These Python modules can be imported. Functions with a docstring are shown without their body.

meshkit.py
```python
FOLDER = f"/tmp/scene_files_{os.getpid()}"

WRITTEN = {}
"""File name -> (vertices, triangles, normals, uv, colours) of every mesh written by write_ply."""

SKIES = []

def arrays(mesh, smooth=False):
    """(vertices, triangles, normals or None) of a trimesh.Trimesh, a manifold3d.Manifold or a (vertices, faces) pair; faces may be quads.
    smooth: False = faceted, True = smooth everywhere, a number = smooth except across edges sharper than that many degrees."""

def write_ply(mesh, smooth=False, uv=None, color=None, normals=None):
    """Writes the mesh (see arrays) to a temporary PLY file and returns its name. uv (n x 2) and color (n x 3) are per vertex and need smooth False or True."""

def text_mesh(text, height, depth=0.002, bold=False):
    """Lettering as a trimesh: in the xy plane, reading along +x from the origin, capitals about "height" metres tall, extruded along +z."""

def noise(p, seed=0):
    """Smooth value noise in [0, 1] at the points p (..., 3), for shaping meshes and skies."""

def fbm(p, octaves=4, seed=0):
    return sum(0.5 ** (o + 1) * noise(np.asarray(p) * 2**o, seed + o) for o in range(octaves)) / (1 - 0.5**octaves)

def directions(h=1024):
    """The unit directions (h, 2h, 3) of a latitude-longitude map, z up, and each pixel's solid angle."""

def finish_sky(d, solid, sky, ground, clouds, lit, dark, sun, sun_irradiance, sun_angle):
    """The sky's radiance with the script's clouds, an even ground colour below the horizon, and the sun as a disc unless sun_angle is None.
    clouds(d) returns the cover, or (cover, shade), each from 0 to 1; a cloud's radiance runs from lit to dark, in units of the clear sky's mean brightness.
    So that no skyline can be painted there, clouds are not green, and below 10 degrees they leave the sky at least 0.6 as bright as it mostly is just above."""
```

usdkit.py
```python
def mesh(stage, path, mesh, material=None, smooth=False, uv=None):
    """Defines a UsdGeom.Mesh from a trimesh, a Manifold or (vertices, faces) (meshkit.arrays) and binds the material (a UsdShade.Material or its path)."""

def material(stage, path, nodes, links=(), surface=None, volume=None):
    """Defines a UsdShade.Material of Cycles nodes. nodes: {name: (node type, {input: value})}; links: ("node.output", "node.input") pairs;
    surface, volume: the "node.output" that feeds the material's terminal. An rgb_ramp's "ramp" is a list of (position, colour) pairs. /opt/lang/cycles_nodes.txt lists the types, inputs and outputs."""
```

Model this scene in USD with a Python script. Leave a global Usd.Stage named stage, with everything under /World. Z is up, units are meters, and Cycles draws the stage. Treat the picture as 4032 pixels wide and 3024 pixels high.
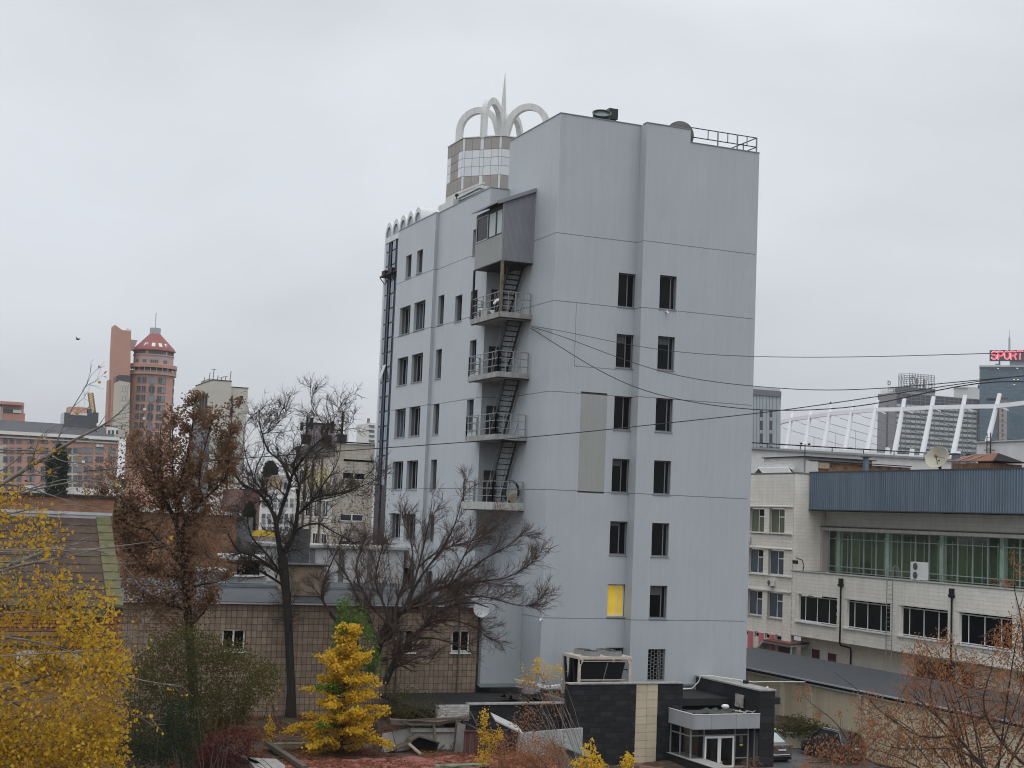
import math, random, numpy as np, trimesh
from shapely.geometry import Polygon, box as sbox
from shapely.ops import unary_union
import usdkit, meshkit
from pxr import Usd, UsdGeom, UsdLux, UsdShade, Sdf, Gf

# ---------------------------------------------------------------- stage, camera, sky, light
stage = Usd.Stage.CreateInMemory()
UsdGeom.SetStageUpAxis(stage, UsdGeom.Tokens.z)
UsdGeom.SetStageMetersPerUnit(stage, 1.0)
UsdGeom.Xform.Define(stage, '/World')
PW, PH = 4032, 3024
FPX, HEAD, PITCH, ROLL = 5792.94, math.radians(22.93196), math.radians(5.14323), math.radians(2.32861)
CAM = np.array([0.0, 0.0, 12.0])
cF = np.array([math.sin(HEAD) * math.cos(PITCH), math.cos(HEAD) * math.cos(PITCH), math.sin(PITCH)])
r0 = np.array([math.cos(HEAD), -math.sin(HEAD), 0.0])
u0 = np.cross(r0, cF)
cR = math.cos(ROLL) * r0 + math.sin(ROLL) * u0
cU = -math.sin(ROLL) * r0 + math.cos(ROLL) * u0
cam = UsdGeom.Camera.Define(stage, '/World/camera')
mtx = Gf.Matrix4d(*cR, 0, *cU, 0, *(-cF), 0, *CAM, 1)
cam.AddTransformOp().Set(mtx)
cam.CreateHorizontalApertureAttr(36.0)
cam.CreateVerticalApertureAttr(27.0)
cam.CreateFocalLengthAttr(36.0 * FPX / PW)
cam.CreateClippingRangeAttr(Gf.Vec2f(0.2, 6000))
EXPOSURE = 0.0
cam.CreateExposureAttr(EXPOSURE)

SUN_EL, SUN_ROT = math.radians(68), math.radians(190)      # behind the camera, to its left; thick cloud
sd = np.array([math.sin(SUN_ROT) * math.cos(SUN_EL), math.cos(SUN_ROT) * math.cos(SUN_EL), math.sin(SUN_EL)])
dome = UsdLux.DomeLight.Define(stage, '/World/sky')
skym = usdkit.material(stage, '/World/Looks/sky', {
    'tc': ('texture_coordinate', {}),
    'mp': ('mapping', {'scale': (1.0, 1.0, 2.6)}),
    'n1': ('noise_texture', {'scale': 1.6, 'detail': 5.0, 'roughness': 0.45, 'distortion': 0.3}),
    'n2': ('noise_texture', {'scale': 4.5, 'detail': 4.0, 'roughness': 0.5}),
    'rp': ('rgb_ramp', {'ramp': [(0.36, (5.2, 5.45, 5.8)), (0.5, (6.45, 6.72, 7.08)), (0.64, (7.6, 7.95, 8.4))]}),
    'rq': ('rgb_ramp', {'ramp': [(0.3, (0.97, 0.965, 0.96)), (0.7, (1.03, 1.03, 1.035))]}),
    'cl': ('mix', {'mix_type': 'multiply', 'fac': 1.0}),
    'sx': ('separate_xyz', {}),
    'hz': ('rgb_ramp', {'ramp': [(0.0, (0.80, 0.79, 0.795)), (0.04, (0.83, 0.82, 0.825)), (0.12, (0.92, 0.92, 0.925)), (0.33, (1.04, 1.04, 1.04)), (0.6, (1.6, 1.6, 1.6)), (1.0, (2.35, 2.35, 2.35))]}),
    'cl2': ('mix', {'mix_type': 'multiply', 'fac': 1.0}),
    'st': ('sky_texture', {'sky_type': 'single_scattering', 'sun_disc': False, 'sun_elevation': SUN_EL, 'sun_rotation': SUN_ROT}),
    'mx': ('mix', {'mix_type': 'mix', 'fac': 0.94}),
    'bg': ('background_shader', {'strength': 0.1})},
    [('tc.generated', 'mp.vector'), ('mp.vector', 'n1.vector'), ('mp.vector', 'n2.vector'), ('n1.fac', 'rp.fac'), ('n2.fac', 'rq.fac'),
     ('rp.color', 'cl.color1'), ('rq.color', 'cl.color2'), ('tc.generated', 'sx.vector'), ('sx.z', 'hz.fac'),
     ('cl.color', 'cl2.color1'), ('hz.color', 'cl2.color2'),
     ('st.color', 'mx.color1'), ('cl2.color', 'mx.color2'), ('mx.color', 'bg.color')], surface='bg.background')
UsdShade.MaterialBindingAPI.Apply(dome.GetPrim()).Bind(skym)
dome.GetPrim().SetCustomDataByKey('kind', 'structure')
dome.GetPrim().SetCustomDataByKey('label', 'soft grey overcast sky with faint cloud banks over the city')
sun = UsdLux.DistantLight.Define(stage, '/World/sun')
sun.CreateNormalizeAttr(True) if hasattr(sun, 'CreateNormalizeAttr') else None
sun.CreateIntensityAttr(0.22)
sun.CreateAngleAttr(40.0)
sun.CreateColorAttr(Gf.Vec3f(1.0, 0.985, 0.96))
zax = sd; xax = np.cross([0, 0, 1.0], zax); xax /= np.linalg.norm(xax); yax = np.cross(zax, xax)
sun.AddTransformOp().Set(Gf.Matrix4d(*xax, 0, *yax, 0, *zax, 0, 0, 0, 60, 1))

# ---------------------------------------------------------------- helpers
def ray(px, py):
    return cF + cR * (px - PW / 2) / FPX - cU * (py - PH / 2) / FPX
def at(px, py, depth):                                   # the point seen at a photo pixel, "depth" metres along the view axis
    return CAM + ray(px, py) * depth
def onx(px, py, x):
    d = ray(px, py); return CAM + d * (x / d[0])
def ony(px, py, y):
    d = ray(px, py); return CAM + d * (y / d[1])
def onz(px, py, z):
    d = ray(px, py); return CAM + d * ((z - CAM[2]) / d[2])

BOXF = np.array([[0, 2, 1], [0, 3, 2], [4, 5, 6], [4, 6, 7], [0, 1, 5], [0, 5, 4], [1, 2, 6], [1, 6, 5], [2, 3, 7], [2, 7, 6], [3, 0, 4], [3, 4, 7]])
class M:
    """Collects shapes that become ONE mesh."""
    def __init__(s): s.v, s.f, s.n = [], [], 0
    def add(s, v, f):
        v = np.asarray(v, float); s.v.append(v); s.f.append(np.asarray(f, int) + s.n); s.n += len(v); return s
    def box(s, x0, x1, y0, y1, z0, z1):
        x0, x1 = sorted((x0, x1)); y0, y1 = sorted((y0, y1)); z0, z1 = sorted((z0, z1))
        return s.add([[x0, y0, z0], [x1, y0, z0], [x1, y1, z0], [x0, y1, z0], [x0, y0, z1], [x1, y0, z1], [x1, y1, z1], [x0, y1, z1]], BOXF)
    def hexa(s, pts): return s.add(pts, BOXF)
    def bar(s, p, q, w, h=None, up=(0, 0, 1)):
        p, q = np.asarray(p, float), np.asarray(q, float); h = h or w
        d = q - p; L = np.linalg.norm(d); d = d / L; up = np.asarray(up, float)
        if abs(d @ up) > 0.95: up = np.array([0.0, 1, 0]) if abs(d[1]) < 0.9 else np.array([1.0, 0, 0])
        a = np.cross(d, up); a /= np.linalg.norm(a); b = np.cross(a, d)
        a, b = a * w / 2, b * h / 2
        return s.add([p - a - b, p + a - b, q + a - b, q - a - b, p - a + b, p + a + b, q + a + b, q - a + b], BOXF)
    def tube(s, pts, rad, n=6, cap=True):
        pts = np.asarray(pts, float); k = len(pts); rad = np.broadcast_to(rad, (k,)).astype(float)
        t = np.gradient(pts, axis=0); t /= np.linalg.norm(t, axis=1, keepdims=True) + 1e-12
        ref = np.array([0.31, 0.17, 0.93]); ref = ref if abs(t[0] @ ref) < 0.9 else np.array([1.0, 0.2, 0.1])
        a = np.cross(t, ref); a /= np.linalg.norm(a, axis=1, keepdims=True) + 1e-12; b = np.cross(t, a)
        th = np.arange(n) / n * 2 * math.pi
        v = pts[:, None] + rad[:, None, None] * (a[:, None] * np.cos(th)[None, :, None] + b[:, None] * np.sin(th)[None, :, None])
        i = np.arange(k - 1)[:, None] * n; j = np.arange(n)[None]; j2 = (j + 1) % n
        f = np.concatenate([np.stack([i + j, i + n + j2, i + j2], -1).reshape(-1, 3), np.stack([i + j, i + n + j, i + n + j2], -1).reshape(-1, 3)])
        v = v.reshape(-1, 3)
        if cap:
            c0, c1 = len(v), len(v) + 1; v = np.vstack([v, pts[:1], pts[-1:]]); jj = np.arange(n)
            f = np.vstack([f, np.stack([np.full(n, c0), jj, (jj + 1) % n], -1), np.stack([np.full(n, c1), (k - 1) * n + (jj + 1) % n, (k - 1) * n + jj], -1)])
        return s.add(v, f)
    def cyl(s, p, q, r, n=12, r2=None): return s.tube([p, q], [r, r if r2 is None else r2], n)
    def prism(s, poly, axis, lo, hi):
        """poly in (x,z) for axis y, (y,z) for axis x, (x,y) for axis z."""
        if not isinstance(poly, Polygon) and not hasattr(poly, 'geoms'): poly = Polygon(poly)
        for g in getattr(poly, 'geoms', [poly]):
            if g.is_empty or g.area < 1e-6: continue
            t = trimesh.creation.extrude_polygon(g, hi - lo, engine='earcut')
            v, f = np.array(t.vertices), np.array(t.faces); v[:, 2] += lo
            if axis == 'y': v, f = v[:, [0, 2, 1]], f[:, ::-1]
            elif axis == 'x': v = v[:, [2, 0, 1]]
            s.add(v, f)
        return s
    def tm(s, t): return s.add(np.array(t.vertices), np.array(t.faces))
    def lathe(s, prof, c, axis=(0, 0, 1), n=20):
        """prof: (radius, height) pairs along the axis from c."""
        ax = np.asarray(axis, float); ax /= np.linalg.norm(ax)
        ref = np.array([1.0, 0, 0]) if abs(ax[0]) < 0.9 else np.array([0, 1.0, 0])
        a = np.cross(ax, ref); a /= np.linalg.norm(a); b = np.cross(ax, a); k = len(prof)
        th = np.arange(n) / n * 2 * math.pi; c = np.asarray(c, float)
        v = np.concatenate([c + ax * h + r * (np.cos(th)[:, None] * a + np.sin(th)[:, None] * b) for r, h in prof])
        i = np.arange(k - 1)[:, None] * n; j = np.arange(n)[None]; j2 = (j + 1) % n
        f = np.concatenate([np.stack([i + j, i + j2, i + n + j2], -1).reshape(-1, 3), np.stack([i + j, i + n + j2, i + n + j], -1).reshape(-1, 3)])
        return s.add(v, f)
    def arr(s): return np.vstack(s.v), np.vstack(s.f)

BASE, COUNT = {}, {}
def numbered(parent, name):
    k = COUNT[(parent, name)] = COUNT.get((parent, name), -1) + 1
    return f'{parent}/{name}' if k == 0 else f'{parent}/{name}_{k:03d}'
def cd(prim, **kw):
    for k, v in kw.items():
        if v: prim.SetCustomDataByKey(k, v)
def thing(name, label, cat, base=(0, 0, 0), group=None, kind=None):
    p = numbered('/World', name); x = UsdGeom.Xform.Define(stage, p); x.AddTranslateOp().Set(Gf.Vec3d(*map(float, base)))
    BASE[p] = np.asarray(base, float); cd(x.GetPrim(), label=label, category=cat, group=group, kind=kind); return p
def part(name, m, material, parent, label=None, kind=None, smooth=False):
    if m.n == 0: return None
    p = numbered(parent, name); v, f = m.arr(); base = BASE[parent]
    BASE[p] = base
    usdkit.mesh(stage, p, trimesh.Trimesh(v - base, f, process=False), material, smooth=smooth)
    if label or kind: cd(stage.GetPrimAtPath(p), label=label, kind=kind)
    return p
def top(name, m, material, label=None, cat=None, group=None, kind=None, smooth=False):
    p = numbered('/World', name); v, f = m.arr()
    base = np.array([*(v.min(0)[:2] + v.max(0)[:2]) / 2, v[:, 2].min()]) if kind != 'structure' else np.zeros(3)
    g = usdkit.mesh(stage, p, trimesh.Trimesh(v - base, f, process=False), material, smooth=smooth)
    g.AddTranslateOp().Set(Gf.Vec3d(*map(float, base))); BASE[p] = base
    cd(g.GetPrim(), label=label, category=cat, group=group, kind=kind); return p
def pieces(name, boxes, material, parent, limit=300):
    """boxes: M objects. The first "limit" are parts of their own, the rest one part."""
    mats = material if isinstance(material, list) else [material]
    for i, b in enumerate(boxes[:limit]): part(name, b, mats[(i * 7 + i // 5) % len(mats)], parent)
    if len(boxes) > limit:
        r = M()
        for b in boxes[limit:]:
            for v, f in [b.arr()]: r.add(v, f)
        part(name + '_field', r, mats[0], parent, kind='stuff')

def mat(name, col, rough=0.7, var=0.12, scale=1.5, bump=0.0, bscale=None, metal=0.0, spec=0.3, streak=0.0, emit=None, tint=None, stretch=(1, 1, 1), detail=6.0):
    """Plain surface with uneven tone; streak adds vertical weather runs, tint a second colour in patches."""
    c = np.array(col, float); lo, hi = c * (1 - var), np.minimum(c * (1 + var), 0.95)
    nodes = {'g': ('geometry', {}), 'm': ('mapping', {'scale': tuple(stretch)}), 'n': ('noise_texture', {'scale': scale, 'detail': detail, 'roughness': 0.62}),
             'r': ('rgb_ramp', {'ramp': [(0.3, lo), (0.7, hi)]}),
             'p': ('principled_bsdf', {'roughness': rough, 'metallic': metal, 'specular_ior_level': spec})}
    links = [('g.position', 'm.vector'), ('m.vector', 'n.vector'), ('n.fac', 'r.fac')]; out = 'r.color'
    if tint is not None:
        nodes.update({'n2': ('noise_texture', {'scale': tint[1], 'detail': 8.0, 'roughness': 0.7}), 'r2': ('rgb_ramp', {'ramp': [(tint[2], (0, 0, 0)), (min(1, tint[2] + 0.12), (1, 1, 1))]}),
                      'mx2': ('mix', {'color2': tuple(tint[0])})})
        links += [('g.position', 'n2.vector'), ('n2.fac', 'r2.fac'), ('r2.color', 'mx2.fac'), (out, 'mx2.color1')]; out = 'mx2.color'
    if streak:
        nodes.update({'ms': ('mapping', {'scale': (3.0, 3.0, 0.12)}), 'ns': ('noise_texture', {'scale': 1.3, 'detail': 5.0, 'roughness': 0.6}),
                      'rs': ('rgb_ramp', {'ramp': [(0.35, (1 - streak,) * 3), (0.62, (1, 1, 1))]}), 'mxs': ('mix', {'mix_type': 'multiply', 'fac': 1.0})})
        links += [('g.position', 'ms.vector'), ('ms.vector', 'ns.vector'), ('ns.fac', 'rs.fac'), (out, 'mxs.color1'), ('rs.color', 'mxs.color2')]; out = 'mxs.color'
    links.append((out, 'p.base_color'))
    if bump:
        nodes.update({'nb': ('noise_texture', {'scale': bscale or scale * 8, 'detail': 4.0}), 'b': ('bump', {'strength': bump, 'distance': 0.02})})
        links += [('m.vector', 'nb.vector'), ('nb.fac', 'b.height'), ('b.normal', 'p.normal')]
    if emit is not None:
        nodes['p'][1].update({'emission_color': tuple(emit[0]), 'emission_strength': emit[1]})
    return usdkit.material(stage, '/World/Looks/' + name, nodes, links, surface='p.BSDF')
# ---------------------------------------------------------------- materials
def cladding(name, col, pitch=0.128, line=0.10, streak=0.10, rough=0.42):
    """Vertical board cladding: fine joints every 13 cm, faint weather runs."""
    c = np.array(col)
    nodes = {'g': ('geometry', {}), 's': ('separate_xyz', {}), 'a': ('math', {'math_type': 'add'}), 'd': ('math', {'math_type': 'divide', 'value2': pitch}),
             'fr': ('math', {'math_type': 'fraction'}), 'pp': ('rgb_ramp', {'ramp': [(0.0, (0, 0, 0)), (0.10, (1, 1, 1)), (0.90, (1, 1, 1)), (1.0, (0, 0, 0))]}),
             'fl': ('math', {'math_type': 'floor'}), 'wn': ('white_noise_texture', {'dimensions': '1D'}),
             'rb': ('rgb_ramp', {'ramp': [(0, c * 0.99), (1, c * 1.01)]}), 'n': ('noise_texture', {'scale': 0.35, 'detail': 5.0}),
             'rn': ('rgb_ramp', {'ramp': [(0.3, (0.96, 0.96, 0.965)), (0.7, (1.03, 1.03, 1.03))]}),
             'm1': ('mix', {'mix_type': 'multiply', 'fac': 1.0}), 'm2': ('mix', {'mix_type': 'multiply', 'fac': 1.0}), 'm3': ('mix', {'mix_type': 'multiply', 'fac': 1.0}),
             'ms': ('mapping', {'scale': (2.4, 2.4, 0.10)}), 'ns': ('noise_texture', {'scale': 1.6, 'detail': 5.0, 'roughness': 0.6}),
             'rs': ('rgb_ramp', {'ramp': [(0.30, (1 - streak, 1 - streak, 1 - streak * 1.15)), (0.58, (1, 1, 1))]}),
             'rl': ('rgb_ramp', {'ramp': [(0, (1 - line * 2.2,) * 3), (1, (1, 1, 1))]}),
             'b': ('bump', {'strength': 0.5, 'distance': 0.012}), 'p': ('principled_bsdf', {'roughness': rough, 'metallic': 0.0, 'specular_ior_level': 0.4})}
    links = [('g.position', 's.vector'), ('s.x', 'a.value1'), ('s.y', 'a.value2'), ('a.value', 'd.value1'), ('d.value', 'fr.value1'), ('fr.value', 'pp.fac'),
             ('d.value', 'fl.value1'), ('fl.value', 'wn.w'), ('wn.value', 'rb.fac'), ('g.position', 'n.vector'), ('n.fac', 'rn.fac'),
             ('rb.color', 'm1.color1'), ('rn.color', 'm1.color2'), ('g.position', 'ms.vector'), ('ms.vector', 'ns.vector'), ('ns.fac', 'rs.fac'),
             ('m1.color', 'm2.color1'), ('rs.color', 'm2.color2'), ('pp.color', 'rl.fac'), ('m2.color', 'm3.color1'), ('rl.color', 'm3.color2'), ('m3.color', 'p.base_color'),
             ('pp.color', 'b.height'), ('b.normal', 'p.normal')]
    return usdkit.material(stage, '/World/Looks/' + name, nodes, links, surface='p.BSDF')

def panes(name, tint=(0.9, 0.95, 0.95), through=0.85):
    """Window glass one can see through: transparent, mirroring the sky by angle."""
    return usdkit.material(stage, '/World/Looks/' + name, {
        't': ('transparent_bsdf', {'color': tuple(np.array(tint) * through)}), 'g': ('glossy_bsdf', {'color': (0.95, 0.97, 1.0), 'roughness': 0.03}),
        'f': ('fresnel', {'IOR': 1.42}), 'm': ('mix_closure', {}), 'ge': ('geometry', {}), 'iv': ('math', {'math_type': 'subtract', 'value1': 1.0}), 'mu': ('math', {'math_type': 'multiply'})},
        [('ge.backfacing', 'iv.value2'), ('f.fac', 'mu.value1'), ('iv.value', 'mu.value2'), ('mu.value', 'm.fac'), ('t.BSDF', 'm.closure1'), ('g.BSDF', 'm.closure2')], surface='m.closure')

CLAD = cladding('silver_cladding', (0.402, 0.434, 0.455), line=.07, streak=.05)
CLAD2 = cladding('olive_cladding', (0.315, 0.325, 0.31), streak=0.05)
BOOTHP = mat('booth_panel', (0.27, 0.275, 0.265), 0.6, 0.05, 1.0, streak=0.06)
RIB = mat('ribbed_sheet', (0.25, 0.26, 0.285), 0.45, 0.06, 1.0, streak=0.08)
DARKCORE = mat('joint_shadow_gap', (0.13, 0.135, 0.14), 0.9, 0.05)
FRAMEG = mat('grey_frame', (0.16, 0.17, 0.18), 0.5, 0.05)
FRAMEW = mat('white_frame', (0.70, 0.71, 0.70), 0.45, 0.05)
FRAMEA = mat('alu_frame', (0.40, 0.42, 0.42), 0.4, 0.08)
GLASSD = mat('dark_glass', (0.0035, 0.004, 0.0045), 0.05, 0.5, 0.7, spec=0.12)
GLASSB = mat('bluish_glass', (0.035, 0.05, 0.075), 0.08, 0.3, 0.4, spec=0.6)
BLIND = mat('pale_blind', (0.42, 0.47, 0.46), 0.6, 0.06, 1.0)
CURTAIN = mat('grey_curtain', (0.085, 0.09, 0.09), 0.8, 0.3, 6, stretch=(6, 6, 0.3))
PANE = panes('clear_pane')
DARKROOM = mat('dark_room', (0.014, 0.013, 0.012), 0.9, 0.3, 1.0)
STEELD = mat('dark_steel', (0.022, 0.021, 0.02), 0.6, 0.25, 4)
STEELR = mat('rusty_steel', (0.15, 0.125, 0.10), 0.7, 0.3, 5, tint=((0.13, 0.055, 0.02), 3.0, 0.52))
RAILG = mat('grey_rail_paint', (0.22, 0.225, 0.225), 0.5, 0.15, 5, tint=((0.16, 0.09, 0.05), 4.0, 0.64))
CONC = mat('stained_concrete', (0.33, 0.32, 0.305), 0.85, 0.2, 3, bump=0.2, streak=0.25, tint=((0.12, 0.10, 0.085), 2.2, 0.6))
CONCL = mat('pale_concrete', (0.42, 0.42, 0.40), 0.85, 0.12, 3, streak=0.12)
ROOFD = mat('dark_roof_felt', (0.02, 0.02, 0.021), 0.9, 0.3, 1.0, bump=0.3)
WHITEP = mat('white_paint', (0.72, 0.72, 0.70), 0.5, 0.05, 2, streak=0.08)
RUBBER = mat('black_rubber', (0.015, 0.015, 0.016), 0.5, 0.2)
BLACKM = mat('black_metal', (0.008, 0.009, 0.010), 0.5, 0.2)

# ---------------------------------------------------------------- office building with grey cladding
X0, XI, XR, YF1, YF2, YW = 36.356, 41.874, 50.032, 80.0, 79.189, 87.70
ZT, ZTB, ZWT = 36.60, 35.785, 33.29
SEAM = [0.6, 6.11, 13.69, 19.58, 25.07, 29.21]
ob = thing('office_building', 'tall windowless-sided office block clad in silver-grey boards, with fire stair in its notch', 'building', (43, 84, 0.6))
J = 0.014                                                  # half a joint between cladding fields
def bands(zt): return list(zip(SEAM, SEAM[1:] + [zt]))
def holes_cut(poly, holes):
    for h in holes: poly = poly.difference(sbox(*h))
    return poly
def wall_x(y, x0, x1, zt, holes, th=0.12, mats=CLAD, cuts=()):
    """Cladding fields on a wall that runs along x and faces the camera (front plane y)."""
    for z0, z1 in bands(zt):
        xs = [x0] + [c for c, a, b in cuts if a < z1 - 0.3 and b > z0 + 0.3] + [x1]
        for a, b in zip(xs, xs[1:]):
            p = holes_cut(sbox(a + (J / 2 if a != x0 else 0), z0 + J, b, z1 - (J if z1 != zt else 0)), holes)
            part('cladding_panel', M().prism(p, 'y', y, y + th), mats, ob)
def wall_y(x, y0, y1, zt, holes, th=0.12, mats=CLAD):
    for z0, z1 in bands(zt):
        p = holes_cut(sbox(y0, z0 + J, y1, z1 - (J if z1 != zt else 0)), holes)
        part('cladding_panel', M().prism(p, 'x', x, x + th), mats, ob)

# right-hand faces: two columns of windows
rows = [(25.12, 27.21), (21.35, 23.42), (17.55, 19.60), (13.72, 15.77), (9.95, 11.97), (6.22, 8.18), (2.5, 4.38)]
F1h = [(40.68, a, XI - 0.002, b) for a, b in rows]
F2h = [(43.12, a, 44.30, b) for a, b in rows]
part('cladding_panel', M().prism(sbox(38.40, 13.69 + J, 40.175, 19.58 - J), 'y', YF1 + 0.006, YF1 + 0.1), CLAD2, ob, label='olive-grey replacement field of cladding between the upper left windows')
wall_x(YF1, X0, XI, ZT, F1h + [(38.40, 13.6, 40.175, 19.7), (37.86, 21.2, 37.885, 25.05), (37.86, 21.2, 40.66, 21.225)])
wall_x(YF2, XI, XR, ZTB, F2h)
part('cladding_panel', M().prism(sbox(XI, ZTB + 0.001, 44.975, ZT), 'y', YF2, YF2 + 0.12), CLAD, ob)
for z0, z1 in bands(ZT): part('cladding_panel', M().box(XI, XI + 0.1, YF2 + 0.12, YF1 + 0.12, z0 + J, z1 - (J if z1 != ZT else 0)), CLAD, ob)
wall_y(X0, YF1 + 0.12, 87.92, ZT, [])
wall_y(XR - 0.12, YF2 + 0.12, 92.0, ZTB, [])
# wing: end block stands 0.25 m proud of the rest
prs = [(25.16, 27.23), (21.36, 23.42), (17.49, 19.57), (13.65, 15.71), (10.05, 11.9), (6.2, 8.05)]
WLh = [(102.0 - 0.05, a, 104.35, b) for a, b in prs] + [(98.72, a, 101.12, b) for a, b in prs] + [(102.25, 29.37, 103.5, 31.07), (99.78, 29.37, 101.05, 31.07)]
WRh = [(95.5, a, 96.7, b) for a, b in prs] + [(92.0, 25.02, 93.3, 26.8), (89.2, 25.02, 90.4, 26.78), (89.0, 21.3, 90.2, 23.45), (89.05, 17.47, 90.25, 19.53)]
t0 = onx(1800 + 165 / 2.765, 700 + 570 / 2.765, 34.95); t1 = onx(1800 + 152 / 2.765, 700 + 848 / 2.765, 34.95)
WRh.append((89.0, float(t1[2]), float(t0[1]), float(t0[2])))
XWL, XWR = 34.78, 35.02
wall_y(XWL, 97.3, 105.58, ZWT, WLh, th=0.2)
wall_y(XWR, YW, 97.3, ZWT, WRh, th=0.2)
for z0, z1 in bands(ZWT):
    part('cladding_panel', M().box(XWL + 0.2, XWR + 0.2, 97.3, 97.42, z0 + J, z1 - J), CLAD, ob)
    part('cladding_panel', M().box(XWR + 0.2, X0 + 0.3, YW, YW + 0.12, z0 + J, z1 - J), CLAD, ob)
# solid behind the cladding (joints look dark), roofs
rh = 0.36
core = M().prism(holes_cut(sbox(X0 + 0.13, 0.6, XI + 0.12, ZT - 0.1), F1h), 'y', YF1 + 0.125, YF1 + 0.45)
core.prism(holes_cut(sbox(XI + 0.12, 0.6, XR - 0.14, ZTB - 0.1), F2h), 'y', YF2 + 0.125, YF2 + 0.45)
core.box(X0 + 0.125, XR - 0.13, 80.6, 87.8, 0.6, ZTB - 0.15)
part('inner_wall', core, DARKCORE, ob)
core2 = M().prism(holes_cut(sbox(97.43, 0.6, 105.4, ZWT - 0.1), WLh), 'x', XWL + 0.205, XWL + 0.6)
core2.prism(holes_cut(sbox(YW + 0.13, 0.6, 97.2, ZWT - 0.1), WRh), 'x', XWR + 0.205, XWR + 0.5)
core2.box(XWL + 1.2, 49.5, 88.0, 105.4, 0.6, ZWT - 0.15)
part('inner_wall', core2, DARKCORE, ob)
part('roof', M().box(X0 + 0.13, 44.9, YF1 + 0.5, 87.8, ZT - 0.35, ZT - 0.25), ROOFD, ob)
part('roof', M().box(44.9, XR - 0.1, YF2 + 0.5, 91.9, ZTB - 0.15, ZTB - 0.05), ROOFD, ob)
part('roof', M().box(XWL + 0.3, 49.5, 88.0, 105.4, ZWT - 0.4, ZWT - 0.3), ROOFD, ob)
cop = M().box(X0 - 0.03, XI + 0.03, YF1 - 0.035, YF1 + 0.5, ZT + 0.002, ZT + 0.05).box(XI - 0.03, 44.99, YF2 - 0.035, YF2 + 0.5, ZT + 0.004, ZT + 0.052)
cop.box(45.0, XR + 0.03, YF2 - 0.035, YF2 + 0.5, ZTB + 0.002, ZTB + 0.05).box(X0 - 0.032, X0 + 0.4, YF1 + 0.5, 87.95, ZT + 0.002, ZT + 0.05)
cop.box(44.9, 45.02, YF2 + 0.12, 85, ZTB - 0.1, ZT + 0.03)
part('parapet_coping', cop, RIB, ob)
part('parapet_coping', M().box(XWL - 0.03, XWL + 0.5, 97.28, 105.6, ZWT + 0.002, ZWT + 0.05).box(XWR - 0.03, XWR + 0.5, YW - 0.03, 97.28, ZWT + 0.003, ZWT + 0.052).box(XWR + 0.5, X0 + 0.1, YW - 0.03, YW + 0.3, ZWT + 0.001, ZWT + 0.05), RIB, ob)

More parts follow.
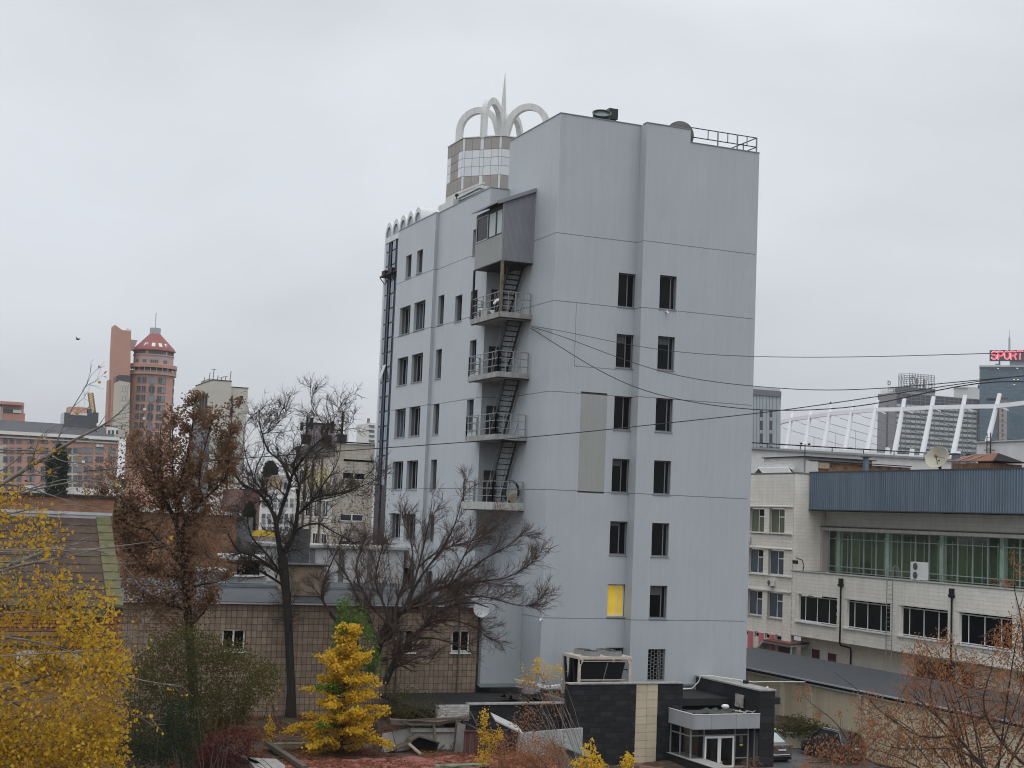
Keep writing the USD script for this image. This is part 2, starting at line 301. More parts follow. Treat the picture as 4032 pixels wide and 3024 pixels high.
def win_front(h, y, lit=None, bars=False, seed=0, div=True, sash='r'):
    """Window in a wall facing the camera: reveal, frame, panes, sill; opens to a dark room."""
    x0, z0, x1, z1 = h; rr = random.Random(seed)
    w = part('window', M().prism(sbox(x0, z0, x1, z1).difference(sbox(x0 + .07, z0 + .07, x1 - .07, z1 - .07)), 'y', y + 0.22, y + 0.29), FRAMEG if lit is None else FRAMEW, ob)
    xm = x0 + (x1 - x0) * (0.60 if sash == 'r' else 0.74)
    fr = M().box(xm - .03, xm + .03, y + 0.215, y + 0.285, z0 + .07, z1 - .07)
    part('frame', fr, FRAMEG if lit is None else FRAMEW, w)
    if lit:
        part('pane', M().box(x0 + .07, x1 - .07, y + 0.25, y + 0.26, z0 + .07, z1 - .07), lit, w, label='pane lit yellow from inside')
        part('frame', M().prism(sbox(x0 + .03, z0 + .03, x1 - .03, z1 - .03).difference(sbox(x0 + .1, z0 + .1, x1 - .1, z1 - .1)), 'y', y + 0.19, y + 0.21), FRAMEW, w)
    else:
        part('pane', M().box(x0 + .07, xm - .03, y + 0.25, y + 0.26, z0 + .07, z1 - .07), GLASSD, w)
        part('pane', M().box(xm + .03, x1 - .07, y + 0.25, y + 0.26, z0 + .07, z1 - .07), GLASSD, w)
        k = rr.random()
        if k < 0.45:
            part('blind', M().box(x0 + .1, xm - .05, y + 0.243, y + 0.248, z1 - .1 - 0.35 * rr.random() - .15, z1 - .09), CURTAIN, w)
    part('sill', M().box(x0 - .04, x1 + .03, y - 0.05, y + 0.24, z0 - 0.06, z0 - 0.002), RIB, w)
    if bars:
        g = M(); nx, nz = 5, 8; dx = (x1 - x0 - .1) / nx; dz = (z1 - z0 - .1) / nz
        for i in range(nx + 1): g.box(x0 + .05 + i * dx - .012, x0 + .05 + i * dx + .012, y + .10, y + .125, z0 + .05, z1 - .05)
        for i in range(nx):
            for j in range(nz):
                zz = z0 + .05 + (j + (0.5 if i % 2 else 0.0)) * dz
                g.box(x0 + .05 + i * dx, x0 + .05 + (i + 1) * dx, y + .103, y + .122, zz - .012, zz + .012)
        part('window_grille', g, RAILG, w)
YELLOW = mat('yellow_lit_curtain', (0.75, 0.52, 0.06), 0.6, 0.14, 1.2, emit=((0.75, 0.48, 0.045), 0.20))
for i, h in enumerate(F1h): win_front(h, YF1, lit=YELLOW if i == 5 else None, seed=i)
for i, h in enumerate(F2h): win_front(h, YF2, bars=(i == 6), seed=20 + i, sash='l')

def win_side(h, x, seed, kind):
    """Deep-set window in the side wall (faces -x)."""
    y0, z0, y1, z1 = h; rr = random.Random(seed); d = 0.42 if kind == 'pair' else 0.34
    w = part('window', M().prism(sbox(y0, z0, y1, z1).difference(sbox(y0 + .06, z0 + .06, y1 - .06, z1 - .06)), 'x', x + d, x + d + .07), FRAMEA if kind == 'pair' else FRAMEG, ob)
    n = 3 if y1 - y0 > 1.6 else 2
    ys = np.linspace(y0 + .06, y1 - .06, n + 1)
    for k in range(1, n): part('frame', M().box(x + d - .01, x + d + .06, ys[k] - .03, ys[k] + .03, z0 + .06, z1 - .06), FRAMEA, w)
    for k in range(n):
        light = rr.random() < (0.3 if kind == 'pair' else 0.1)
        part('pane', M().box(x + d + .03, x + d + .04, ys[k] + .03, ys[k + 1] - .03, z0 + .06, z1 - .06), GLASSB if light else GLASSD, w)
    part('reveal', M().box(x + .205, x + d, y1 + 0.001, y1 + .02, z0, z1).box(x + .205, x + d, y0 - .02, y0 - 0.001, z0, z1).box(x + .205, x + d, y0, y1, z1 + .001, z1 + .02), CLAD, w)
    part('sill', M().box(x - 0.05, x + d, y0 - .03, y1 + .03, z0 - 0.06, z0 - 0.002), RIB, w)
for i, h in enumerate(WLh): win_side(h, XWL, 100 + i, 'pair')
for i, h in enumerate(WRh): win_side(h, XWR, 200 + i, 'one')
# low box at the foot of the notch, with a sheet-metal drip edge
part('porch_box', M().box(33.75, X0 - 0.01, 82.85, 87.6, 1.95, 7.8), CLAD, ob)
part('porch_roof', M().box(33.7, X0 - 0.012, 82.8, 87.6, 7.802, 7.86), RIB, ob)
part('drip_edge', M().hexa([(33.55, 82.35, 1.78), (36.3, 82.35, 1.78), (36.3, 82.84, 1.9), (33.55, 82.84, 1.9), (33.55, 82.35, 1.82), (36.3, 82.35, 1.82), (36.3, 82.84, 1.96), (33.55, 82.84, 1.96)]), mat('green_grey_sheet', (0.12, 0.15, 0.15), 0.5), ob)

# ---------------------------------------------------------------- fire escape stair in the notch
fe = thing('fire_escape', 'steel fire stair with four railed concrete landings and a glazed ribbed booth on top', 'fire stair', (35.2, 85, 12.3), )
LX0, LX1, LY0, LY1 = 34.2, X0 - 0.015, 83.2, 87.66
ZL = [12.84, 17.0, 20.86, 24.58]                           # walking levels
def railing(z, par):
    g = M(); H = 1.28
    def run(p, q, n, both):
        p, q = np.array(p), np.array(q)
        for hh in (H, H * .66, H * .3): g.bar((*p, z + hh), (*q, z + hh), 0.045)
        for k in range(n + 1):
            c = p + (q - p) * k / n; thick = 0.07 if k in both else 0.035
            g.bar((*c, z), (*c, z + H), thick)
    run((LX0 + .05, LY0 + .06), (LX1 - .1, LY0 + .06), 4, (0, 2, 4))
    run((LX0 + .05, LY0 + .06), (LX0 + .05, LY1 + .5), 5, (0, 5))
    run((LX0 + .05, LY1 + .5), (LX0 + .75, LY1 + .5), 1, (0, 1))
    part('railing', g, RAILG, par)
for k, z in enumerate(ZL):
    t = 0.47 if k == 0 else 0.33
    ld = part('landing', M().prism([(LX0, LY0), (LX1, LY0), (LX1, LY1), (XWR - 0.02, LY1), (XWR - 0.02, LY1 + .55), (LX0, LY1 + .55)], 'z', z - t, z), CONCL if k == 0 else CONC, fe)
    part('edge_beam', M().box(LX0 + .06, LX1, LY0 + .05, LY0 + .12, z - t - .06, z - t).box(LX0 + .06, LX0 + .13, LY0 + .12, LY1 + .5, z - t - .06, z - t), STEELD, ld)
    railing(z, ld)
    part('exit_door', M().box(X0 - .98, X0 - .12, YW - 0.05, YW - 0.003, z, z + 2.05), mat('door_%d' % k, (0.035, 0.032, 0.03), 0.6), fe)
    # flight up from this landing: rises towards the camera
    z1 = ZL[k + 1] if k < 3 else 28.15
    yb, yt = 86.7, 84.3; xa, xb = X0 - 1.08, X0 - 0.16; n = 12
    fl = part('stair_flight', M().bar((xa, yb, z + .05), (xa, yt, z1 - .05), 0.06, 0.22).bar((xb, yb, z + .05), (xb, yt, z1 - .05), 0.06, 0.22), STEELD, fe)
    for i in range(1, n):
        s = i / n; y = yb + (yt - yb) * s; zz = z + (z1 - z) * s
        part('tread', M().box(xa + .03, xb - .03, y - .14, y + .14, zz - .045, zz), STEELD, fl)
    part('handrail', M().tube([(xa, yb, z + 1.0), (xa, yt, z1 + .9)], 0.025).bar((xa, yb - .5, z + 1.0 + .8), (xa, yb - .5, z + .9), .05).tube([(xb, yb, z + 1.0), (xb, yt, z1 + .9)], 0.022).bar((xa, yt + .7, z1 - 1.0), (xa, yt + .7, z1 - .1), 0.045), RAILG, fl)
# booth
BZ0, BZ1, BY0 = 27.8, 31.42, 83.36
part('booth_floor', M().box(LX0, LX1, BY0, LY1 + .15, BZ0 - .06, BZ0 - 0.004), STEELD, fe)
rb = M(); nx = 26
pts = []
xs = np.linspace(LX0 + .02, LX1 - .01, nx * 4 + 1)
prof = [(x, BY0 - (0.045 if (i % 4) in (1, 2) else 0.0)) for i, x in enumerate(xs)]
poly = Polygon(prof + [(xs[-1], BY0 + .05), (xs[0], BY0 + .05)])
t = trimesh.creation.extrude_polygon(poly, 1.0, engine='earcut'); v = np.array(t.vertices)
zt_ = 31.42 + (v[:, 0] - LX0) / (LX1 - LX0) * 1.0
v[:, 2] = np.where(v[:, 2] > .5, zt_, BZ0)
part('ribbed_wall', M().add(v, np.array(t.faces)), RIB, fe)
part('corner_trim', M().box(LX0 - .02, LX0 + .05, BY0 - .06, BY0 + .02, BZ0, 31.40).box(LX1 - .05, LX1, BY0 - .06, BY0 - .045, BZ0, 32.3), RIB, fe)
part('side_panel', M().box(LX0, LX0 + .06, BY0 + .05, LY1 + .15, BZ0, 29.46), BOOTHP, fe)
wy = [BY0 + .05, 84.45, 85.75, LY1 + .12]
wn = part('booth_window', M().prism(sbox(wy[0], 29.46, wy[3], 31.35).difference(unary_union([sbox(a + .1, 29.56, b - .1, 31.05) for a, b in zip(wy, wy[1:])])), 'x', LX0 + .005, LX0 + .07), STEELD, fe)
for a, b, mm in zip(wy, wy[1:], (BLIND, BLIND, GLASSD)): part('pane', M().box(LX0 + .03, LX0 + .04, a + .1, b - .1, 29.56, 31.05), mm, wn)
part('frame', M().prism(sbox(wy[2] + .06, 29.5, wy[3] - .04, 31.1).difference(sbox(wy[2] + .12, 29.56, wy[3] - .1, 31.05)), 'x', LX0 - .012, LX0 + .004), FRAMEA, wn)
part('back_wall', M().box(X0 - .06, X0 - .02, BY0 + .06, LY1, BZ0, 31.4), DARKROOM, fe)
part('booth_roof', M().hexa([(LX0 - .42, BY0 - .12, 31.36), (LX1, BY0 - .12, 32.46), (LX1, LY1 + .05, 32.46), (LX0 - .42, LY1 + .05, 31.36), (LX0 - .42, BY0 - .12, 31.46), (LX1, BY0 - .12, 32.56), (LX1, LY1 + .05, 32.56), (LX0 - .42, LY1 + .05, 31.46)]), RIB, fe)
part('verge_trim', M().bar((LX0 - .43, BY0 - .14, 31.36), (LX1, BY0 - .14, 32.46), .03, .22), RIB, fe)
part('post', M().bar((LX0 + .07, BY0 - .06, 24.25), (LX0 + .07, BY0 - .06, BZ0 - .01), .16), STEELR, fe, label='rust-stained corner post under the booth')
part('post', M().bar((LX0 + .07, LY1 + .35, 24.25), (LX0 + .07, LY1 + .35, BZ0 - .01), .12), STEELD, fe)
part('side_panel', M().box(LX0, LX0 + .06, LY1 + .15, LY1 + .2, BZ0, 31.3), BOOTHP, fe)

# things on the landings
def split_unit(p, s, label, facing=(-1, 0, 0), group=None, fans=1, w=0.82, h=0.6, d=0.3):
    """Outdoor air-conditioner: case, round fan grille(s), feet; faces -y in its own axes, turned to "facing"."""
    f = np.asarray(facing, float); a = np.array([-f[1], f[0], 0.0]); z = np.array([0, 0, 1.0]); p = np.asarray(p, float)
    A = thing('air_conditioner', label, 'air conditioner', p, group)
    def B(u0, u1, v0, v1, w0, w1):
        P = lambda u, v_, w_: p + s * (a * u - f * v_ + z * w_)
        return M().hexa([P(u0, v0, w0), P(u1, v0, w0), P(u1, v1, w0), P(u0, v1, w0), P(u0, v0, w1), P(u1, v0, w1), P(u1, v1, w1), P(u0, v1, w1)])
    part('casing', B(-w / 2, w / 2, 0, d, .05, h + .05), WHITEP, A)
    for k in range(fans):
        cz = .05 + h * (k + .5) / fans; cu = -w * (.14 if fans == 1 else .12); r = min(h / fans, w) * .40
        c = p + s * (a * cu + f * 0.012 + z * cz)
        part('fan_opening', M().lathe([(0, 0), (r * s, 0), (r * s, -.01)], c, f, 20), BLACKM, A)
        g = M()
        for q in (1, .66, .33): g.lathe([(r * s * q, .012), (r * s * q - .015 * s, .02), (r * s * q - .015 * s, .0)], c, f, 20)
        part('fan_grille', g, FRAMEA, A)
    part('foot', B(-w * .35, -w * .25, 0, d, 0, .05), STEELD, A); part('foot', B(w * .25, w * .35, 0, d, 0, .05), STEELD, A)
    return A
split_unit((34.55, 87.3, 24.59), 1.0, 'white outdoor unit on the topmost open landing, nearest its railing', (-1, 0, 0))
split_unit((35.0, 86.9, 24.59), 0.85, 'greyish outdoor unit behind the white one on the topmost landing', (-.7, -.7, 0))
tor = M()
for k in range(5):
    th = np.linspace(0, 2 * math.pi, 40); rr_ = .62 + .03 * (k % 3)
    tor.tube(np.stack([35.75 + rr_ * np.cos(th) * .75, 83.75 + .07 * k + 0 * th, 13.52 + rr_ * np.sin(th)], 1), 0.035, 6, cap=False)
top('cable_coil', tor, RUBBER, 'big coil of thick black cable standing on the lowest landing', 'cable coil')
dr = thing('cable_reel', 'small tan round reel end beside the black cable coil on the lowest landing', 'reel', (35.9, 83.5, 12.86))
part('reel_disc', M().lathe([(0, 0), (.28, 0), (.30, .02), (.28, .05), (0, .05)], (35.75, 83.62, 13.15), (0, -1, 0), 24), mat('tan_board', (0.33, 0.25, 0.16), 0.8, 0.3, 3), dr)
part('reel_core', M().cyl((35.75, 83.62, 13.15), (35.75, 84.0, 13.15), .16, 16), STEELD, dr)
top('rag', M().tube([(34.12, 83.32, 25.32), (34.05, 83.3, 25.25), (33.95, 83.3, 25.2), (33.86, 83.32, 25.05), (33.80, 83.32, 24.98)], [.05, .09, .08, .10, .05], 8), WHITEP, 'white rag tied to the rusty corner post of the fire stair', 'rag', smooth=True)

# roof things
fl = thing('roof_floodlight', 'dark green drum floodlight on the tower roof edge', 'floodlight', (40.5, 81.2, 36.4))
GREEN = mat('dark_green_enamel', (0.02, 0.035, 0.034), 0.35, 0.2)
part('stand', M().bar((40.3, 81.2, 36.3), (40.3, 81.2, 37.0), .12).bar((39.9, 81.2, 36.3), (40.3, 81.2, 36.95), .06), GREEN, fl)
part('drum', M().lathe([(0, .0), (.50, .02), (.56, .1), (.56, .62), (.60, .64), (.60, .70), (.53, .70), (.50, .6), (0, .35)], (39.68, 81.2, 36.72), (-.22, -.55, .8), 28), GREEN, fl, smooth=35)
part('lens', M().lathe([(0, .50), (.46, .57)], (39.68, 81.2, 36.72), (-.22, -.55, .8), 24), mat('lens_glass', (.10, .12, .125), .15), fl)
part('ballast_box', M().box(40.12, 40.72, 80.95, 81.45, 37.05, 37.72), GREEN, fl)
ds = thing('satellite_dish', 'grey satellite dish at the roof railing corner, its back to the camera', 'satellite dish', (45.0, 80.5, 35.7))
DISHG = mat('grey_dish', (0.13, 0.13, 0.128), 0.6, 0.1)
cx = np.array([45.02, 80.6, 36.50])
part('reflector', M().lathe([(0, 0), (.45, .06), (.75, .16), (.93, .27), (.95, .26), (.95, .30), (.92, .31), (.74, .20), (.44, .10), (0, .04)], cx, (.25, .93, .30), 36), DISHG, ds, smooth=40)
part('mount', M().bar(cx + [0, .1, 0], (45.1, 80.9, 35.7), .1).bar(cx + [.1, -.05, -.2], cx + [.35, -.02, -.55], .07), DISHG, ds)
rl = thing('roof_railing', 'thin steel railing round the lower roof corner beside the dish', 'railing', (47.5, 82, 35.8))
g = M(); ry, rx = YF2 + .12, XR - .15
for hh in (1.0, .4): g.bar((45.1, ry, ZTB + hh), (rx, ry, ZTB + hh), .05).bar((rx, ry, ZTB + hh), (rx, 86, ZTB + hh), .05)
part('rail', g, STEELD, rl)
for i, x in enumerate(np.linspace(46.3, rx, 6)):
    big = i % 2 == 1
    part('post' if big else 'baluster', M().bar((x, ry, ZTB + (.05 if big else .4)), (x, ry, ZTB + 1.0), .07 if big else .05), RAILG, rl)
for i, y in enumerate((80.9, 82.6, 84.3, 86)): part('post', M().bar((rx, y, ZTB + .05), (rx, y, ZTB + 1.0), .06), RAILG, rl)
cm = M().box(43.55, 43.67, YF2 - .2, YF2 - .02, 24.93, 25.0).lathe([(0, 0), (.06, 0), (.06, .14), (0, .16)], (43.6, YF2 - .2, 24.88), (0, -.9, -.4), 10)
top('security_camera', cm, WHITEP, 'tiny white camera under the top right window of the tower', 'camera')
top('security_camera', M().box(X0 - .1, X0 + .02, YF1 - .06, YF1 + .05, 6.0, 6.12).lathe([(0, 0), (.07, 0), (.07, .12), (0, .14)], (X0 - .1, YF1 - .05, 5.98), (-.6, -.7, -.3), 10), WHITEP, 'small white camera on the tower corner edge, low down', 'camera')
# ---------------------------------------------------------------- ground
ASPH = mat('wet_asphalt', (0.075, 0.077, 0.08), 0.55, 0.25, 0.6, bump=0.15, bscale=30)
EARTH = mat('leafy_earth', (0.055, 0.042, 0.03), 0.95, 0.4, 1.2, bump=0.6, bscale=6, tint=((0.14, 0.075, 0.03), 2.5, 0.52))
gx = np.concatenate([[-1500, -800, -200, -60], np.arange(-20, 70, 2.0), [80, 120, 300, 1000, 2200]])
gy = np.concatenate([[-400, -50, 0], np.arange(20, 110, 2.0), [120, 160, 300, 800, 1400, 2400]])
def gz(x, y):
    """Ground height: a car park on the right, a rough yard two metres higher on the left."""
    x, y = np.asarray(x, float), np.asarray(y, float)
    st_ = lambda t: np.clip(t, 0, 1) ** 2 * (3 - 2 * np.clip(t, 0, 1))
    near = st_((y - 30) / 25) * st_((140 - y) / 30)
    k = st_((47.0 - x) / 2.0) * .8 + st_((34.5 - x) / 4.0) * 1.35
    k = k + st_((y - 76) / 5) * st_((34 - x) / 3) * .3
    return -2.3 + near * (k + (k > .05) * (0.10 * np.sin(x * .9 + 1) * np.sin(y * .7) + 0.08 * np.sin(x * 2.1) * np.cos(y * 1.7)))
GX, GY = np.meshgrid(gx, gy, indexing='ij'); GZ = gz(GX, GY)
n1, n2 = GX.shape; ii, jj = np.meshgrid(np.arange(n1 - 1), np.arange(n2 - 1), indexing='ij'); q = (ii * n2 + jj).ravel()
top('ground', M().add(np.stack([GX, GY, GZ], -1).reshape(-1, 3), np.concatenate([np.stack([q, q + n2, q + n2 + 1], 1), np.stack([q, q + n2 + 1, q + 1], 1)])), EARTH, kind='structure', label='rough leaf-strewn ground among the buildings', smooth=True)
px_, py_ = np.meshgrid(np.linspace(47.6, 58.0, 3), np.linspace(40, 100, 3), indexing='ij')
top('car_park', M().box(47.5, 58.2, 40, 110, -2.31, -2.285), ASPH, kind='structure', label='wet asphalt car park between the black annex and the beige garage wall')
top('paving', M().box(39.0, 47.4, 60, 74.6, -1.75, -1.50), mat('red_paving', (0.16, 0.085, 0.07), 0.85, 0.25, 3, bump=0.2), kind='structure', label='reddish paving in front of the black annex')

# ---------------------------------------------------------------- black annex with entrance
an = thing('entrance_annex', 'low annex tiled in black slate, with a cream tile stripe and glazed corner entrance', 'building', (41, 75, -1.6))
SLATE = [mat('slate_%d' % i, c, 0.55, 0.25, 2.2, bump=0.25, bscale=10, stretch=(1, 1, 4), tint=((0.05, 0.052, 0.056), 3.0, 0.60 + .04 * i)) for i, c in enumerate([(0.014, 0.0145, 0.0165), (0.010, 0.0105, 0.012), (0.020, 0.021, 0.024)])]
CREAMT = [mat('cream_tile_%d' % i, c, 0.6, 0.06, 3, streak=.08) for i, c in enumerate([(0.50, 0.43, 0.32), (0.47, 0.40, 0.295)])]
AX0, AX1, AYF, AZT = 35.85, 43.0, 74.7, 2.86
part('wall_core', M().box(AX0 + .05, AX1 - .05, AYF + .05, AYF + .4, -2.2, AZT - .002).box(AX0 + .05, AX0 + .4, AYF + .4, 79.6, -2.2, 1.9), DARKCORE, an)
rr = random.Random(5)
def tiles_front(x0, x1, z0, z1, y, w, h, gap, th, stag=True):
    out = []; nz = int(round((z1 - z0) / h)); h = (z1 - z0) / nz
    for j in range(nz):
        x = x0 - (w * ((j * 0.37) % 1.0) if stag else 0)
        while x < x1 - 0.02:
            a, b = max(x, x0), min(x + w, x1)
            if b - a > 0.03: out.append(M().box(a + gap / 2, b - gap / 2, y - th - rr.random() * .006, y + .04, z0 + j * h + gap / 2, z0 + (j + 1) * h - gap / 2))
            x += w
    return out
def tiles_side(y0, y1, z0, z1, x, w, h, gap, th, sgn=-1, stag=True):
    out = []; nz = int(round((z1 - z0) / h)); h = (z1 - z0) / nz
    for j in range(nz):
        y = y0 - (w * ((j * 0.41) % 1.0) if stag else 0)
        while y < y1 - 0.02:
            a, b = max(y, y0), min(y + w, y1)
            if b - a > 0.03: out.append(M().box(x - .04 * sgn if sgn < 0 else x - .04, x + sgn * (th + rr.random() * .006), a + gap / 2, b - gap / 2, z0 + j * h + gap / 2, z0 + (j + 1) * h - gap / 2))
            y += w
    return out
SX0, SX1 = 39.98, 41.36
pieces('slate_tile', tiles_front(AX0, SX0 - .01, -1.62, AZT, AYF, 0.72, 0.30, 0.010, 0.03) + tiles_front(SX1 + .01, AX1, -1.62, AZT, AYF, 0.72, 0.30, 0.010, 0.03) + tiles_side(AYF, 75.4, -1.6, AZT, AX1 - .04, .7, .3, .01, .03, 1) + tiles_side(AYF, 75.4, -1.6, AZT, AX0 + .04, .7, .3, .01, .03, -1), SLATE, an)
pieces('cream_tile', tiles_front(SX0, SX1, -1.62, AZT, AYF - .01, 0.69, 0.43, 0.014, 0.03, stag=False), CREAMT, an)
part('wall_coping', M().box(AX0 - .1, AX1 + .05, AYF - .1, AYF + .5, AZT + .004, AZT + .075), CONC, an)
part('annex_roof', M().box(AX0 + .4, 49.9, AYF + .41, 79.1, 1.55, 1.95).box(36.4, 41.8, 79.1, 79.95, 1.5, 1.94), ROOFD, an)
part('roof_flashing', M().box(43.05, 46.3, 79.02, 79.16, 1.96, 2.3).box(43.05, 46.3, 78.98, 79.02, 2.2, 2.26), FRAMEG, an)
# side wall of the porch
WX0, WX1 = 46.42, 47.42
part('wall_core', M().box(WX0 + .05, WX1 - .05, 72.0, 79.1, -2.3, 2.74), DARKCORE, an)
pieces('slate_tile', tiles_front(WX0, WX1, -2.25, 2.74, 71.98, 1.01, 0.44, 0.014, 0.04, stag=False) + tiles_side(72.0, 79.1, 0.4, 2.74, WX0 + .06, 1.4, .58, .006, .02, -1), SLATE, an)
part('wall_coping', M().box(WX0 - .06, WX1 + .06, 71.88, 79.12, 2.745, 2.83), CONC, an)
# canopy
CX0, CY0, CZ0, CZ1 = 42.1, 71.85, 0.69, 1.49
part('canopy_slab', M().box(CX0 + .04, WX0, CY0 + .04, 79.0, CZ0 + .02, CZ1 - .22), DARKCORE, an)
CAN = mat('canopy_panel', (0.29, 0.305, 0.32), 0.45, 0.05, 1, streak=.06)
xs = [CX0 + .045, 43.25, 44.85, WX0 - .01]
for a, b in zip(xs, xs[1:]): part('canopy_panel', M().box(a + .008, b - .008, CY0, CY0 + .035, CZ0, CZ1), CAN, an)
part('canopy_panel', M().box(CX0, CX0 + .04, CY0, AYF - .05, CZ0, CZ1), CAN, an)
part('canopy_trim', M().box(CX0 - .01, WX0 - .01, CY0 - .012, CY0 + .06, CZ1 + .002, CZ1 + .03).box(CX0 - .012, CX0 + .06, CY0 + .06, AYF - .04, CZ1 + .003, CZ1 + .031), WHITEP, an)
# glazed corner under the canopy
EY, EX, EZ0, EZ1 = 72.35, 42.25, -1.0, CZ0
part('plinth', M().box(EX - .15, 43.1, 69.5, 74.66, -1.75, EZ0 - .01), SLATE[1], an)
part('plinth_coping', M().box(EX - .2, 43.12, 69.45, 74.66, EZ0 - .008, EZ0 + .03), CONC, an)
fr = M()
for x in (EX, 43.08, 45.08, 45.95, WX0 - .04): fr.box(x - .04, x + .04, EY - .04, EY + .04, -1.5 if x > 43 else EZ0 + .03, EZ1 - .002)
for a, b in ((EX + .04, 43.04), (43.12, 45.04), (45.12, 45.91)): fr.box(a, b, EY - .035, EY + .035, .25, .32)
fr.box(45.12, 45.91, EY - .03, EY + .03, -1.5, -1.43).box(45.12, 45.91, EY - .03, EY + .03, -1.02, -.96)
for y in (73.5, 74.6): fr.box(EX - .04, EX + .04, y - .04, y + .04, EZ0 + .03, EZ1 - .002)
for a, b in ((EY + .05, 73.45), (73.55, 74.55)): fr.box(EX - .03, EX + .03, a, b, .22, .28)
part('entrance_frame', fr, mat('dark_alu_frame', (.20, .205, .205), .4), an)
for a, b in ((EX + .05, 43.03), (43.13, 45.03), (45.13, 45.9)): part('transom_pane', M().box(a, b, EY - .005, EY + .005, .33, EZ1 - .01), PANE, an)
part('pane', M().box(EX + .05, 43.03, EY - .005, EY + .005, EZ0 + .04, .245), PANE, an)
part('pane', M().box(45.13, 45.9, EY - .005, EY + .005, -.95, .245), PANE, an)
for a, b in ((EY + .05, 73.45), (73.55, 74.55)):
    part('pane', M().box(EX - .005, EX + .005, a, b, EZ0 + .04, .21), PANE, an); part('transom_pane', M().box(EX - .005, EX + .005, a, b, .29, EZ1 - .01), PANE, an)
for k, (a, b) in enumerate(((43.13, 44.075), (44.085, 45.03))):
    d = part('door', M().prism(sbox(a, -1.98, b, .24).difference(unary_union([sbox(a + .10, -1.40, b - .10, .12), sbox(a + .10, -1.88, b - .10, -1.5)])), 'y', EY - .05, EY + .01), WHITEP, an, label='white-framed glass door leaf, %s of the pair' % ('left' if k == 0 else 'right'))
    part('pane', M().box(a + .1, b - .1, EY - .025, EY - .015, -1.40, .12), PANE, d); part('pane', M().box(a + .1, b - .1, EY - .025, EY - .015, -1.88, -1.5), PANE, d)
    hx = (b - .07) if k == 0 else (a + .07); s = -1 if k == 0 else 1
    part('handle', M().tube([(hx, EY - .06, -1.15), (hx + s * .05, EY - .13, -1.15), (hx + s * .05, EY - .13, -1.55), (hx, EY - .06, -1.55)], .022), WHITEP, d)
WARM = mat('warm_lobby_wall', (0.20, 0.13, 0.085), 0.8, 0.2, 1)
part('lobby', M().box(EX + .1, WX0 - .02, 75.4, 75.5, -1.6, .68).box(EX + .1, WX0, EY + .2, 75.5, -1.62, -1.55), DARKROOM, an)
part('lobby_column', M().box(43.35, 43.95, 74.4, 74.8, -1.5, .66), WARM, an); part('lobby_column', M().box(44.6, 44.9, 74.0, 74.2, -1.5, -.2), CURTAIN, an)
part('door_notice', M().box(45.42, 45.62, EY - .012, EY - .008, -.33, -.23), mat('yellow_notice', (0.6, 0.36, 0.03), 0.6), an)
part('door_notice', M().box(45.40, 45.62, EY - .012, EY - .008, -.15, .2), CURTAIN, an)
# felt heap and insulation on the canopy
hp = M(); rng = np.random.default_rng(4)
def crumple(x0, x1, y0, y1, z, h, nx, ny, seed):
    X, Y = np.meshgrid(np.linspace(x0, x1, nx), np.linspace(y0, y1, ny), indexing='ij')
    Z = z + h * meshkit.fbm(np.stack([X * 2.2, Y * 2.2, 0 * X], -1), 4, seed)
    X = X + .12 * (meshkit.noise(np.stack([X * 3, Y * 3, Z], -1), seed + 9) - .5)
    v = np.stack([X, Y, Z], -1).reshape(-1, 3); i, j = np.meshgrid(np.arange(nx - 1), np.arange(ny - 1), indexing='ij'); k = (i * ny + j).ravel()
    f = np.concatenate([np.stack([k, k + ny, k + ny + 1], 1), np.stack([k, k + ny + 1, k + 1], 1)])
    return v, f
top('roofing_felt', M().add(*crumple(42.5, 45.6, 72.3, 74.0, 1.28, .42, 40, 24, 3)), mat('green_black_felt', (0.045, 0.052, 0.05), 0.75, 0.3, 2), 'crumpled dark roofing felt lying on the canopy behind its grey fascia', 'roofing felt', smooth=True)
INS = mat('torn_insulation', (0.32, 0.30, 0.27), 0.95, 0.3, 8, bump=0.5, tint=((0.05, 0.045, 0.04), 5, .55))
ins = M(); v, f = crumple(-.5, .5, -.45, .45, 0, .5, 16, 16, 8)
v2 = np.stack([WX0 - .12 + v[:, 2] * .12, 74.0 + v[:, 0] * .9, 1.95 + v[:, 1] * .8], 1); ins.add(v2, f); ins.add(v2 * [1, 1, 1] + [.06, 0, 0], f[:, ::-1])
top('insulation_scrap', ins, INS, 'torn pale insulation hanging off the inside of the porch side wall, upper piece', 'insulation')
ins = M().add(*crumple(45.2, 46.35, 72.2, 72.9, 1.35, .55, 18, 14, 12))
top('insulation_scrap', ins, INS, 'larger torn insulation sheet lying in the canopy corner', 'insulation')
top('plastic_bag', M().tm(trimesh.Trimesh(trimesh.creation.icosphere(2, .2).vertices * [1.2, .9, .7] * (1 + .3 * (meshkit.noise(trimesh.creation.icosphere(2, 1).vertices * 3, 2)[:, None] - .5)) + [45.0, 73.3, 1.72], trimesh.creation.icosphere(2).faces)), WHITEP, 'small white plastic bag on the felt on the canopy', 'bag', smooth=True)
pts = [(43.2, 78.9, 2.0), (45.2, 78.8, 2.02), (45.9, 78.6, 2.1), (46.2, 78.4, 2.5), (46.3, 78.3, 2.9), (46.8, 77.6, 2.93), (47.4, 75.0, 2.95), (47.5, 74.2, 2.98), (52, 80, 2.3), (57.9, 84.2, 1.75)]
top('white_cable', M().tube(pts, .035, 6), WHITEP, 'white cable looping over the black porch wall to the garage eave', 'cable')
top('junction_box', M().box(47.1, 47.35, 74.6, 74.85, 2.84, 3.02), BLACKM, 'small black box holding the white cable on the porch wall coping', 'junction box')
top('bulb', M().tm(trimesh.creation.icosphere(2, .07, ).apply_translation((47.0, 72.1, 2.92))), WHITEP, 'tiny white bulb at the front end of the porch wall coping', 'bulb', smooth=True)

